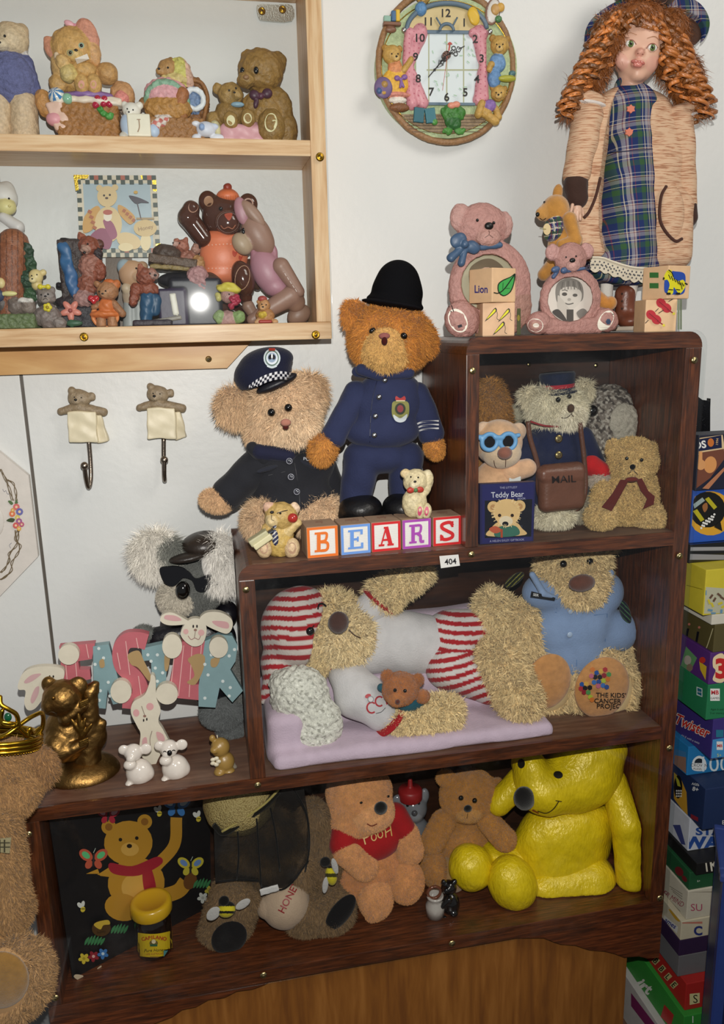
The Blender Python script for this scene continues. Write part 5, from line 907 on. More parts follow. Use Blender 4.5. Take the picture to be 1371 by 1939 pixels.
zb = [(SM([(1262, 516), (1280, 514), (1296, 518), (1298, 535), (1294, 556), (1270, 557), (1258, 550)]), '#2448a0'), (SM([(1258, 522), (1264, 512), (1272, 512), (1274, 524), (1284, 532), (1294, 530), (1298, 542), (1288, 556), (1282, 552), (1276, 544), (1274, 556), (1264, 556), (1268, 540), (1264, 530), (1258, 530)]), '#d8d020')]
for i in range(6): zb.append((ST([(1266+i*5, 520+i*3), (1270+i*5, 529+i*2.6)], 1.6, 0), '#14140c'))
zb += [(ST([(1284, 536), (1290, 540), (1292, 548)], 1.4), '#14140c'), (ST([(1266, 548), (1275, 549)], 1.6, 0), '#14140c'), (ST([(1280, 548), (1288, 549)], 1.6, 0), '#14140c'), (EL(1257, 527, 2), '#14140c'), (RC(1262, 554, 1270, 558), '#14140c'), (RC(1280, 554, 1288, 558), '#14140c'), (ST([(1266, 511), (1272, 516), (1275, 524)], 2), '#14140c'), (ST([(1297, 536), (1302, 539)], 3, 0), '#14140c')]
f.decal('zebra', zb, f=f.front); f.decal('side_paint', [(RC(1230, 516, 1247, 526), '#2f6c34'), (RC(1230, 536, 1247, 546), '#2f6c34')], f=f.left)
# ---------------- on the middle step ----------------
f = Fig('police_teddy', 'cream plush teddy in a dark police shirt and a chequered-band peaked cap', 'teddy bear', 560, 1000, z=Z2, Y=.130, lim=(.0, D-.001))
CR = '#e8c8a2'; FU = FP(15, den=.62, w=1.0, up=.75, curl=.35, cl=.5)
h = f.part('head', [e(540, 772, 66, 62, 56, c=CR), e(556, 800, 44, 44, 34, dy=-26, c='#f0d4b0'), e(505, 815, 38, 34, 34, c=CR)], FUR, k=14, v=3, fur=FU)
for x, y, r in ((446, 770, 31), (584, 742, 29)): f.part('ear', [e(x, y, r, r*1.05, 14, dy=4, c='#e2c098')], FUR, v=2.5, fur=FP(21, den=.75, w=1.0, up=.9, curl=.3))
for x, y in ((514, 781), (546, 772)): f.bead('eye', x, y, 7.5, on=h, lift=1.1)
f.bead('nose', 541, 800, 10, 7, col='#b07868', on=h, mat=CLOTH, lift=2.2, d=6); f.bead('mouth', 541, 809, 6, 5, col='#4c1c18', on=h, mat=CLOTH, lift=2.4, d=5)
NV = '#1c1f33'
cp = f.part('cap', [e(498, 706, 56, 40, 50, rot=-16, c=NV), e(506, 684, 50, 26, 42, rot=-8, c=NV), e(500, 752, 60, 30, 60, rot=-16, cut=1, k=3)], CLOTH, k=6, v=2)
f.part('cap_peak', [e(524, 726, 42, 11, 22, dy=-42, rot=-22, c='#15161f')], SMOOTH, v=1.8)
band = CU([(468, 735), (484, 722), (505, 711), (530, 705), (552, 708)], 5); bd = []
for i in range(len(band)-1):
    for j in range(3):
        (x0, y0), (x1, y1) = band[i], band[i+1]; q = [(x0, y0-2+j*5), (x1, y1-2+j*5), (x1, y1+3+j*5), (x0, y0+3+j*5)]; bd.append((q, '#e4e4e8' if (i+j) % 2 else '#15172a'))
f.decal('chequered_band', bd, on=cp, lift=.003)
f.decal('badge', [(EL(515, 678, 16, 18), '#c8d4d8'), (EL(515, 678, 13, 15), '#5c7468'), (EL(515, 678, 11, 12.5), '#d6dee6'), (EL(515, 677, 8, 9), '#8ca0b8'), (EL(512, 676, 3.6, 5, 20), '#10121c'), (EL(518, 676, 3.6, 5, -20), '#10121c'), (EL(515, 674, 1.6, 5), '#e8ecee'), (RC(509, 659, 521, 664), '#b03c30'), (ST([(506, 693), (515, 696), (524, 693)], 3), '#c8d4d8')], on=cp, lift=.0012)
SH = '#27282d'
st = f.part('shirt', [e(548, 905, 78, 62, 52, c=SH), e(560, 945, 84, 36, 56, c=SH), e(510, 870, 50, 30, 40, c=SH), e(600, 880, 34, 34, 36, c=SH)], CLOTH, k=16, v=2.4, noise=(1.8, 12))
f.part('sleeve', [l(490, 880, 432, 935, 34, 31, dy=-8, c=SH)], CLOTH, v=2.4, noise=(1.8, 10)); f.part('sleeve', [l(615, 890, 640, 945, 26, 22, dy=2, c=SH)], CLOTH, v=2.4, noise=(1.8, 10))
f.part('collar', [l(478, 848, 500, 868, 12, 14, dy=-30, c=SH), l(492, 855, 545, 862, 14, 14, dy=-36, c='#23253a'), l(548, 860, 582, 842, 10, 10, dy=-34, c=SH), l(578, 838, 592, 862, 7, 11, dy=-30, c=SH)], CLOTH, k=4)
f.part('pocket_flap', [e(506, 888, 22, 5, 4, dy=-48, rot=-14, c='#2b2d36')], CLOTH); f.part('pocket_flap', [e(585, 880, 20, 5, 4, dy=-44, rot=30, c='#2b2d36')], CLOTH)
for x, y in ((548, 873), (551, 903), (562, 931)):
    bt = f.bead('button', x, y, 6, col='#3a3c46', on=st, d=3, lift=.8); f.decal('button_holes', [(EL(x-2, y, 1, n=6), '#c8ccd0'), (EL(x+2, y, 1, n=6), '#c8ccd0'), (ST([(x+5.5*math.cos(a), y+5.5*math.sin(a)) for a in np.linspace(0, 6.2, 14)], .9, 0), '#9a9ca8')], on=st, lift=.0045)
f.decal('seam', [(ST([(556, 865), (566, 930), (568, 968)], 1), '#14151c'), (ST([(508, 900), (540, 893)], 1), '#15161e')], on=st, lift=.0006)
f.decal('lettering', [TX('POLI', 584, 869, 7, 2, '#c8ccd4', bold=.01)], on=st, lift=.003)
f.part('paw', [e(410, 948, 30, 21, 22, dy=-16, rot=14, c='#dab48a')], FUR, v=2.5, fur=FP(7, den=.9, w=.9)); f.part('paw', [e(643, 955, 12, 16, 12, c='#d8b48c')], FUR, v=2.5, fur=FP(6))
f.part('leg', [e(600, 975, 46, 38, 40, dy=-26, c=CR)], FUR, v=3, fur=FU); f.part('leg', [e(502, 985, 38, 40, 38, dy=-26, c='#dcbc96')], FUR, v=3, fur=FU)
# constable
f = Fig('constable_teddy', 'standing ginger teddy in a navy police uniform and black bell-shaped helmet', 'teddy bear', 720, 992, z=Z2, Y=.096, lim=(.0, D-.001, -1, X1-.001, 9))
GI = '#cc883c'; FG = FP(12, den=.7, w=1.0, up=.7, curl=.5, cl=.7)
h = f.part('head', [e(742, 640, 76, 62, 56, rot=6, c=GI), e(730, 660, 40, 40, 34, dy=-32, c='#dcb06a'), e(700, 640, 36, 50, 40, c=GI)], FUR, k=10, v=3, fur=FG)
f.part('ear', [e(673, 598, 24, 28, 14, rot=-20, c='#c88238')], FUR, v=2.5, fur=FG); f.part('ear', [e(806, 642, 19, 32, 14, rot=-10, c='#c88238')], FUR, v=2.5, fur=FG)
mz = f.part('muzzle', [e(729, 656, 34, 32, 18, dy=-60, c='#dcb06a')], FUR, v=2.2, fur=FP(6, den=.9, w=.9))
f.bead('eye', 705, 626, 7, 5, on=h, rot=-30, lift=1.3, d=5); f.bead('eye', 765, 636, 7, 6, on=h, rot=30, lift=1.3, d=5); f.bead('nose', 728, 636, 11, 6, col='#8c5450', on=mz, mat=CLOTH, lift=1.2); f.bead('mouth', 728, 646, 6, 8, col='#3c1010', on=mz, mat=CLOTH, lift=1.2)
HB = '#0d0d10'
f.part('helmet', [e(753, 541, 43, 47, 42, rot=6, c=HB), e(752, 556, 49, 38, 46, rot=8, c=HB), e(748, 574, 55, 14, 52, rot=12, c=HB)], surf('felt', .95, bump=.4, scale=700, spec=.1), k=9, v=2)
f.part('helmet_brim', [e(742, 577, 58, 7, 58, rot=10, dy=-8, c='#111014')], surf('felt'), v=1.8)
JN = '#2e3452'
jk = f.part('jacket', [e(733, 765, 68, 56, 42, c=JN), e(725, 815, 74, 36, 46, c=JN), e(740, 730, 54, 22, 34, c=JN), e(720, 880, 110, 34, 80, cut=1, k=3)], CLOTH, k=14, v=2.3, noise=(1.6, 14))
sl = f.part('sleeve', [l(676, 745, 632, 825, 25, 24, dy=2, dy2=-10, c=JN)], CLOTH, v=2.2, noise=(1.6, 10)); sr = f.part('sleeve', [l(790, 750, 816, 820, 26, 25, dy=2, dy2=-8, c=JN)], CLOTH, v=2.2, noise=(1.6, 10))
f.decal('cuff_stripes', [(ST([(785+i*1, 806+i*7), (800+i, 799+i*7), (831, 797+i*7)], 3.2), '#dcdcdc') for i in range(3)], on=sr, lift=.0012)
f.part('collar', [l(684, 700, 716, 712, 11, 9, dy=-26, c=JN), l(722, 712, 774, 706, 9, 11, dy=-26, c=JN), l(676, 704, 690, 706, 10, 10, dy=-10, c=JN)], CLOTH, k=4); f.part('shirt_collar', [l(714, 702, 724, 714, 4, 4, dy=-30, c='#d8d8d6'), l(738, 712, 772, 700, 4, 5, dy=-28, c='#d8d8d6')], CLOTH, k=2)
f.decal('button_placket', [(ST([(716, 712), (704, 765), (700, 838)], 1.4), '#161c38'), (ST([(700, 838), (800, 843)], 1.2, 0), '#161c38')], on=jk, lift=.0006)
for x, y in ((729, 720), (718, 752), (711, 788), (709, 824)): f.bead('button', x, y, 5.5, col='#b4b8bc', on=jk, mat=METAL, lift=.5)
f.decal('police_badge', [(EL(758, 776, 17, 20), '#4c4c3c'), (SM([(742, 772), (746, 760), (770, 760), (775, 772), (772, 790), (758, 797), (744, 790)]), '#8a8a50'), (EL(758, 774, 10, 11), '#3c4038'), (EL(758, 774, 6, 7), '#8c4448'), (SM([(745, 785), (758, 792), (771, 784), (768, 796), (758, 800), (748, 796)]), '#c4ccd0'), (SM([(750, 758), (750, 750), (758, 754), (766, 750), (767, 758)]), '#a83838'), (ST([(750, 759), (767, 759)], 2, 0), '#d0c8a0')], on=jk, lift=.0012)
f.part('paw', [e(611, 850, 21, 27, 20, dy=-14, rot=14, c='#cc8c42')], FUR, v=2.4, fur=FG); f.part('paw', [e(822, 845, 17, 25, 18, dy=-12, rot=-22, c='#cc8c42')], FUR, v=2.4, fur=FP(7, den=.8))
tr = f.part('trousers', [e(718, 866, 62, 32, 40, c='#2c3250'), l(686, 870, 672, 950, 36, 30, c='#2c3250'), l(770, 870, 762, 945, 34, 26, c='#2c3250')], CLOTH, k=6, v=2.3, noise=(1.8, 12))
for x, y, r, dx in ((683, 962, 41, 0), (760, 960, 36, 4)): f.part('shoe', [e(x, y, r, 27, 42, dy=-20), l(x-r+10, y+14, x+r-10, y+14, 12, dy=-20)], LEATHER, col='#141416', k=6, v=2)
# school bear figurine
f = Fig('school_bear_figurine', 'resin school bear figurine with striped tie, books and red apple left of the letter blocks', 'figurine', 528, 1058, z=Z2, off=.014)
SB = '#b89a5c'
h = f.part('head', [e(532, 978, 31, 28, 24, c=SB), e(509, 960, 11, 10, 7, c='#cfa890'), e(558, 963, 10, 12, 7, c='#d8bca0'), e(515, 987, 12, 13, 13, dy=-14, c='#cfb888')], noise=(1, 3), k=4, v=1.5)
face(f, h, [(531, 972)], (515, 970), 2.2, 4); f.decal('glasses_brow', [(ST([(524, 972), (536, 968), (545, 966)], 1.6), '#2a2018'), (ST([(515, 975), (514, 983), (519, 986)], 1), '#3a2a20')], on=h, lift=.001)
f.part('body', [e(529, 1022, 28, 36, 22, c='#c2a45c'), l(545, 1005, 562, 990, 12, 9, dy=-8, c='#c9b078'), l(508, 1000, 498, 1022, 12, 10, dy=-8, c=SB)], noise=(1.2, 3), k=4, v=1.6)
for x in (500, 553): q = f.part('foot', [e(x, 1038, 15, 20, 12, dy=-16, rot=8 if x > 520 else -4, c='#cdb38c')], noise=(.6, 3), v=1.4); f.decal('sole', [(EL(x, 1038, 8, 11), '#a88468')]+[(ST([(x-5+i*3, 1043), (x-1+i*3, 1032)], 1, 0), '#d8b898') for i in range(3)], on=q)
f.part('apple', [e(554, 981, 10, 9.5, 9, dy=-20, c='#a8302a')], GLOSS, v=1.2)
t_ = f.part('tie', [e(521, 1018, 6.5, 16, 4, dy=-24, rot=-2), e(520, 997, 4, 4, 4, dy=-22)], SMOOTH, k=1, v=1, colf=lambda x, y, P: [(y > 0, '#2c3050'), (((y+x*.9) % 9) < 2.4, '#d4d0c4')])
f.part('book', [b(490, 1018, 20, 7, 12, dy=-26, rot=-30, rd=1.5, c='#b4b08c')], SMOOTH, v=1.3); f.part('book', [b(497, 1024, 20, 6, 11, dy=-30, rot=-32, rd=1.5, c='#cfc8a0')], SMOOTH, v=1.3); f.part('book_cover', [b(500, 1013, 20, 2, 12, dy=-24, rot=-28, rd=1, c='#2c3444')], SMOOTH, v=1.2)
# BEARS letter blocks
def serifB(ch, cx, cy, h, c1, sk):
    """slab-serif capital built from strokes, in a box of height h"""
    w = h*.8; x0, x1, y0, y1 = cx-w/2, cx+w/2, cy-h/2, cy+h/2; k = math.tan(math.radians(sk)); s_ = h*.11; o = []
    def R(a, b_, c_, d_): o.append([(a, b_), (c_, b_), (c_, d_), (a, d_)])
    if ch == 'B':
        R(x0, y0, x0+w*.52, y0+s_); R(x0, y1-s_, x0+w*.52, y1); R(x0+w*.14, y0, x0+w*.38, y1)
        o += [ST([(x0+w*.4, y0+s_*.55), (x0+w*.72, y0+h*.08), (x0+w*.76, y0+h*.25), (x0+w*.66, y0+h*.44), (x0+w*.36, y0+h*.48)], h*.13), ST([(x0+w*.36, y0+h*.5), (x0+w*.76, y0+h*.55), (x0+w*.84, y0+h*.74), (x0+w*.74, y1-h*.08), (x0+w*.4, y1-s_*.55)], h*.14)]
    if ch == 'E':
        R(x0, y0, x1-w*.04, y0+s_); R(x0, y1-s_, x1, y1); R(x0+w*.14, y0, x0+w*.38, y1); R(x0+w*.3, cy-s_/2, x0+w*.66, cy+s_/2); R(x1-w*.2, y0, x1-w*.04, y0+h*.27); R(x1-w*.16, y1-h*.3, x1, y1); R(x0+w*.58, cy-h*.13, x0+w*.7, cy+h*.13)
    if ch == 'A':
        R(x0, y1-s_, x0+w*.38, y1); R(x1-w*.42, y1-s_, x1, y1); o += [ST([(cx, y0), (x0+w*.17, y1-2)], h*.08, 0), ST([(cx, y0), (x1-w*.2, y1-1)], h*.21, 0)]; R(x0+w*.26, cy+h*.12, x1-w*.3, cy+h*.12+s_); R(cx-w*.16, y0-.5, cx+w*.1, y0+s_*.8)
    if ch == 'R':
        R(x0, y0, x0+w*.52, y0+s_); R(x0, y1-s_, x0+w*.5, y1); R(x0+w*.14, y0, x0+w*.38, y1)
        o += [ST([(x0+w*.4, y0+s_*.55), (x0+w*.74, y0+h*.08), (x0+w*.78, y0+h*.27), (x0+w*.68, y0+h*.46), (x0+w*.36, y0+h*.5)], h*.13), ST([(x0+w*.56, cy), (x0+w*.74, cy+h*.14), (x0+w*.78, y1-h*.08), (x1, y1-h*.06)], h*.16)]
    if ch == 'S':
        o += [ST([(x1-w*.14, y0+h*.24), (x1-w*.26, y0+h*.08), (cx, y0+h*.05), (x0+w*.16, y0+h*.14), (x0+w*.18, y0+h*.33), (cx, cy), (x1-w*.16, cy+h*.18), (x1-w*.18, y1-h*.14), (cx, y1-h*.05), (x0+w*.22, y1-h*.08), (x0+w*.1, y1-h*.26)], h*.18)]; R(x1-w*.22, y0, x1-w*.08, y0+h*.32); R(x0+w*.02, y1-h*.33, x0+w*.15, y1)
    return [([(x, y+(x-cx)*k) for x, y in q], c1) for q in o]
LB = []; yw = 3.3
for i, (ch, px, py, c1, wd_) in enumerate((('B', 612, 1054.5, '#e0722a', 'orange'), ('E', 674.5, 1049.5, '#6c98dc', 'blue'), ('A', 732, 1044, '#cc2c30', 'red'), ('R', 789.5, 1038.5, '#a64cae', 'purple'), ('S', 847, 1033, '#cc2c30', 'red'))):
    f = cube('letter_block', 'wooden toy block with the %s letter %s in the row spelling BEARS' % (wd_, ch), px, py, Z2, yw, .0405 if i else .0415, Y=.0088+i*.0026, col='#a88c74', group='BEARS letter blocks', cat='letter block')
    S2 = f.body.dimensions[2] if False else (.0405 if i else .0415); hpx = S2/ps(f.org)
    q = []
    for u, v in ((-.5, 1), (.5, 1), (.5, 0), (-.5, 0)): w_ = f.org+f.R @ np.array([u*S2, 0, v*S2]); q.append([float(t) for t in topx(w_)])
    mp = MP(q); sq = lambda m: [tuple(mp(m, m)), tuple(mp(1-m, m)), tuple(mp(1-m, 1-m)), tuple(mp(m, 1-m))]; cxy = mp(.5, .5)
    f.decal('letter_print', [(sq(.015), c1), (sq(.1), '#e8e4dc')]+[(ST([tuple(mp(.1, .12+k*.042)), tuple(mp(.9, .12+k*.042))], .5, 0), '#c8ccd4') for k in range(19)]+serifB(ch, cxy[0], cxy[1], hpx*.62, c1, -5), f=f.front, lift=.0002, mat=PAPER)
    f.decal('top_text', [TX({0: 'Boat', 1: 'Elephant', 2: 'Apple', 3: 'Rabbit', 4: 'Soldier'}[i], float(topx(f.ctr+np.array([0, 0, S2]))[0]), float(topx(f.ctr+np.array([0, 0, S2]))[1])-1, 5, 176, '#8c5c4c', wx=1.1)], f=f.top, lift=.0002); LB.append(f)
f = Fig('waving_bear_figurine', 'small cream bear figurine with red bow tie and pink soles sitting on the letter blocks', 'figurine', 795, 984, Y=.028, floor=False); f.floor = Z2+.0408; f.root.location[2] = f.floor; f.base[2] = f.floor
WC = '#d2c49c'
h = f.part('head', [e(787, 911, 24, 24, 20, c=WC), e(768, 897, 10, 10, 7, c='#cdb88c'), e(806, 912, 14, 24, 12, rot=14, c='#d8cca8'), e(784, 918, 9, 8, dy=-16, c='#dccfac')], noise=(.9, 3), k=3, v=1.4); face(f, h, [(778, 903), (792, 904)], (786, 912), 1.8, 3)
f.part('body', [e(785, 952, 24, 30, 18, c=WC), l(806, 930, 812, 905, 8, 9, dy=-4, c=WC)], noise=(.9, 3), k=5, v=1.5)
for x in (795, 808): q = f.part('foot', [e(x, 968, 9, 16, 10, dy=-14, rot=6, c=WC)], noise=(.6, 3), v=1.2); f.decal('sole', [(EL(x, 968, 4, 9, 6), '#c24468')], on=q)
f.part('bow_tie', [e(778, 928, 8, 6, 4, dy=-18, rot=-10), e(795, 927, 8, 6, 4, dy=-18, rot=10), e(787, 928, 4, 4, 4, dy=-20, c='#4c7c4c')], SMOOTH, col='#b0382c', k=1, v=1.1)
f = Fig('price_label', 'small white paper label with the number 404 stuck on the shelf edge', 'label', 851, 1062, Y=-.0034)
f.slab('label', [(832, 1053), (868, 1050), (871, 1071), (835, 1076)], .6, PAPER, '#d8d8d4', Y=-.0036); f.decal('lettering', [TX('404', 853, 1063, 11, -5, '#1c1c20', bold=.02)], Y=-.0037, lift=.0002)
# ---------------- inside the top tier ----------------
LT = (.001, YB-.001, .608, .8955, .8735)
f = Fig('orange_shaggy_toy', 'orange shaggy soft toy in the back left corner behind the bear in sunglasses', 'soft toy', 935, 990, z=Z2, Y=.13, lim=LT)
f.part('head', [e(925, 765, 32, 42, 34, c='#b07c40')], FUR, v=3, fur=FP(16, den=.7, w=1.1, curl=.9)); f.part('body', [e(930, 860, 40, 120, 40, c='#a87438')], FUR, v=4, fur=FP(14, den=.25, w=1.2)); f.bead('eye', 953, 776, 5, on=None, dy=-22)
f = Fig('bear_in_sunglasses', 'peach plush bear wearing blue framed sunglasses behind the small book', 'teddy bear', 945, 1000, z=Z2, Y=.062, lim=LT)
PE = '#dcae84'
h = f.part('head', [e(944, 838, 46, 44, 38, c=PE), e(950, 858, 38, 30, 30, dy=-20, c='#dcc0a0'), e(981, 818, 16, 18, 9, rot=16, c='#e2bfa0'), e(915, 812, 14, 14, 9, c='#e2bfa0')], PLUSH, k=5, v=2)
f.bead('nose', 956, 858, 15, 12, col='#8c5848', on=h, mat=PLUSH, lift=.8); f.decal('mouth', [(ST([(935, 872), (938, 884), (948, 892), (956, 890), (958, 870)], 1.4), '#5c3c30')], on=h, lift=.0006)
f.decal('lens_dark', [(EL(928, 837, 16, 11), '#0c0c10'), (EL(963, 836, 16, 11), '#0c0c10')], Y=f.P(944, 838, -44)[1], lift=.0006, mat=GLOSS)
f.part('sunglasses', [tor(927, 837, 15, 4.4, dy=-44), tor(962, 836, 15, 4.4, dy=-44), l(938, 828, 952, 828, 4, dy=-46), l(907, 828, 918, 828, 5, 4, dy=-42), l(972, 826, 982, 824, 4, 4, dy=-42)], SMOOTH, col='#70a8d8', k=3, v=1.4)
f.part('body', [e(935, 930, 46, 60, 36, c='#d6a880')], PLUSH, v=3); f.part('arm', [l(965, 895, 998, 886, 20, 18, dy=-16, c='#dcae88')], PLUSH, v=2.4); f.part('tag', [b(975, 907, 12, 5, 1.5, dy=-32, rd=.5, c='#d8d8d4')], PAPER, v=1.2)
f = Fig('teddy_book', 'small blue gift book with a teddy on the cover standing at the front', 'book', 960, 1030, z=Z2, off=.002)
f.slab('book', [(909, 917), (1014, 912), (1010, 1026), (909, 1031)], 13, PAPER, '#20204c', Y=.0075)
bk = [([(913, 918), (1011, 914), (1008, 1024), (913, 1029)], '#26265c'), ([(918, 948), (1008, 945), (1006, 1016), (918, 1019)], '#15161f'), TX('THE LITTLEST', 963, 923, 4, -2, '#a8a8c0'), TX('Teddy Bear', 961, 936, 11, -2, '#dcdce4', wx=.88), TX('BOOK', 988, 944, 4, -2, '#a8a8c0'), TX('A HELEN EXLEY GIFTBOOK', 960, 1023, 4, -3, '#a8a8c4', wx=.98)]
rg = np.random.default_rng(5)
for i in range(16): x, y = rg.uniform(922, 1004), rg.uniform(952, 1010); bk.append((ST([(x, y), (x+rg.uniform(-7, 7), y+rg.uniform(-8, 8)), (x+rg.uniform(-8, 8), y+rg.uniform(-8, 8))], .9), '#3c4454'))
BC = '#d8b47c'
bk += [(SM([(924, 1015), (930, 1000), (945, 988), (975, 988), (988, 1000), (994, 1013)]), BC), (SM([(938, 1016), (944, 998), (976, 996), (982, 1013)]), '#3c6c5c'), (EL(934, 960, 11, 11), BC), (EL(984, 958, 11, 11), BC), (EL(934, 961, 6, 6), '#b88c5c'), (EL(984, 959, 6, 6), '#b88c5c'), (SM([(934, 972), (940, 952), (958, 945), (978, 950), (985, 970), (978, 988), (960, 998), (944, 990)]), '#dcb880'), (EL(958, 987, 13, 10), '#e2d0b0'), (EL(946, 976, 3.2), '#2c1c14'), (EL(970, 976, 3.2), '#2c1c14'), (EL(957, 992, 6, 4.6), '#18181c'), (SM([(926, 1002), (938, 996), (950, 1004), (938, 1010)]), '#b8583c'), (RC(948, 1002, 952, 1018), '#a8482c')]
for i in range(26): a = rg.uniform(0, 6.28); bk.append((ST([(959+22*math.cos(a), 971+22*math.sin(a)), (959+29*math.cos(a), 971+29*math.sin(a))], 1.2, 0), '#e8cc98'))
f.decal('cover_print', bk, Y=.0075, lift=.00012, mat=GLOSS)
f = Fig('knitted_rhino', 'grey and cream knitted rhino toy at the back right behind the mail bear', 'soft toy', 1150, 990, z=Z2, Y=.150, lim=LT)
kn = lambda x, y, P: [(nz(P, 420) > .1, '#4c443e'), (nz(P+1, 700) > .25, '#b4aca0')]
h = f.part('head', [e(1155, 805, 62, 78, 46, rot=-12, c='#80766c'), e(1130, 850, 40, 50, 40, c='#80766c')], KNIT, k=10, v=2.4, noise=(2.6, 2.6), colf=kn)
f.part('ear', [e(1183, 800, 32, 38, 16, dy=-40, rot=-20, c='#b8b0a0')], KNIT, noise=(2, 2.6)); f.part('horn', [e(975, 785, 24, 20, 16, c='#b0a890')], KNIT, noise=(2, 2.6)); f.bead('eye', 1122, 778, 11, on=h, lift=.5)
f.part('body', [e(1120, 930, 90, 90, 46, c='#80766c')], KNIT, v=3.5, noise=(2.6, 3), colf=kn)
f = Fig('mail_bear', 'shaggy cream bear in a postman coat and cap with a brown satchel', 'teddy bear', 1040, 990, z=Z2, Y=.088, lim=LT)
CM_ = '#e4dabe'; FM = FP(13, den=.65, w=.9, up=.8, curl=.4)
h = f.part('head', [e(1052, 772, 54, 42, 42, c=CM_), e(1072, 786, 30, 26, 26, dy=-24, c='#ece2ca')], FUR, k=10, v=2.6, fur=FM)
for x, y in ((1002, 752), (1106, 738)): f.part('ear', [e(x, y, 17, 18, 9, c='#ded2b4')], FUR, v=2.4, fur=FP(14, den=.7, w=.9))
f.bead('eye', 1057, 757, 5, on=h, lift=1.4); f.bead('eye', 1078, 751, 4.5, on=h, lift=1.4); f.bead('nose', 1081, 773, 7, 8, col='#4c382c', on=h, mat=CLOTH, lift=1.8); f.decal('mouth', [(ST([(1063, 791), (1073, 791), (1082, 784), (1083, 782)], 1.6), '#3c2c20'), (ST([(1082, 784), (1086, 789)], 1.4, 0), '#3c2c20')], on=h, lift=.006)
f.lathe('cap', 1056, 742, [(33, 0, '#1c2338'), (33, 8, '#1c2338'), (32.5, 8.5, '#a82c38'), (32, 15, '#a82c38'), (32, 15.5, '#1c2338'), (34, 32, '#20283e'), (32, 36, '#20283e'), (0, 37, '#20283e')], CLOTH, rot=-4); f.part('cap_peak', [e(1064, 744, 30, 4, 20, dy=-22, rot=-6, c='#171d30')], CLOTH, v=1.5)
ct = f.part('coat', [e(1055, 860, 60, 75, 42, c='#1c2340'), e(1050, 930, 66, 50, 46, c='#1c2340'), e(1058, 815, 44, 22, 34, c='#1c2340')], CLOTH, k=14, v=2.6, noise=(1.4, 12)); f.tube('coat_piping', [([(x, y, -38) for x, y in CU([(1004, 798), (1030, 806), (1060, 808)])], 2, '#8c2c30')], CLOTH)
for x, y in ((1061, 807), (1058, 831), (1058, 862)): f.bead('button', x, y, 8, col='#b8a46c', on=ct, mat=METAL, d=3, lift=.6); f.decal('button_emboss', [(ST([(x+5*math.cos(a), y+5*math.sin(a)) for a in np.linspace(0, 6.2, 12)], 1, 0), '#5c4c24'), (ST([(x-3, y-3), (x+3, y+3)], 1.2, 0), '#5c4c24'), (ST([(x+3, y-3), (x-3, y+3)], 1.2, 0), '#5c4c24')], on=ct, lift=.0055)
f.part('arm', [l(1100, 830, 1125, 875, 24, 20, dy=-6, c='#1c2340')], CLOTH, v=2.4); f.part('arm', [l(1005, 840, 985, 880, 22, 18, dy=-2, c='#1c2340')], CLOTH, v=2.6)
f.part('red_cuff', [l(1118, 880, 1135, 892, 20, 20, dy=-20, c='#b81c20')], CLOTH, v=2.2, noise=(1, 8)); f.part('paw', [e(1134, 908, 20, 16, 16, dy=-26, c='#b8a898')], FUR, v=2.2, fur=FP(7, den=.7))
bg = f.part('satchel', [b(1063, 922, 46, 46, 16, dy=-62, rd=15, rot=-2, c='#6a4434'), b(1062, 897, 45, 12, 14, dy=-66, rd=8, c='#704838')], LEATHER, k=5, v=2)
f.tube('satchel_strap', [([(x, y, -50) for x, y in CU([(1000, 798), (1004, 830), (1018, 880), (1020, 930), (1035, 962), (1064, 968), (1095, 962), (1108, 930), (1107, 880), (1098, 800)])], 5, '#5e3c2e')], LEATHER)
f.decal('lettering', [TX('MAIL', 1068, 907, 14, -3, '#1c1210', wx=1.12, bold=.008)], on=bg, lift=.0008)
f.part('foot', [e(1046, 975, 40, 20, 34, dy=-30, c=CM_)], FUR, v=2.6, fur=FM); f.part('foot', [e(1100, 960, 28, 24, 30, dy=-10, c='#a89c84')], FUR, v=3, fur=FM)
f = Fig('curly_teddy', 'small curly gold teddy with a dark red ribbon sitting at the right', 'teddy bear', 1185, 1003, z=Z2, off=.03, lim=LT)
GD = '#d2b074'; FC = FP(7.5, den=1.0, w=1.3, up=.8, curl=1.3, rand=.6, cl=.8, clump=5)
h = f.part('head', [e(1199, 872, 45, 42, 38, c=GD), e(1200, 890, 24, 22, 22, dy=-22, c='#d8b87c'), e(1160, 848, 13, 15, 8, c=GD), e(1241, 852, 12, 16, 8, c=GD)], FUR, k=5, v=2, noise=(1.8, 3), fur=FC)
f.bead('eye', 1187, 868, 3.6, on=h, lift=1.4); f.bead('eye', 1215, 871, 3.6, on=h, lift=1.4); f.bead('nose', 1198, 884, 5.5, 5, on=h, mat=CLOTH, lift=1.5, rot=0); f.decal('mouth', [(ST([(1188, 897), (1195, 893), (1198, 888), (1202, 893), (1208, 899)], 1.6), '#2c1c14')], on=h, lift=.0035)
f.part('body', [e(1187, 945, 58, 52, 42, c=GD), e(1140, 945, 20, 34, 20, dy=-6, c=GD), e(1232, 940, 22, 44, 20, dy=-4, rot=-10, c=GD)], FUR, k=8, v=2.2, noise=(1.8, 3), fur=FC)
f.part('leg', [e(1138, 978, 28, 25, 28, dy=-26, c='#d6b67c')], FUR, v=2, noise=(1.8, 3), fur=FC); f.part('leg', [e(1232, 978, 34, 25, 28, dy=-26, c='#d6b67c')], FUR, v=2, noise=(1.8, 3), fur=FC)
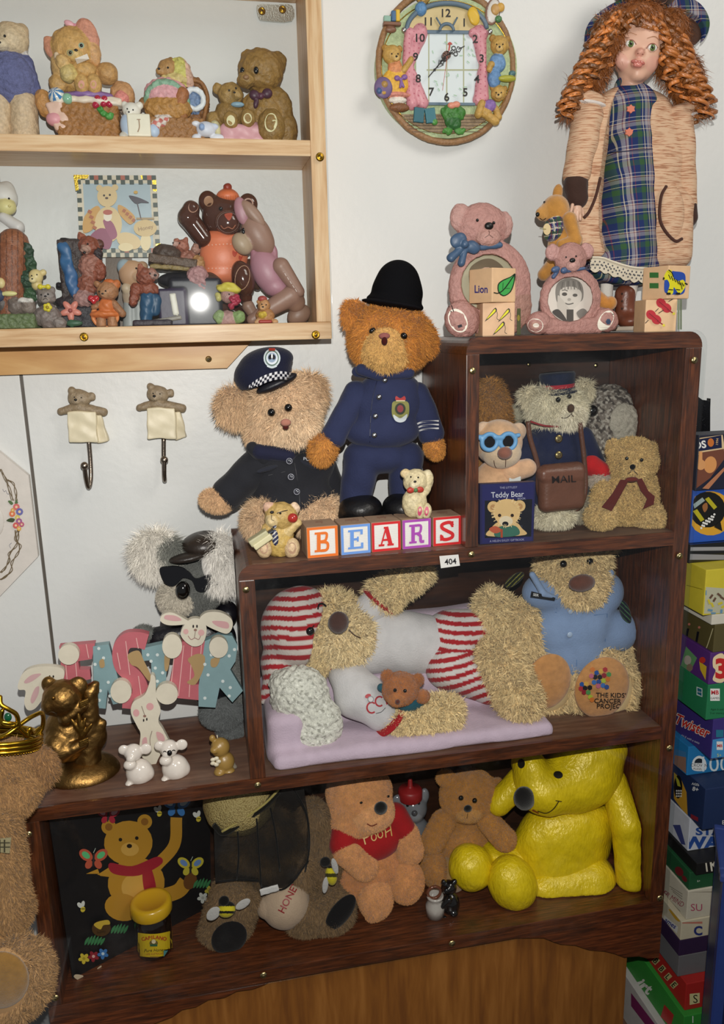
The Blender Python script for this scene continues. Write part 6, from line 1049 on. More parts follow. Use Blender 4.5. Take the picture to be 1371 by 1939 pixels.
f.slab('ribbon', [(1176, 908), (1190, 910), (1174, 940), (1158, 968), (1140, 960), (1160, 935)], 1.5, CLOTH, '#5c2420', dy=-54); f.slab('ribbon', [(1205, 908), (1216, 906), (1228, 930), (1240, 940), (1238, 955), (1218, 964), (1226, 945), (1214, 930)], 1.5, CLOTH, '#5c2420', dy=-52); f.part('ribbon_knot', [e(1196, 908, 14, 5, 5, dy=-50, c='#662822')], CLOTH)
# ---------------- middle tier ----------------
LM = (.001, YB-.001, .3107, .8955, .6016)
f = Fig('lilac_quilt', 'folded lilac quilt lying flat under the sleeping bear', 'quilt', 780, 1441, z=Z1, off=.10, lim=LM)
LQ = '#c9b4c4'
def bw(x0, x1, y0, y1, z0, z1, rd, c=None): q = ps(((x0+x1)/2, (y0+y1)/2, z0)); return b(((x0+x1)/2, (y0+y1)/2, (z0+z1)/2), 0, (x1-x0)/2/q, (z1-z0)/2/q, (y1-y0)/2/q, rd=rd, c=c)
f.part('quilt', [bw(.322, .735, .012, .19, Z1-.006, Z1+.020, 14), bw(.33, .70, .10, .195, Z1, Z1+.080, 26), bw(.50, .72, .165, .2, Z1, Z1+.15, 14), bw(.317, .37, .03, .19, Z1-.004, Z1+.07, 20)], CLOTH, col=LQ, k=16, v=3.5, noise=(4, 34))
f = Fig('sleeping_bear', 'shaggy gold teddy in red and white striped pyjamas and nightcap lying on a lilac quilt', 'teddy bear', 760, 1400, z=Z1, off=.075, lim=LM)
SG = '#f0d6a2'; FS = FP(17, den=.5, w=2.1, up=.9, curl=.9, rand=.45, cl=.8, clump=8)
h = f.part('head', [e(628, 1192, 62, 72, 52, c=SG), e(655, 1205, 50, 55, 34, dy=-30, c='#f4dcac'), e(600, 1235, 34, 34, 36, c=SG)], FUR, k=12, v=3, fur=FS)
f.bead('nose', 641, 1179, 20, 22, col='#4c3028', on=h, mat=PLUSH, lift=1.1, d=12); f.bead('eye', 587, 1195, 9, 9, on=h, lift=1.7); f.decal('closed_eye', [(ST([(602, 1154), (604, 1145), (611, 1143), (618, 1148)], 3), '#0c0a08')], on=h, lift=.017)
f.decal('eyelashes', [(ST([(586, 1188), (588, 1180)], 1.8, 0), '#0c0a08'), (ST([(590, 1190), (595, 1184)], 1.8, 0), '#0c0a08')], on=h, lift=.0175); f.decal('mouth', [(ST([(660, 1192), (672, 1203), (683, 1208)], 2), '#3c2418')], on=h, lift=.015)
stripe = lambda ax, ay, w, wob=0: (lambda x, y, P: [(((x*ax+y*ay+wob*np.sin((x*ay-y*ax)*.05)) % (2*w)) < w, '#a81e26')])
f.part('nightcap', [e(568, 1188, 74, 80, 62, rot=8), e(525, 1250, 30, 44, 34, rot=20), l(522, 1270, 500, 1325, 22, 8, dy=-20), e(648, 1208, 84, 94, 90, rot=4, cut=1, k=3)], CLOTH, col='#d8ccc4', k=14, v=1.7, noise=(1.6, 14), colf=stripe(.08, 1, 9.3, 3))
sh = f.part('shirt', [e(762, 1215, 82, 62, 50, rot=12), e(705, 1215, 50, 62, 48), e(700, 1165, 34, 30, 34), e(815, 1225, 40, 58, 42)], CLOTH, col='#d4d0d0', k=18, v=2.6, noise=(2.4, 18))
f.part('sleeve', [l(680, 1170, 708, 1148, 33, 32, dy=-6)], CLOTH, col='#d4d0d0', v=2.4, noise=(1.6, 10)); f.part('red_cuff', [e(717, 1138, 38, 9, 36, rot=42, dy=-6)], CLOTH, col='#a82228', k=3, v=2)
sv = f.part('sleeve', [e(680, 1316, 50, 48, 40, dy=-66, rot=30), l(690, 1322, 722, 1350, 38, 35, dy=-78, dy2=-86), e(660, 1280, 40, 30, 40, dy=-40)], CLOTH, col='#d2cece', k=14, v=2.4, noise=(2, 14)); f.part('red_cuff', [e(735, 1362, 41, 9, 42, rot=-41, dy=-90)], CLOTH, col='#a82228', v=2)
f.part('collar', [l(622, 1262, 662, 1262, 8, 8, dy=-34), l(662, 1262, 704, 1208, 9, 9, dy=-38), l(704, 1208, 696, 1190, 8, 8, dy=-34)], CLOTH, col='#a82228', k=5, v=2)
f.part('arm', [l(725, 1128, 782, 1085, 30, 26, dy=-4, c=SG), e(792, 1084, 24, 20, 20, c=SG)], FUR, k=8, v=2.8, fur=FS); f.part('arm', [l(756, 1370, 840, 1348, 29, 32, dy=-96, c=SG)], FUR, k=8, v=2.8, fur=FS)
f.part('trousers', [e(850, 1230, 62, 74, 50, rot=-8), l(850, 1200, 920, 1190, 44, 40, dy=4), l(850, 1262, 925, 1290, 46, 42, dy=-36)], CLOTH, col='#d8d0cc', k=12, v=1.7, noise=(2.2, 14), colf=lambda x, y, P: [(((y-x*.08+5*np.sin(x*.035)+np.where(y > 1235, (x-850)*.28, -(x-850)*.06)) % 17.5) < 8.7, '#a81e26')])
f.part('leg', [e(936, 1180, 38, 66, 40, rot=-4, c=SG)], FUR, k=8, v=2.8, fur=FS); f.part('leg', [l(945, 1250, 985, 1328, 42, 36, dy=-56, dy2=-92, c='#e6ca96')], FUR, k=8, v=2.8, fur=FS)
f.decal('shirt_logo', [(ST([(x+9*math.cos(a), 1340+10*math.sin(a)) for x in (704,) for a in np.linspace(.9, 5.4, 10)], 3), '#b8343c'), (ST([(719+8*math.cos(a), 1328+9*math.sin(a)) for a in np.linspace(.9, 5.4, 10)], 3), '#b8343c'), (ST([(729, 1316), (733, 1334)], 2.6, 0), '#b8343c'), (ST([(728, 1317), (736, 1314)], 2.6, 0), '#b8343c'), (ST([(730, 1325), (736, 1322)], 2.4, 0), '#b8343c'), (EL(697, 1318, 6, 4, -20), '#b8343c'), (EL(702, 1324, 6, 6), '#8c8c90'), (EL(702, 1324, 4.6, 4.6), '#d8d4d4'), (ST([(712, 1351), (722, 1348), (730, 1340)], 1), '#4c4c50')], on=sv, lift=.001)
f = Fig('crocheted_blanket', 'white crocheted blanket bunched below the nightcap of the sleeping bear', 'blanket', 580, 1440, z=Z1, off=.035, lim=LM)
f.part('blanket', [e(568, 1320, 56, 62, 40), e(600, 1375, 50, 60, 34, dy=-14), e(560, 1390, 44, 28, 26, dy=-20), e(600, 1420, 32, 32, 24, dy=-24), e(545, 1290, 36, 24, 30, dy=10)], KNIT, col='#dedccf', k=12, v=1.3, noise=(2.4, 3.0), colf=lambda x, y, P: [(nz(P, 620) > .42, '#b2b0a4'), (nz(P+.3, 800) > .55, '#f0eee2')])
f = Fig('small_brown_teddy', 'small plain orange brown teddy in a teal top held by the sleeping bear', 'teddy bear', 762, 1350, z=Z1, Y=.034, floor=False, lim=(-.002,)+LM[1:])
SO = '#b06c38'
h = f.part('head', [e(758, 1304, 34, 32, 28, c=SO), e(752, 1322, 18, 15, 16, dy=-18, c='#b8743e'), e(733, 1280, 12, 13, 7, c='#a8642f'), e(791, 1287, 12, 13, 7, c='#a8642f')], PLUSH, k=6, v=1.9, fur=FP(3, den=.8, w=.7)); f.bead('eye', 748, 1307, 3.6, on=h, lift=.8); f.bead('eye', 767, 1308, 3.6, on=h, lift=.8); f.bead('nose', 753, 1329, 5, 5, col='#5c2c20', on=h, mat=PLUSH, lift=1)
f.part('top', [e(776, 1322, 32, 26, 18, dy=14, c='#2c6070'), l(735, 1305, 722, 1302, 12, 8, dy=14, c='#2c6070')], CLOTH, k=4); f.part('arm', [e(800, 1318, 13, 13, 12, dy=-4, c=SO)], PLUSH, fur=FP(3, den=.6, w=.7))
f = Fig('charity_bear', 'large shaggy teddy in a pale blue uniform shirt with an embroidered sole', 'teddy bear', 1110, 1378, z=Z1, off=.085, lim=LM)
KG = '#e6ca96'; FK = FP(17, den=.5, w=2.1, up=.9, curl=.9, rand=.45, cl=.8, clump=8)
h = f.part('head', [e(1085, 1068, 66, 62, 50, c=KG), e(1102, 1105, 44, 42, 32, dy=-26, c='#ecd09c'), e(1012, 1012, 22, 22, 12, c=KG), e(1150, 1018, 24, 22, 12, c=KG)], FUR, k=12, v=3, fur=FK)
f.bead('eye', 1067, 1068, 7, on=h, lift=1.2); f.bead('eye', 1117, 1063, 6.5, on=h, lift=1.2); f.bead('nose', 1102, 1104, 27, 17, col='#643c30', on=h, mat=PLUSH, lift=.9, d=12)
BS = '#8298bc'
st = f.part('shirt', [e(1085, 1190, 84, 76, 46, c=BS), e(1088, 1240, 74, 50, 46, c=BS), e(1040, 1120, 52, 38, 38, c=BS), e(1140, 1120, 40, 40, 36, c=BS), e(1165, 1195, 44, 40, 40, rot=-20, c=BS)], CLOTH, k=16, v=2.6, noise=(2, 16))
f.part('collar', [l(1008, 1088, 1028, 1122, 6, 7, dy=-38, c='#8aa0c2'), l(1028, 1124, 1052, 1132, 7, 4, dy=-42, c='#8aa0c2'), l(1156, 1085, 1150, 1118, 7, 6, dy=-34, c='#8aa0c2')], CLOTH, k=4)
f.decal('pocket', [(ST([(998, 1142), (1055, 1152), (1054, 1160), (997, 1152)], 1.4, 0), '#5c7ca8'), (ST([(1125, 1165), (1150, 1162), (1146, 1215)], 1.4, 0), '#5c7ca8'), (ST([(1092, 1150), (1092, 1262)], 1.4, 0), '#5c7ca8')], on=st, lift=.0008)
f.slab('name_tag', [(1007, 1120), (1052, 1132), (1050, 1138), (1005, 1130)], 2, SMOOTH, '#15171c', dy=-47); f.decal('lettering', [TX('SER', 1015, 1126.5, 5, 10, '#d8d8d8', bold=.02)], Y=f.P(1015, 1126, -50)[1])
for x, y in ((1081, 1158), (1079, 1202)): f.bead('button', x, y, 6, col='#a8bcd8', on=st, d=3)
f.part('shoulder_patch', [e(974, 1098, 22, 9, 10, rot=-34, dy=-22, c='#1c2018')], CLOTH, colf=lambda x, y, P: [(((x+y) % 9 < 2), '#8c8840')], v=1.3); f.part('shoulder_patch', [e(1184, 1160, 9, 26, 12, rot=-18, dy=-24, c='#161c28')], CLOTH, colf=lambda x, y, P: [(((x-y) % 9 < 2), '#48704c')], v=1.3)
f.part('arm', [l(985, 1170, 1000, 1260, 30, 32, dy=6, c=KG)], FUR, v=3, fur=FK); f.part('arm', [l(1200, 1225, 1212, 1300, 30, 30, dy=0, c=KG)], FUR, v=3, fur=FK)
def sole(x, y, rx, ry, rr, dy):
    lg = f.part('leg', [e(x, y, rx, ry, 40, dy=dy, rot=rr, c=KG)], FUR, k=4, v=3, fur=dict(FK, mask=lambda px, py, n: ((px-x)/(rx*.84))**2+((py-y)/(ry*.86))**2 > 1))
    return f.part('sole', [e(x, y, rx*.82, ry*.84, 12, dy=dy-34, rot=rr, c='#c68c52')], PLUSH, v=2)
s1 = sole(1038, 1290, 56, 66, 6, -10); s2 = sole(1140, 1302, 68, 74, 0, -30)
hx = []; cs = ['#c8702c', '#141418', '#2c4c8c', '#a82830', '#b8607c', '#1c4c94', '#8c1c2c', '#a8b83c', '#16161c', '#3c6cb0', '#d0a048', '#4c8c4c']
for i, (x, y) in enumerate([(1122, 1268), (1130, 1274), (1138, 1271), (1146, 1268), (1127, 1282), (1136, 1282), (1144, 1279), (1153, 1277), (1120, 1280), (1125, 1292), (1134, 1291), (1143, 1289), (1151, 1286), (1102, 1296), (1110, 1295), (1100, 1304), (1108, 1303), (1117, 1302), (1106, 1311), (1114, 1311), (1133, 1299), (1142, 1298), (1149, 1301), (1118, 1320), (1121, 1325)]): hx.append((EL(x, y, 5, n=6, rot=30), cs[(i*5) % 12]))
f.decal('embroidery', hx+[TX('THE KIDS\u2019', 1157, 1316, 9, 1, '#1c140c', wx=1.05, bold=.015), TX('CANCER', 1151, 1327, 9, 1, '#1c140c', wx=1.05, bold=.015), TX('PROJECT', 1157, 1337, 9, 1, '#1c140c', wx=1.1, bold=.015)], on=s2, lift=.0012)
# ---------------- on the low step at the left ----------------
f = Fig('plush_koala', 'grey plush koala in black leather cap, sunglasses and jacket behind the wooden sign', 'soft toy', 420, 1392, z=Z1, Y=.142, lim=(0, D-.001, -1, X2-.001, 9))
KO = '#70726e'; FQ = FP(6, den=.9, w=.8)
h = f.part('head', [e(368, 1105, 56, 58, 46, c=KO), e(335, 1132, 36, 32, 34, dy=-22, c='#c4bcac')], FUR, k=10, v=2.8, fur=FQ)
f.part('ear', [e(296, 1050, 40, 44, 16, dy=-8, c='#f0ebe0'), e(324, 1042, 15, 20, 12, dy=-20, c='#80827a')], FUR, v=2.6, fur=FP(24, den=.7, w=.9, up=1.0, curl=.3)); f.part('ear', [e(420, 1066, 38, 52, 18, dy=-34, c='#f2eee6')], FUR, v=2.6, fur=FP(24, den=.8, w=.8, up=.9, curl=.3, mask=lambda x, y, n: x > 396))
f.bead('nose', 346, 1118, 14, 18, on=h, lift=.7, d=12, rot=10)
f.part('leather_cap', [e(384, 1032, 40, 24, 40, dy=-20, c='#2a221c'), e(392, 1022, 32, 16, 30, dy=-14, c='#2a221c')], LEATHER, k=6); f.part('cap_peak', [e(354, 1056, 34, 9, 20, dy=-50, rot=-6, c='#2a2420')], LEATHER, v=1.8)
f.slab('sunglasses', SM([(302, 1078), (318, 1073), (342, 1074), (360, 1085), (372, 1096), (400, 1088), (416, 1104), (400, 1112), (386, 1121), (372, 1118), (364, 1100), (348, 1094), (340, 1100), (328, 1110), (312, 1104)]), 5, GLOSS, '#0c0c10', dy=-58)
f.part('jacket', [e(395, 1215, 52, 60, 42, c='#15141a'), e(400, 1280, 50, 56, 40, c='#15141a'), l(350, 1200, 300, 1208, 26, 22, dy=-12, c='#15141a'), e(430, 1160, 22, 22, 30, c='#15141a')], LEATHER, k=10, v=2.6, noise=(1.6, 10))
f.part('paw', [e(272, 1200, 20, 15, 16, dy=-16, c=KO)], FUR, fur=FQ); f.part('leg', [e(445, 1290, 22, 60, 30, dy=-4, c=KO)], FUR, v=3, fur=FQ); f.part('foot', [e(422, 1345, 42, 34, 34, dy=-14, c='#666a6a')], FUR, v=2.8, fur=FQ); f.part('foot', [e(440, 1375, 30, 20, 34, dy=0, c='#666a6a')], FUR, v=3, fur=FQ)
# the wooden word with its rabbits
f = Fig('easter_rabbit_sign', 'painted wooden cut-out sign of joined pink and blue letters spelling EASTER with hanging rabbits', 'sign', 290, 1448, z=Z1, off=.012, lim=None)
YS = f.Y0-.014; PK = '#b8646c'; BL_ = '#7f9ca0'; TH = 17
def stick(nm, pts, w, col, dy=0, closed=None): return f.slab(nm, closed or ST(pts, w, False), TH, SMOOTH, col, dy=dy)
def letter(nm, poly, col, extra, dy=0):
    o = f.slab('letter', poly, TH, SMOOTH, col, dy=dy); f.decal('letter_paint', extra, Y=float(f.Y0+dy*ps(f.P(*poly[0])))); return o
pinks = lambda L_: [(ST(q, 1.6, 0), '#d8a8a4') for q in L_]; dots = lambda L_: [(EL(x, y, 3.1, n=10), '#ccd6d4') for x, y in L_]
letter('E', [(112, 1224), (180, 1218), (174, 1248), (148, 1252), (150, 1268), (170, 1268), (172, 1286), (152, 1290), (156, 1308), (186, 1298), (184, 1320), (122, 1330)], PK, pinks([[(140, 1222), (150, 1330)], [(163, 1220), (168, 1246)], [(122, 1226), (130, 1325)]]))
letter('A', [(176, 1224), (206, 1220), (236, 1330), (214, 1334), (204, 1306), (200, 1342), (178, 1340)], BL_, dots([(187, 1228), (196, 1246), (180, 1258), (205, 1292), (190, 1308), (208, 1318), (188, 1326)])+[(SM([(188, 1252), (196, 1248), (198, 1262), (190, 1264)]), '#a88c60')], dy=-1)
letter('S', [tuple(p) for p in ST([(278, 1216), (262, 1212), (240, 1214), (228, 1232), (232, 1262), (256, 1284), (266, 1306), (258, 1326), (232, 1326)], 30)], PK, pinks([[(238, 1214), (246, 1278)], [(258, 1208), (262, 1228)], [(262, 1280), (268, 1322)], [(222, 1236), (228, 1268)]]), dy=-2)
letter('T', [(268, 1228), (340, 1212), (338, 1240), (318, 1244), (314, 1290), (308, 1310), (288, 1300), (286, 1250), (270, 1252)], BL_, dots([(280, 1240), (298, 1240), (286, 1252), (294, 1265), (308, 1274), (298, 1290), (330, 1222)])+[(SM([(242, 1240), (262, 1232), (272, 1250), (286, 1280), (282, 1290), (262, 1265), (248, 1258)]), '#a88c60'), (SM([(312, 1240), (322, 1240), (318, 1268), (312, 1268)]), '#a88c60')])
letter('E', [(336, 1215), (392, 1214), (386, 1244), (366, 1246), (364, 1258), (380, 1260), (378, 1284), (362, 1286), (360, 1296), (382, 1296), (378, 1326), (316, 1320)], PK, pinks([[(348, 1222), (338, 1318)], [(364, 1216), (358, 1320)], [(330, 1240), (322, 1316)], [(382, 1218), (380, 1240)]])+[(SM([(356, 1248), (374, 1238), (388, 1244), (384, 1270), (370, 1296), (354, 1292), (368, 1280), (362, 1260)]), '#a88c60')], dy=-1)
letter('R', [(388, 1214), (416, 1202), (440, 1204), (450, 1222), (446, 1252), (436, 1268), (460, 1308), (440, 1330), (416, 1302), (408, 1340), (376, 1338), (376, 1300)], BL_, dots([(434, 1242), (388, 1258), (394, 1278), (422, 1290), (436, 1302), (388, 1322), (434, 1318), (400, 1240), (444, 1230)])+[(SM([(400, 1248), (416, 1246), (410, 1262), (400, 1262)]), '#a88c60')], dy=-2)
CW = '#d2cbb8'
def rf_(pts): 
    for o_, q in pts: f.slab(o_, q, 13, SMOOTH, CW, dy=-15)
rf_([('rabbit_ear', SM([(352, 1182), (320, 1184), (304, 1176), (308, 1164), (326, 1160), (350, 1172), (356, 1176)])), ('rabbit_ear', SM([(378, 1172), (392, 1160), (418, 1160), (438, 1172), (440, 1188), (430, 1200), (410, 1194), (390, 1184)])), ('rabbit_head', SM([(350, 1182), (362, 1172), (378, 1172), (390, 1184), (390, 1204), (382, 1220), (366, 1224), (350, 1214), (342, 1200)])), ('rabbit_paw', EL(326, 1224, 19, 23)), ('rabbit_paw', EL(414, 1226, 18, 20)), ('rabbit_paw', EL(229, 1310, 20, 22)), ('rabbit_paw', EL(316, 1314, 21, 20)), ('rabbit_paw', EL(130, 1240, 20, 19)),
 ('rabbit_body', SM([(284, 1290), (286, 1278), (294, 1284), (296, 1320), (304, 1344), (300, 1366), (310, 1384), (326, 1418), (320, 1430), (308, 1424), (300, 1436), (292, 1450), (276, 1440), (264, 1424), (266, 1390), (260, 1376), (248, 1350), (252, 1330), (268, 1320), (276, 1312)])), ('rabbit_head', SM([(120, 1268), (94, 1262), (64, 1264), (44, 1274), (34, 1296), (36, 1306), (48, 1308), (46, 1330), (52, 1344), (66, 1342), (84, 1320), (100, 1300), (118, 1290)]))])
YR = float(f.Y0-15*ps(f.P(300, 1250)))
RFS = [(SM([(314, 1165), (332, 1166), (344, 1174), (330, 1176), (312, 1172)]), '#c89c9c'), (SM([(402, 1176), (430, 1178), (432, 1190), (412, 1186)]), '#c89c9c'), (EL(352, 1196, 5, 5), '#d0a4a0'), (EL(381, 1198, 6, 6), '#d0a4a0'), (EL(366, 1186, 1.6, 3), '#1c1816'), (EL(373, 1186, 1.6, 3), '#1c1816'), (EL(370, 1193, 3, 2.4), '#8c6c60'), (ST([(370, 1196), (368, 1208)], 1, 0), '#6c5850'), (ST([(356, 1204), (362, 1211), (369, 1208), (376, 1211), (380, 1204)], 1.1), '#8c6060'),
 (EL(258, 1350, 6, 7), '#cf9c9c'), (EL(284, 1338, 7, 7), '#cf9c9c'), (EL(274, 1356, 3, 2.4), '#8c6c60'), (EL(272, 1364, 1.4, 2.8), '#1c1816'), (EL(278, 1362, 1.4, 2.8), '#1c1816'), (ST([(268, 1337), (274, 1354)], 1, 0), '#6c5850'), (SM([(296, 1386), (308, 1390), (312, 1402), (300, 1402)]), '#c89c9c'), (SM([(270, 1400), (278, 1398), (278, 1428), (270, 1420)]), '#c89c9c'), (ST([(288, 1384), (284, 1400), (286, 1420)], 1), '#6c5850'), (SM([(46, 1290), (60, 1278), (78, 1276), (64, 1288), (50, 1294)]), '#c4a0a0'), (SM([(58, 1324), (66, 1304), (74, 1300), (72, 1316), (62, 1332)]), '#c4a0a0'), (EL(94, 1281, 1.6, 2.4), '#1c1816'), (EL(101, 1281, 1.6, 2.4), '#1c1816')]
for t_ in (lambda a, c_: c_ < 1230, lambda a, c_: c_ >= 1230 and a > 200, lambda a, c_: a <= 200): f.decal('rabbit_face', [q for q in RFS if t_(q[0][0][0], q[0][0][1])], Y=YR, lift=.0004)
f = Fig('brass_koala', 'tall brass-coloured koala money box clinging to a tree stump', 'money box', 155, 1497, z=Z1, off=.045, lim=(0, D))
BR = '#86673a'
f.part('base', [e(157, 1462, 68, 32, 58, c=BR), b(157, 1482, 66, 14, 56, rd=12, c=BR)], BRONZE, k=10, v=2.2, noise=(1.6, 14))
bo = f.part('koala', [e(118, 1322, 36, 36, 34, dy=-16, c=BR), e(94, 1336, 15, 18, 18, dy=-30, c=BR), e(92, 1295, 13, 15, 9, dy=-6, c=BR), e(148, 1300, 18, 20, 10, dy=-10, c=BR), e(128, 1390, 44, 54, 42, c=BR), e(112, 1412, 28, 34, 34, dy=-24, rot=-20, c=BR), l(125, 1360, 158, 1336, 14, 10, dy=-30, c=BR), l(118, 1425, 158, 1408, 16, 10, dy=-40, c=BR)], BRONZE, k=5, v=1.7, noise=(.45, 2.2))
for x, y in ((160, 1328), (160, 1402)): f.part('claw', [l(x-8, y+2+i*4, x+6, y-4+i*4, 3, 2, dy=-48 if y > 1380 else -40, c='#8a6a34') for i in range(3)], BRONZE, k=1.5, v=1.3)
f.part('tree_stump', [l(170, 1310, 166, 1440, 15, 26, dy=-4, c=BR), l(178, 1400, 192, 1370, 14, 10, dy=-4, c=BR), e(182, 1395, 20, 24, 20, c=BR), l(178, 1305, 180, 1296, 9, 8, dy=-4, c=BR)], BRONZE, k=8, v=2, noise=(.9, 3)); f.part('gum_leaf', [e(146+i*5, 1370+abs(i-1)*8, 5, 22, 4, dy=-46, rot=-24+i*22, c='#82622e') for i in range(4)], BRONZE, k=2, v=1.4)
f.bead('eye', 101, 1322, 4, col='#7c5c2c', on=bo, mat=BRONZE); f.decal('mouth', [(ST([(88, 1352), (98, 1348), (108, 1352)], 1.6), '#3c2a12')], on=bo); f.decal('lettering', [TX('AGE', 154, 1487, 5, 3, '#5c431c'), TX('LIMITED', 154, 1494, 5, 3, '#5c431c')], Y=f.Y0-.05)
for i, (ox, lab) in enumerate(((0, 'left white ceramic koala without a painted nose on the low step'), (68, 'right white ceramic koala with a black nose on the low step'))):
    f = Fig('ceramic_koala', lab, 'figurine', 268+ox, 1488-9*i, z=Z1, off=.016, lim=(0, D), group='pair of white ceramic koalas'); oy = -8*i; WK = '#d8d0c6'
    h = f.part('head', [e(252+ox, 1425+oy, 17, 17, 15, c=WK), e(234+ox, 1420+oy, 10, 10, 5, c=WK), e(276+ox, 1418+oy, 11, 11, 5, c=WK), e(248+ox, 1436+oy, 9, 9, 9, dy=-12, c=WK)], GLOSS, k=3, v=1.4)
    if i: f.bead('nose', 321, 1426, 5, 6, on=h, lift=.4)
    [f.decal('eye', [(ST([(x-3+ox, y+oy), (x+ox, y-1.6+oy), (x+3+ox, y+oy)], 1.8), '#1c1816')], on=h) for x, y in ((244, 1432), (261, 1430)) if i]
    f.part('body', [e(264+ox, 1462+oy, 25, 26, 22, c=WK), e(246+ox, 1448+oy, 12, 10, 10, dy=-14, c=WK), e(282+ox, 1464+oy, 10, 12, 10, c=WK), e(244+ox, 1484+oy, 7, 5, 8, dy=-12, c=WK)], GLOSS, k=5, v=1.6)
f = Fig('bear_candle', 'small amber beeswax bear candle with a flower standing near the side panel', 'candle', 425, 1471, z=Z1, off=.016, lim=(0, D)); WX = '#94763c'
h = f.part('candle', [e(417, 1415, 18, 19, 16, c=WX), e(402, 1398, 6, 7, 5, c=WX), e(406, 1420, 8, 7, 8, dy=-12, c=WX), e(425, 1442, 19, 20, 17, c=WX), e(416, 1462, 11, 9, 12, dy=-8, c=WX), e(434, 1462, 12, 10, 12, dy=-4, c=WX)], surf('wax', .35, bump=.1, scale=100, var=.06), k=4, v=1.5)
f.part('flower', [e(408+6*math.cos(a), 1442+6*math.sin(a), 5, 4, 3, dy=-22, c='#ccc4ac') for a in np.arange(5)*1.256], SMOOTH, k=1, v=1.2); f.tube('wick', [([(412, 1398, 0), (411, 1392, 0)], 1.2, '#c8c0a8')], CLOTH); f.part('netting_tail', [l(436, 1446, 450, 1458, 8, 3, dy=4, c='#8c8474')], CLOTH, k=2)
# ---------------- bottom tier ----------------
LL = (.001, YB-.001, .0195, .8955, .3028)
p1 = pl(138, 1853, 2, Z0+.0005); p2 = pl(400, 1715, 2, Z0+.0005); ud = (p2-p1); ud[2] = 0; ud /= np.linalg.norm(ud); bn = np.array([ud[1], -ud[0], 0])
f = Fig('painted_board', 'black painted board with a yellow bear, butterflies and flowers leaning in the bottom left', 'painted board', 270, 1785, z=Z0, Y=.095, floor=True); f.lim = None; f.zmax = .3028
PB = plane(p1, bn); top_ = []
for px in (93, 398): q = PB(px, 1530); top_.append(q)
f.slab('board', [(138, 1854), (93, 1552), (397, 1500), (400, 1716)], 5, SMOOTH, '#141416', f=PB, vec=-bn)
OC = '#b8862a'
def bfly(x, y, c1, c2, s_=1, r=0):
    o = []
    for sx in (-1, 1): o += [(EL(x+sx*13*s_, y-8*s_, 13*s_, 9*s_, sx*-38+r), c1), (EL(x+sx*13*s_, y-8*s_, 8*s_, 5*s_, sx*-38+r), c2), (EL(x+sx*8*s_, y+8*s_, 6*s_, 8*s_, sx*-30), c1)]
    return o+[(EL(x, y, 2, 13*s_, 6), '#2c2c2c'), (ST([(x, y-12*s_), (x+4, y-20*s_)], 1, 0), '#b8c8b8')]
def bee(x, y): return [(EL(x-4, y-3, 4, 6, -40), '#d4d4cc'), (EL(x+2, y-5, 3.4, 6.4, 12), '#d4d4cc'), (EL(x+2, y+5, 4.4, 5.4, 20), '#cfb83c'), (ST([(x-1, y+4), (x+6, y+4)], 1.4, 0), '#2c2410')]
def flw(x, y, c1, c2): return [(EL(x+6*math.cos(a), y+6*math.sin(a), 5, 3.6, math.degrees(a), n=9), c1) for a in np.arange(5)*1.2566+.4]+[(EL(x, y, 3, n=9), c2)]
def grass(x, y, n=5): return [(SM([(x+i*6, y), (x+i*6+2, y-10), (x+i*6+9, y-20+abs(i-2)*2), (x+i*6+6, y-6)], 3), '#3c7c4c') for i in range(n)]
art = [(EL(258, 1672, 54, 48, -8), OC), (EL(260, 1680, 30, 28, -8), '#cfa04a'), (EL(243, 1596, 46, 42, -6), OC), (EL(206, 1566, 14, 14), OC), (EL(274, 1556, 14, 14), OC), (EL(206, 1566, 7, 7), '#8c5c20'), (EL(274, 1556, 7, 7), '#8c5c20'),
 (ST([(296, 1640), (330, 1600), (334, 1548)], 22), OC), (ST([(214, 1652), (184, 1668), (174, 1650)], 24), OC), (SM([(208, 1634), (250, 1640), (298, 1622), (306, 1636), (262, 1658), (214, 1654)]), '#9c2030'), (SM([(270, 1650), (286, 1644), (296, 1690), (276, 1694)]), '#9c2030'), (ST([(296, 1700), (336, 1688), (352, 1670)], 28), OC), (EL(360, 1668, 12, 17, 20), '#6c4420'), (EL(232, 1718, 34, 26, 10), OC),
 (EL(246, 1608, 17, 13), '#cfa04a'), (EL(245, 1602, 5, 4), '#1c140c'), (EL(228, 1590, 3.4), '#1c140c'), (EL(259, 1587, 3.4), '#1c140c')]
art += bfly(205, 1545, '#a82838', '#d8a0a8', .9)+bfly(334, 1528, '#3c74b0', '#c8d4dc', 1.1)+bfly(177, 1628, '#b8543c', '#5cb878', 1.1)+bfly(361, 1642, '#c8b83c', '#6c8cc0', 1)
art += bee(155, 1717)+bee(300, 1536)+bee(374, 1546)+flw(159, 1815, '#cfb83c', '#a8962c')+flw(177, 1811, '#8c2430', '#d8a8a0')+flw(195, 1806, '#3c74b0', '#c0d4e0')+flw(398, 1686, '#b8a83c', '#8c7c2c')+flw(384, 1700, '#c8c8c0', '#a8a8a0')
art += grass(160, 1790, 6)+grass(210, 1768, 5)+grass(366, 1682, 5)+[(EL(192, 1758, 18, 15, -10), '#4c3416'), (SM([(178, 1752), (184, 1746), (204, 1742), (208, 1750), (196, 1752), (190, 1760)]), '#c8a83c'), TX('hunny', 192, 1764, 5, -12, '#1c140a'), (SM([(140, 1850), (144, 1845), (158, 1848), (150, 1856)]), '#c8b498'), (SM([(184, 1834), (192, 1828), (190, 1836)]), '#c8b498')]
f.decal('painting', art, f=PB, lift=.0002)
f = Fig('honey_jar', 'glass jar of dark honey with yellow lid and yellow label', 'jar', 294, 1824, z=Z0, off=.025, lim=LL)
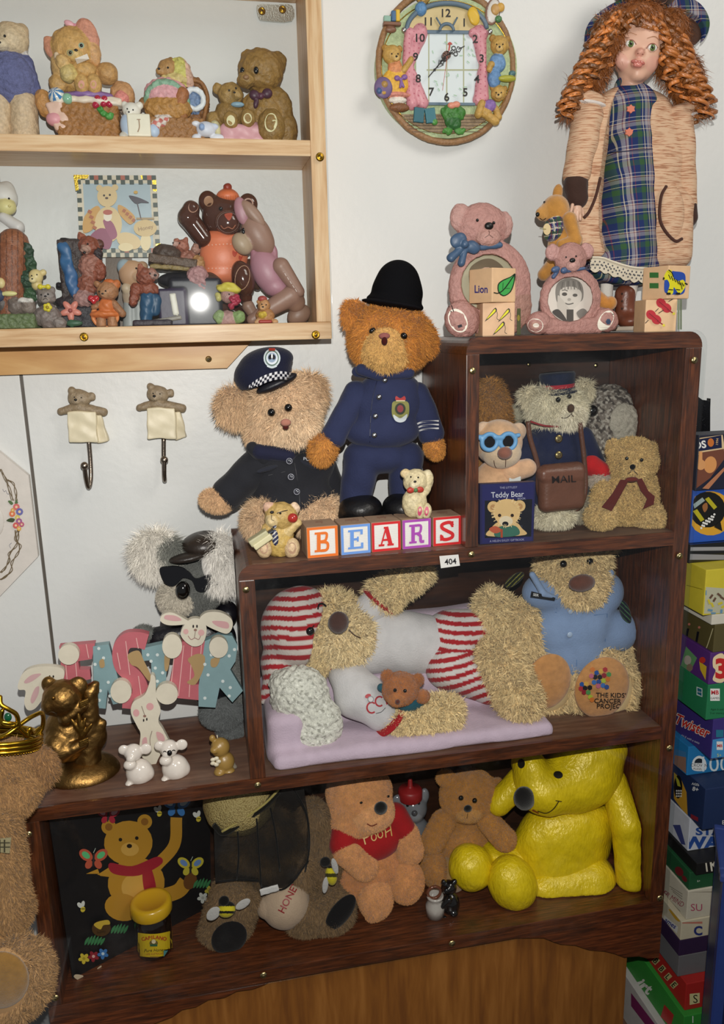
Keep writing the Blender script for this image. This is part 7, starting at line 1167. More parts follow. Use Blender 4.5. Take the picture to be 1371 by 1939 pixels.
jr = f.lathe('jar', 294, 1797, [(0, 0), (30, 0), (33, 3), (33.5, 12), (34, 66), (33, 74), (29, 80), (29, 86), (0, 86)], GLOSS, '#100806'); V_, Q_ = f.geo[jr.name]
f.lathe('lid', 294, 1797, [(37, 84), (38.5, 87), (38, 102), (35, 107), (28, 107), (26, 105.5), (0, 105.5)], surf('lid', .25, coat=.3), '#cca01e')
f.decal('label', [('mesh', [(261+65*i/14, 1766+j*11+4.5*math.sin(math.pi*i/14)-i*.3) for j in range(6) for i in range(15)], [(j*15+i, j*15+i+1, j*15+i+16, j*15+i+15) for j in range(5) for i in range(14)], '#ccae1c')], on=jr, lift=.0005, mat=PAPER)
f.decal('label_print', [TX(c_, 293+dx, 1774+abs(dx)*.18, 7, dx*.9, '#a82420', bold=.02) for c_, dx in zip('CAPILANO', (-22, -16, -10, -5.5, -1, 5, 12, 19))]+[(EL(291, 1786, 8, 6), '#6c5c28'), (EL(291, 1783, 4, 4), '#d8c8a0'), (RC(284, 1788, 298, 1792), '#2c5c3c'), TX('Pure Honey', 293, 1799, 6, -3, '#241a08', shear=.3), TX('100% AUSTRALIAN', 293, 1806, 3.4, -3, '#a8582c', wx=.9), (RC(310, 1800, 318, 1812), '#4c8c8c'), (RC(284, 1811, 300, 1813), '#8c6c20')], on=jr, lift=.001)
# bear in a beekeeper's veil
f = Fig('beekeeper_bear', 'large brown teddy in a straw hat with a black net veil and black soles', 'teddy bear', 500, 1812, z=Z0, Y=.110, lim=LL)
BW_ = '#7c6244'; FB = FP(9, den=.8, w=1.2, up=.6, curl=.5, comb=(0, 0, -.7))
f.part('body', [e(505, 1620, 88, 110, 56, c='#5c4830'), e(570, 1640, 40, 60, 46, dy=-8, c=BW_)], FUR, k=12, v=3.2, fur=FP(8, den=.4, w=1.3))
f.part('arm', [l(590, 1545, 620, 1620, 32, 30, dy=-6, c=BW_), l(620, 1620, 616, 1665, 30, 24, dy=-16, c=BW_)], FUR, k=8, v=2.8, fur=FB)
f.part('leg', [l(450, 1690, 425, 1760, 46, 46, dy=-26, c=BW_)], FUR, v=3, fur=FB); f.part('leg', [l(580, 1730, 625, 1722, 42, 46, dy=-40, c=BW_)], FUR, v=3, fur=FB)
f.part('sole', [e(434, 1776, 33, 36, 10, dy=-74, rot=30, c='#121214')], CLOTH); f.part('sole', [e(645, 1728, 20, 42, 10, dy=-82, rot=38, c='#121214')], CLOTH)
def straw(m, nt, b_):
    L = nt.links.new; t = N(nt, 'TexCoord'); w = N(nt, 'TexVoronoi'); w.inputs['Scale'].default_value = 420; L(t.outputs['Object'], w.inputs['Vector']); r = N(nt, 'ValToRGB'); L(w.outputs['Distance'], r.inputs[0]); r.color_ramp.elements[0].color = (*lin('#c8b478'), 1); r.color_ramp.elements[1].color = (*lin('#8c7440'), 1)
    L(r.outputs[0], b_.inputs['Base Color']); b_.inputs['Roughness'].default_value = .7; bp = N(nt, 'Bump'); bp.inputs['Strength'].default_value = .8; bp.inputs['Distance'].default_value = .002; bp.invert = True; L(w.outputs['Distance'], bp.inputs['Height']); L(bp.outputs[0], b_.inputs['Normal'])
f.part('straw_hat', [e(455, 1515, 70, 66, 60, dy=-14, rot=-20), e(480, 1560, 90, 30, 50, dy=-2, rot=-38, cut=1, k=3)], mixmat('straw', straw), k=6, v=2.2, noise=(1.2, 8))
def net(m, nt, b_):
    L = nt.links.new; tr = N(nt, 'BsdfTransparent'); mx = N(nt, 'MixShader'); t = N(nt, 'TexCoord'); w = N(nt, 'TexNoise'); w.inputs['Scale'].default_value = 22; L(t.outputs['Object'], w.inputs['Vector']); mr = N(nt, 'MapRange'); mr.inputs['To Min'].default_value = .35; mr.inputs['To Max'].default_value = .8; mr.inputs['From Min'].default_value = .35; mr.inputs['From Max'].default_value = .65
    L(w.outputs['Fac'], mr.inputs[0]); L(mr.outputs[0], mx.inputs[0]); L(tr.outputs[0], mx.inputs[1]); b_.inputs['Base Color'].default_value = (.015, .014, .013, 1); b_.inputs['Roughness'].default_value = .5; L(b_.outputs[0], mx.inputs[2]); L(mx.outputs[0], nt.nodes['Material Output'].inputs[0])
NET = mixmat('black_net', net)
f.slab('veil', [(405, 1565), (420, 1580), (450, 1562), (520, 1510), (540, 1490), (575, 1490), (586, 1560), (584, 1630), (562, 1664), (540, 1682), (494, 1680), (490, 1668), (440, 1668), (408, 1672)], 60, NET, '#111', dy=-66)
f.tube('veil_seam', [([(x, y, -68) for x, y in CU(q)], 1.6, '#0c0c0c') for q in ([(486, 1550), (490, 1610), (495, 1680)], [(512, 1530), (522, 1580), (530, 1650)], [(556, 1494), (580, 1540), (586, 1600), (578, 1650)], [(408, 1670), (450, 1666), (490, 1668)], [(495, 1680), (540, 1682), (584, 1630)], [(450, 1575), (452, 1620), (448, 1666)])], CLOTH)
f.tube('hat_ribbon', [([(x, y, -66) for x, y in CU([(405, 1562), (424, 1578), (460, 1556), (500, 1528), (528, 1500)])], 5, '#15140f'), ([(x, y-7, -70) for x, y in CU([(420, 1582), (460, 1558), (500, 1530), (528, 1502)])], 2.4, '#a89858')], CLOTH)
f = Fig('honey_pot_toy', 'beige fabric pot with the word HONEY in red held by the veiled bear', 'toy pot', 540, 1762, z=Z0, off=.004, lim=LL)
hp = f.part('pot', [e(540, 1710, 47, 48, 44, c='#b49c84'), e(498, 1715, 14, 20, 24, rot=8, c='#ac947c')], CLOTH, k=8, v=2.2, noise=(1, 14)); f.part('label_flap', [b(510, 1685, 18, 7, 2, dy=-40, rot=-8, rd=1, c='#d0ccc8')], CLOTH)
f.decal('lettering', [TX('HONEY', 547, 1698, 14, -62, '#8c1c20', bold=.012)], on=hp, lift=.001)
for i, (x, y, r, lab) in enumerate(((430, 1722, 60, 'black and yellow toy bee with white wings on the left foot of the veiled bear'), (625, 1652, -20, 'black and yellow toy bee with white wings on the arm of the veiled bear'))):
    f = Fig('toy_bee', lab, 'toy bee', x, y, Y=.032 if i == 0 else .045, group='toy bees')
    c_, s_ = math.cos(math.radians(r)), math.sin(math.radians(r)); R_ = lambda a, b_: (x+a*c_-b_*s_, y+a*s_+b_*c_)
    if i == 0: f.part('body', [e(x-1, y, 17, 15, 13)], CLOTH, colf=lambda X, Y_, P: [(Y_ > 0, '#141412'), (((Y_-y) > -6) & ((Y_-y) < 3), '#c8b828'), ((Y_-y) > 8, '#b8a824')], v=1.3); w_ = [(404, 1730, 12, 16, 38), (460, 1712, 16, 9, -30)]; hd = (424, 1706)
    else: f.part('body', [e(x+2, y+6, 11, 20, 11, rot=-8)], CLOTH, colf=lambda X, Y_, P: [(Y_ > 0, '#c8b828'), (((Y_-y) > 2) & ((Y_-y) < 9), '#3c3814'), ((Y_-y) < -8, '#141412')], v=1.3); w_ = [(616, 1676, 6, 18, 8), (634, 1640, 6, 18, -12)]; hd = (616, 1632)
    f.part('head', [e(hd[0], hd[1], 10, 9, 9, c='#0e0e0e')], CLOTH, v=1.3)
    for wx_, wy, a_, b2, rr in w_: f.part('wing', [e(wx_, wy, a_, b2, 2, dy=-6, rot=rr, c='#b8b4b0')], CLOTH, v=1)
# orange bear in red top
OR = '#da9a60'
f = Fig('red_shirt_bear', 'peachy orange plush bear with a black nose in a short red top', 'teddy bear', 735, 1738, z=Z0, off=.045, lim=LL)
FV = FP(3.2, den=.9, w=.8, curl=.3)
h = f.part('head', [e(680, 1500, 62, 58, 50, c=OR), e(672, 1545, 50, 40, 44, dy=-4, c=OR), e(705, 1538, 42, 34, 36, dy=-28, c='#e2a66e')], PLUSH, k=12, v=2.4, fur=FV)
f.bead('nose', 721, 1530, 13, 13, on=h, mat=PLUSH, lift=.7, d=9); f.bead('eye', 684, 1520, 3, 2.4, on=h, lift=.8); f.bead('eye', 735, 1508, 3, 2.4, on=h, lift=.8); f.decal('mouth', [(ST([(695, 1560), (704, 1564), (714, 1560)], 2), '#7c3424')], on=h, lift=.0032)
sh = f.part('red_top', [e(696, 1585, 66, 46, 48, c='#a41c20'), l(655, 1568, 650, 1598, 28, 27, dy=-14, dy2=-30, c='#a41c20'), l(748, 1545, 762, 1568, 25, 24, dy=-8, dy2=-14, c='#a41c20'), e(715, 1655, 62, 46, 80, dy=-10, rot=-20, cut=1, k=4)], CLOTH, k=10, v=2.2)
c_ = '#d8b468'; f.decal('lettering', [(ST([(686, 1576), (692, 1599)], 2.4, 0), c_), (ST([(685, 1576), (693, 1570), (700, 1574), (698, 1583), (689, 1588)], 2.2), c_)]+[(ST([(x+4.6*math.cos(a), y+6.5*math.sin(a)) for a in np.linspace(0, 6.2, 12)], 2), c_) for x, y in ((708, 1585), (720, 1580))]+[(ST(q, 2, 0), c_) for q in ([(729, 1566), (731, 1586)], [(739, 1562), (742, 1583)], [(730, 1577), (741, 1570)])], on=sh, lift=.001)
f.part('belly', [e(700, 1635, 66, 54, 50, c='#d08c54'), e(665, 1670, 36, 34, 40, c='#d08c54')], PLUSH, k=12, v=2.6, fur=FV)
f.part('arm', [l(656, 1612, 690, 1640, 25, 26, dy=-40, c=OR)], PLUSH, v=2.4, fur=FV); f.part('arm', [l(770, 1580, 775, 1610, 23, 26, dy=-18, c=OR)], PLUSH, v=2.4, fur=FV)
f.part('foot', [e(711, 1700, 33, 40, 34, dy=-42, c=OR), l(711, 1720, 705, 1735, 20, 12, dy=-50, c=OR)], PLUSH, k=6, v=2.4, fur=FV); f.part('foot', [e(768, 1668, 34, 42, 36, dy=-30, c='#d69458')], PLUSH, v=2.4, fur=FV)
f = Fig('koala_bottle', 'empty clear grey koala-shaped squeeze bottle with a red spout cap', 'bottle', 785, 1600, z=Z0, Y=.155, lim=LL)
h = f.part('bottle', [e(783, 1530, 26, 28, 24, c='#76787c'), e(754, 1516, 12, 13, 7, c='#7c7e82'), e(804, 1506, 9, 15, 7, c='#7c7e82'), e(785, 1545, 14, 12, 12, dy=-16, c='#85878b'), e(788, 1600, 34, 60, 26, c='#6c6e72'), e(794, 1650, 40, 60, 26, c='#6c6e72')], GLOSS, k=6, v=1.8); f.bead('eye', 772, 1525, 3, on=h); f.bead('eye', 793, 1521, 3, on=h); f.bead('nose', 785, 1540, 6, 6, col='#4c4c50', on=h)
f.lathe('cap', 777, 1512, [(22, 0), (23, 2), (23, 18), (20, 22), (7, 24), (5, 27), (4, 40), (2.5, 43), (0, 43)], SMOOTH, '#981c1e')
TB = '#bb8038'
f = Fig('tan_teddy', 'plain tan plush teddy sitting between the squeeze bottle and the yellow satin bear', 'teddy bear', 850, 1676, z=Z0, off=.028, lim=LL); FV2 = FP(3.2, den=.9, w=.8)
h = f.part('head', [e(888, 1506, 56, 50, 46, c=TB), e(888, 1532, 28, 22, 24, dy=-26, c='#c8924c'), e(843, 1472, 17, 18, 9, rot=-30, c=TB), e(938, 1488, 13, 17, 9, rot=25, c='#ac7430')], PLUSH, k=6, v=2.4, fur=FV2)
for x, y in ((873, 1511), (899, 1516)): f.bead('eye', x, y, 5, on=h, lift=.9)
f.bead('nose', 886, 1531, 8, 7, on=h, mat=PLUSH, lift=1); f.decal('mouth', [(ST([(886, 1540), (884, 1550)], 1.2, 0), '#5c3c1c')], on=h, lift=.003)
f.part('body', [e(880, 1598, 48, 56, 42, c=TB)], PLUSH, v=2.6, fur=FV2); f.part('arm', [l(840, 1555, 818, 1595, 22, 22, dy=-10, c=TB)], PLUSH, v=2.4, fur=FV2); f.part('arm', [l(925, 1556, 955, 1588, 20, 22, dy=-34, dy2=-52, c=TB)], PLUSH, v=2.4, fur=FV2)
ft = f.part('leg', [e(822, 1645, 24, 34, 34, dy=-24, c='#b47a36')], PLUSH, v=2.4, fur=FV2); f.part('leg', [e(856, 1655, 26, 34, 34, dy=-28, c='#b48a54')], PLUSH, v=2.4)
f = Fig('ceramic_bear_pot', 'glossy black ceramic bear hugging a small white pot with a brown rim', 'ceramic bear', 840, 1745, z=Z0, off=.018, lim=LL)
f.lathe('pot', 824, 1738, [(0, 0), (17, 0), (18, 3), (18, 30), (14, 38), (14, 44), (16, 46), (16, 50), (12, 50), (11, 30), (0, 28)], GLOSS, '#b8b0a8'); f.part('rim', [tor(822, 1691, 12.5, 3, tilt=90, c='#6c3c28')] if False else [dict(tor(822, 1690, 12.5, 3, c='#6c3c28'), tilt=0)], GLOSS, v=1.2)
f.part('bear', [e(850, 1680, 15, 14, 13, c='#0b0b0c'), e(840, 1670, 5, 5, c='#0b0b0c'), e(861, 1669, 5, 5, c='#0b0b0c'), e(847, 1686, 8, 6, dy=-10, c='#0b0b0c'), e(854, 1712, 17, 24, 15, c='#0b0b0c'), l(850, 1704, 838, 1716, 6, 5, dy=-12, c='#0b0b0c'), e(868, 1737, 9, 9, dy=-8, c='#0b0b0c'), e(842, 1740, 7, 6, dy=-12, c='#0b0b0c'), e(860, 1730, 8, 6, dy=-14, c='#0b0b0c')], GLOSS, k=3, v=1.5)
# yellow satin bear
YS_ = '#e6c814'
f = Fig('yellow_satin_bear', 'large shiny yellow satin bear with a black felt nose filling the bottom right', 'teddy bear', 1060, 1722, z=Z0, Y=.105, lim=LL)
h = f.part('head', [e(1095, 1470, 88, 66, 60, rot=-14, c=YS_), e(1030, 1495, 56, 46, 50, dy=-18, rot=20, c=YS_), e(1000, 1450, 30, 40, 44, c=YS_), e(1130, 1420, 60, 40, 44, c=YS_)], SATIN, k=20, v=2.6, noise=(1.2, 10))
f.bead('nose', 993, 1512, 21, 25, col='#0e0d0c', on=h, mat=PLUSH, lift=.35, d=14, rot=-20)
f.decal('felt_eye', [(EL(987, 1446, 7, 9), '#14130e'), (EL(1057, 1467, 9, 7, 15), '#14130e'), (ST([(1018, 1536), (1034, 1540), (1048, 1532), (1058, 1518)], 1.8), '#2c240c'), (ST([(1052, 1516), (1064, 1518)], 1.6, 0), '#2c240c'), (ST([(1008, 1534), (1020, 1540)], 3), '#8c2018')], on=h, lift=.0012)
f.part('body', [e(1064, 1600, 98, 84, 56, c=YS_), e(1050, 1640, 92, 64, 56, c=YS_), e(1080, 1560, 90, 50, 50, c=YS_)], SATIN, k=16, v=2.8, noise=(1.2, 9))
f.part('arm', [l(1160, 1478, 1188, 1560, 26, 30, dy=-14, dy2=-52, c=YS_), l(1188, 1560, 1194, 1664, 30, 27, dy=-52, dy2=-66, c=YS_)], SATIN, k=10, v=2.6, noise=(1.1, 9)); f.part('arm', [l(985, 1480, 945, 1520, 26, 24, dy=8, c=YS_)], SATIN, v=2.6, noise=(1.1, 9))
f.part('leg', [l(1000, 1640, 930, 1630, 40, 34, dy=0, c=YS_), e(892, 1642, 42, 46, 40, dy=-22, rot=-30, c=YS_)], SATIN, k=8, v=2.6, noise=(1.1, 9)); f.part('leg', [l(1110, 1668, 1030, 1680, 56, 44, dy=-30, c=YS_), e(970, 1672, 46, 56, 44, dy=-56, rot=-24, c=YS_)], SATIN, k=8, v=2.6, noise=(1.1, 9))
# ---------------- crowned bear at the left ----------------
GT = -.062
tb = board('storage_box', -.5, -.012, -.24, D-.004, -.9, GT, SMOOTH, bev=.004, col='#7c7e80'); tagit(tb, 'grey box at the lower left under the large crowned bear', 'box')
f = Fig('crowned_bear', 'very large tan shaggy bear at the left edge wearing a gold crown', 'teddy bear', -60, 1939, z=GT, Y=-.085, lim=(-.5, D-.005))
LB_ = '#987349'; FL = FP(12, den=.42, w=1.6, up=.5, curl=.7, comb=(.1, -.1, -.8), cl=.9, clump=12, max=30000)
f.part('head', [e(-20, 1462, 84, 66, 60, dy=52, c=LB_), e(66, 1452, 42, 44, 22, dy=56, c='#8e6942'), e(10, 1500, 60, 50, 50, dy=30, c=LB_)], FUR, k=16, v=4, fur=FL)
f.part('body', [e(-60, 1700, 96, 190, 90, dy=10, c=LB_), e(-70, 1880, 110, 100, 90, c='#8e6c46')], FUR, k=16, v=5, fur=FL)
f.part('arm', [l(-10, 1560, 14, 1720, 44, 46, dy=-10, c='#927048')], FUR, v=4, fur=FL)
f.part('leg', [e(22, 1850, 72, 86, 54, dy=-50, c='#9c7a52')], FUR, v=4, fur=FP(14, den=.55, w=1.8, up=.8, curl=1.0, cl=1.0, max=26000, mask=lambda x, y, n: ((x-2)/50)**2+((y-1856)/62)**2 > 1)); f.part('sole', [e(2, 1856, 50, 62, 16, dy=-98, c='#86632f')], PLUSH, v=3)
f.slab('gingham_bow', [(-20, 1592), (21, 1587), (18, 1616), (-20, 1612)], 3, CLOTH, '#8c8464', dy=-64); f.decal('gingham', [(RC(-20+i*9, 1590, -17+i*9, 1614), '#3c3828') for i in range(4)]+[(RC(-20, 1595+i*8, 19, 1597+i*8), '#3c3828') for i in range(2)], Y=float(f.Y0-64*ps(f.P(0, 1600))))
f = Fig('gold_crown', 'gold plastic beaded crown with a dark green gem on the big bear at the left', 'crown', -10, 1415, Y=-.040)
GO = '#b08c28'; GMT = surf('gold_plastic', .25, 1, var=.05)
el = lambda t, rx, ry, cx, cy: (cx+rx*math.cos(t), cy+ry*math.sin(t), 70*math.sin(-t))
f.tube('band', [([el(t, 90, 18, -12, 1400+o) for t in np.linspace(0, 2*math.pi, 48)], 4.5, GO) for o in (-8, 0, 8)], GMT)
def beads(pts, r=3.6): return [e(p[0], p[1], r, r, r, dy=p[2], c=GO) for p in pts]
f.part('beading', beads([el(t, 92, 19, -12, 1412) for t in np.linspace(.05, 3.1, 44)], 2), GMT, k=.5, v=1)
for nm, pts in (('arch', [(38, 1372, -44), (52, 1362, -34), (66, 1354, -20), (78, 1350, -4), (82, 1360, 8), (80, 1378, 10), (72, 1392, 6)]), ('arch', [(0, 1320, -50), (2, 1334, -56), (16, 1343, -56), (30, 1352, -52), (34, 1366, -50), (26, 1376, -54)]), ('arch', [(34, 1376, -46), (44, 1386, -40), (52, 1394, -34), (56, 1380, -32), (62, 1388, -24), (74, 1380, -6)]), ('arch', [(0, 1396, -60), (14, 1390, -58), (28, 1380, -52), (36, 1372, -46), (20, 1370, -58), (2, 1366, -60)]), ('arch', [(4, 1346, -60), (2, 1360, -60), (8, 1372, -60), (26, 1374, -56)])):
    q = CU(pts, 5); f.part(nm, beads(q, 4.4), GMT, k=1, v=1.3)
f.bead('gem', 15, 1358, 7, 9, col='#0c4c30', dy=-66, d=5)
# ---------------- stack of boxed games right of the bookcase ----------------
GY = -.018; LASTZ = None
def game(lab, px, y0, y1, col, front=(), left=(), Y=GY, w=.24, d=.20, name='game_box', cat='board game', mat=CARD, group=None):
    global LASTZ
    c1 = at(px, y1, Y); c0 = at(px, y0, Y); x0 = max(c1[0], .9275); zt = c0[2]-.0004 if LASTZ is None else LASTZ-.0002; LASTZ = float(c1[2])+.0002; ctr = np.array([x0+w/2, Y+d/2, c1[2]])
    f = Fig(name, lab, cat, px, y1, Y=Y); f.root.location = ctr; f.base = ctr.copy()
    bm = box_geo(x0, x0+w, Y, min(Y+d, D-.001), c1[2]+.0002, zt, .0012); o = bm_obj('box', bm, mat, f.root, ctr, col)
    e_ = .0012; bb = ([x0+e_, -9, c1[2]+e_], [x0+w-e_, 9, zt-e_]); b2 = ([-9, Y+e_, c1[2]+e_], [9, min(Y+d, D)-.004, zt-e_])
    if front: f.decal('front_print', list(front), Y=Y, lift=.00025, mat=PAPER, bb=bb)
    if left: f.decal('side_print', list(left), f=plane([x0, 0, 0], [-1, 0, 0]), lift=.0004, mat=PAPER, bb=b2)
    return f
W1 = '#d8d8d4'
game('dark game box with a pawn photo and the year 1994, topmost of the games stack', 1316, 824, 930, '#14182c', [(RC(1316, 826, 1371, 858, -8), '#c8b088'), ([(1316, 832), (1366, 824), (1367, 848), (1317, 855)], '#161c3c'), TX('DS', 1326, 842, 14, -9, '#dcdcd8', bold=.03), (EL(1346, 838, 6, 8), '#b8682c'), TX('1994', 1358, 836, 5, -85, '#c8a878'), ([(1316, 858), (1371, 850), (1371, 870), (1345, 905), (1316, 925)], '#6c4030'), (EL(1345, 880, 12, 16, 10), '#c88c54'), (EL(1327, 880, 9, 10), '#c8905c'), (RC(1318, 855, 1330, 875), '#c8905c'), ([(1330, 925), (1371, 885), (1371, 892), (1342, 926)], '#a87050')], Y=.017, d=.035)
game('blue game box with a yellow and black quiz console picture, below the 1994 box', 1306, 930.5, 1029, '#2450a8', [(EL(1345, 972, 44, 42), '#c8962c'), (EL(1340, 965, 34, 34), '#121210'), ([(1311, 955), (1330, 942), (1335, 948), (1315, 963)], '#8c9c9c'), ([(1335, 945), (1352, 965), (1358, 960), (1342, 941)], '#a8a020'), ([(1312, 968), (1327, 988), (1334, 984), (1320, 964)], '#a8a020'), (SM([(1330, 958), (1338, 952), (1340, 962), (1334, 970)]), '#8c5c34'), ([(1352, 998), (1364, 986), (1368, 1006)], '#161410')]+[(EL(1332+i*5.2-j*2, 990-i*4+j*5, 2.2, n=7), '#d4d4d0') for i in range(5) for j in range(3)], Y=.024)
game('black and silver striped box under the blue quiz console box', 1304, 1030, 1067, '#141414', [(RC(1302, 1036, 1371, 1043, -1), '#8c8c90'), (RC(1302, 1050, 1371, 1061, 1), '#84848a')], Y=.017, mat=GLOSS)
game('yellow lidded box patterned with blue and brown dashes', 1331, 1068, 1166, '#bcae30', [([(1331, 1112), (1371, 1114), (1371, 1164), (1333, 1162)], '#a8a890')]+[(RC(1334+(i*17) % 36, 1118+(i*13) % 42, 1338+(i*17) % 36, 1127+(i*13) % 42, i*31), ['#5c84a0', '#5c4434', '#bcae30'][i % 3]) for i in range(12)], [(ST([(1300, 1108), (1330, 1116)], 1.2, 0), '#847818')])
game('thin cream box between the yellow box and the olive box', 1347, 1167, 1184, '#c0bcae')
game('olive green game box with two small standing figures', 1350, 1185, 1236, '#4c4424', (), [(ST([(1303, 1190), (1301, 1200), (1299, 1218)], 4.5), '#14131a'), (ST([(1322, 1196), (1320, 1208), (1317, 1224)], 4.5), '#14131a'), (EL(1305, 1182, 2.4), '#b06c5c'), (EL(1324, 1188, 2.4), '#b06c5c'), (ST([(1350, 1190), (1342, 1215), (1336, 1232)], 1.6), '#b8b088')])
game('purple game box with a large red number 3', 1341, 1237, 1297, '#4c2468', [(SM([(1352, 1244), (1371, 1240), (1371, 1290), (1350, 1288), (1355, 1270), (1350, 1262)]), '#d8c49c'), TX('3', 1366, 1265, 36, 0, '#b82424', bold=.05)], [([(1299, 1224), (1320, 1246), (1306, 1284), (1289, 1262)], '#5c8c5c'), (EL(1302, 1250, 7, 9), '#a8a094'), (EL(1306, 1264, 6, 7), '#7c6c58'), ([(1324, 1252), (1338, 1262), (1336, 1288), (1326, 1268)], '#c8a82c'), (EL(1330, 1250, 6, 6), '#b83428')])
game('green game box with a white maker badge', 1336, 1298, 1364, '#1c6c44', [(RC(1345, 1304, 1363, 1327), '#d8d8d4'), TX('MB', 1354, 1311, 8, 0, '#b82c34', bold=.03), TX('GAMES', 1354, 1322, 4, 0, '#20242c'), TX('Ages 6 and', 1358, 1343, 4, 0, '#0e3420'), TX('2 or more pl', 1359, 1350, 4, 0, '#0e3420')], [([(1319, 1300), (1330, 1304), (1330, 1320), (1319, 1316)], '#c0ccc8'), ([(1320.5, 1302), (1328.5, 1305.5), (1328.5, 1318), (1320.5, 1314)], '#1c5c70'), TX('Hasbro', 1324.5, 1310, 3, 15, '#d8d8d4', wx=.7)])
game('purple and blue game box lettered Twister in red', 1345, 1365, 1438, '#34286c', [([(1347, 1401), (1371, 1397), (1371, 1436), (1346, 1436)], '#3c84b8'), (RC(1356, 1382, 1370, 1396), '#246c84'), (RC(1357, 1404, 1369, 1420), '#d0d4d4'), TX('MB', 1363, 1412, 5.5, 0, '#b82c34', bold=.03), TX('5+', 1362, 1430, 6, 0, '#c8c048')], [([(1278, 1406), (1300, 1408), (1330, 1430), (1344, 1438), (1280, 1420)], '#3c84b8'), TX('Twister', 1311.5, 1374, 19, 25, '#d8c8bc', wx=.86, bold=.06), TX('Twister', 1312, 1374, 19, 25, '#b8241c', wx=.86, bold=.015), TX('Hi-5 with a twist', 1308, 1400, 4, 24, '#c8ccd8')])
game('light blue jigsaw box with a crown badge below the purple twister box', 1300, 1416, 1469, '#1c70a8', [(SM([(1312, 1458), (1312, 1440), (1324, 1431), (1336, 1440), (1336, 1458)]), '#d8dcdc'), (EL(1324, 1445, 9, 9, 0, a0=180, a1=360), '#1c242c'), TX('CROWN', 1324, 1449, 6, 2, '#1c242c'), TX('PUZZLES', 1324, 1456, 4, 2, '#1c242c'), TX('1000', 1366, 1446, 30, 0, '#d0dce0')], [([(1278, 1418), (1299, 1424), (1299, 1465), (1276, 1452)], '#8c6c5c'), ([(1278, 1418), (1299, 1424), (1299, 1434), (1278, 1430)], '#3c74a4')], Y=.022)
game('dark blue game box with AGES 8+ on its side', 1330, 1470, 1572, '#16284c', [TX('E', 1370, 1557, 8, 0, '#d8d8d4')], [([(1276, 1462), (1290, 1476), (1300, 1500), (1302, 1545), (1292, 1542), (1276, 1512)], '#b88c2c'), (EL(1284, 1490, 8, 22), '#131210'), ([(1277, 1464), (1286, 1478), (1289, 1490), (1283, 1488)], '#a0a030'), TX('AGES', 1317, 1485, 4.5, 12, '#d0d4d4', bold=.02), TX('8+', 1317, 1494, 8, 12, '#d0d4d4', bold=.03), ([(1308, 1541), (1322, 1548), (1322, 1556), (1308, 1549)], '#7c2430')]+[(RC(1280+j*4, 1496+i*5, 1283+j*4, 1499+i*5, 10), '#d0d0cc') for i in range(3) for j in range(3)])
game('white and blue box lettered STAR WARS under the dark blue box', 1302, 1573, 1612, '#b8bcc4', [TX('STAR', 1352, 1574, 14, 0, '#26488c', wx=1.5, bold=.04), TX('WARS', 1348, 1595, 22, 0, '#26488c', wx=1.3, bold=.05)], [([(1274, 1562), (1288, 1562), (1298, 1600), (1290, 1600)], '#3c4478')], Y=.012)
game('black trivia box with white letters TRE', 1318, 1612.5, 1658, '#101010', [TX('TREK', 1357, 1636, 25, -5, '#c8c4b4', wx=.62, bold=.02), (ST([(1322, 1612), (1371, 1606)], 1.5, 0), '#a89c58')])
game('dark green box with red berries under the black trivia box', 1304, 1659, 1686, '#1a4c2c', [TX('6+', 1323, 1668, 4, -6, '#c8ccc0')], [(EL(1286, 1650, 10, 7, 55), '#6c2024'), (EL(1296, 1664, 7, 4, 55), '#6c2024')], Y=-.010)
game('white game box reading SUPER MIND with pink letters', 1299, 1698, 1742, '#b8b2a0', [TX('SU', 1319, 1718, 14, 0, '#a0405c', wx=1.05), (RC(1299, 1687, 1371, 1690), '#8a8474')], [TX('ER MIND', 1276, 1702, 10, 33, '#8c3848', wx=.84)]+[(ST([(1268+i*3, 1678+i*5), (1292, 1693+i*5)], .8, 0), '#5c584c') for i in range(3)]+[(ST([(1262, 1708+i*6), (1288, 1726+i*6)], .8, 0), '#5c584c') for i in range(3)], Y=-.012)
game('cream compendium box with blue letters ames on its side', 1288, 1743, 1781, '#b8b098', [(RC(1290, 1745, 1330, 1749), '#b06c5c'), TX('C', 1322, 1762, 17, 0, '#26306c', bold=.04)], [([(1258, 1733), (1284, 1755), (1282, 1768), (1256, 1746)], '#c8c8c0'), TX('ames', 1270, 1748, 9, 36, '#26307c', bold=.02), (SM([(1266, 1722), (1274, 1726), (1288, 1744), (1280, 1742)], 3), '#b8902c')], Y=-.014)
game('thin dark purple box above the silver box', 1285, 1782, 1811, '#2a1838', Y=-.014)
game('silver grey box above the red word game', 1283, 1812, 1850, '#606062', Y=-.014)
game('red word game box reading SCRABBLE with cream letter tiles', 1296, 1851, 1914, '#a0201c', [([(1306, 1882), (1325, 1880), (1325, 1899), (1306, 1903)], '#c8c08c'), TX('S', 1317, 1891, 16, 0, '#16140e')], [(RC(1237+i*11.5, 1813+i*15, 1247+i*11.5, 1826+i*15, 48), '#bcb47c') for i in range(4)]+[TX(c_, 1242+i*11.5, 1819.5+i*15, 10, 48, '#16140e', bold=.02) for i, c_ in enumerate('BBLE')], Y=-.030)
game('bright green game box with white letters irt and a red square', 1291, 1915, 1985, '#2c8430', [TX('l', 1312, 1930, 14, 0, '#d8d8d4')], [TX('irt', 1223, 1868, 20, 38, '#d8d8d0', bold=.04), ([(1258, 1902), (1276, 1922), (1270, 1945), (1251, 1925)], '#a82420')], Y=-.040, d=.245)
game('white and magenta game box at the bottom of the stack', 1275, 1986, 2080, '#b8b4b0', [], [([(1195, 1880), (1275, 1985), (1275, 2010), (1195, 1905)], '#7c2c5c')], Y=-.045, d=.245)
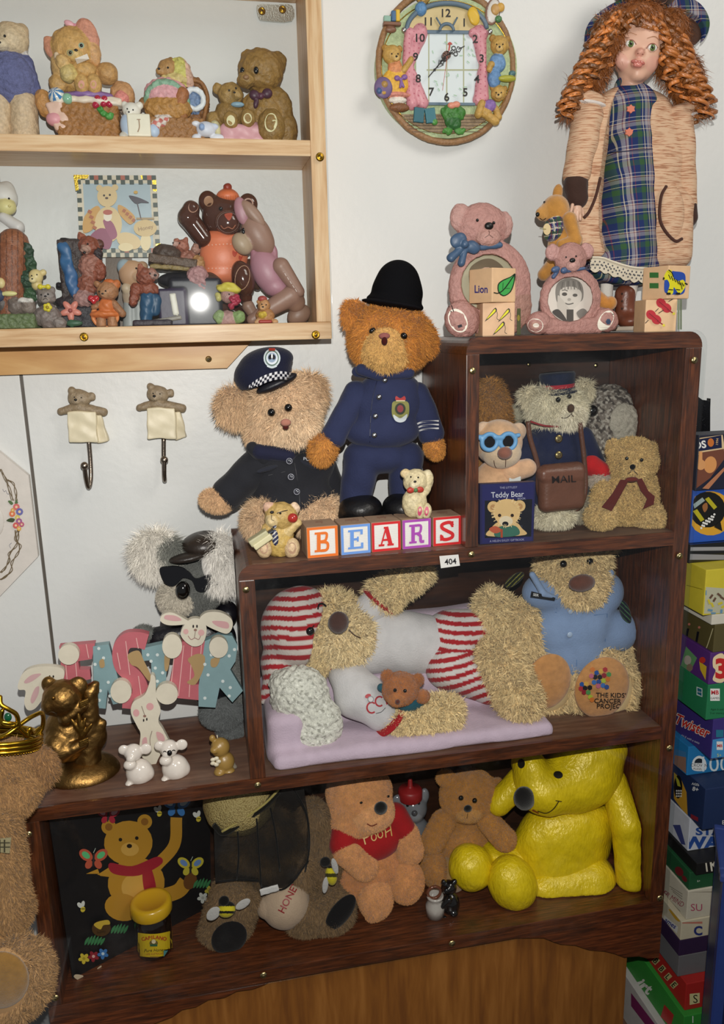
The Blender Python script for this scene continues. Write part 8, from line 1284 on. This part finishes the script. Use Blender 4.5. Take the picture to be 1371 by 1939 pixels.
zb_ = float(at(1275, 2080, -.045)[2]); t_ = board('low_table', .925, 1.4, -.06, D-.004, -.9, zb_-.0002, SMOOTH, bev=.003, col='#6a5040'); tagit(t_, 'low brown table under the games stack, mostly out of view', 'table')
f = Fig('muffin_tin', 'dark grey muffin tin standing upright behind the games against the wall', 'baking tin', 1330, 860, Y=.185)
f.slab('tin', SM([(1290, 757), (1330, 757), (1344, 762), (1345, 775), (1338, 1000), (1290, 1000)], 3), 12, METAL, '#4a4a4c')
for y in (782, 818): f.part('cup_rim', [b(1326, y, 14, 17, 3, dy=-3, rd=9, c='#5c5c60'), b(1326, y, 11, 14, 8, dy=-3, rd=8, cut=1, k=.5)], METAL, v=1.5)
# blue crate at the lower right, turned towards the room
f = Fig('blue_crate', 'blue plastic storage crate with slotted sides in the bottom right corner', 'crate', 1345, 1939, Y=-.165)
xc = float(at(1365, 1700, -.165)[0]); ztop = float(at(1352, 1655, -.165)[2]); BL2 = '#22346c'; f.root.location = (xc, -.165, -.9); f.root.rotation_euler = (0, 0, math.radians(-31)); PL_ = surf('plastic', .35, bump=.1, scale=60, var=.05); H_ = ztop+.9
for a_ in ((-.004, .3, -.006, .008), (-.004, .3, .10, .112), (-.004, .012, .008, .10), (.284, .3, .008, .10)): board('rim', a_[0], a_[1], a_[2], a_[3], H_-.012, H_, PL_, f.root, (0, 0, 0), .003, '#2c3c74')
for x_, y_ in ((0, 0), (.282, 0), (0, .09), (.282, .09)): board('corner_post', x_, x_+.016, y_, y_+.014, 0, H_-.012, PL_, f.root, (0, 0, 0), .004, BL2)
for k in range(7): zz = H_-.03-k*.125; board('side_slat', .016, .282, .001, .009, zz-.022, zz, PL_, f.root, (0, 0, 0), .002, BL2)
for k in range(4): board('front_upright', .035+k*.06, .047+k*.06, .0, .008, 0, H_-.012, PL_, f.root, (0, 0, 0), .002, BL2)
board('side_wall', .0, .004, .014, .09, 0, H_-.012, PL_, f.root, (0, 0, 0), .001, BL2); board('back_wall', .016, .282, .096, .1, 0, H_-.012, PL_, f.root, (0, 0, 0), .001, '#141c44')
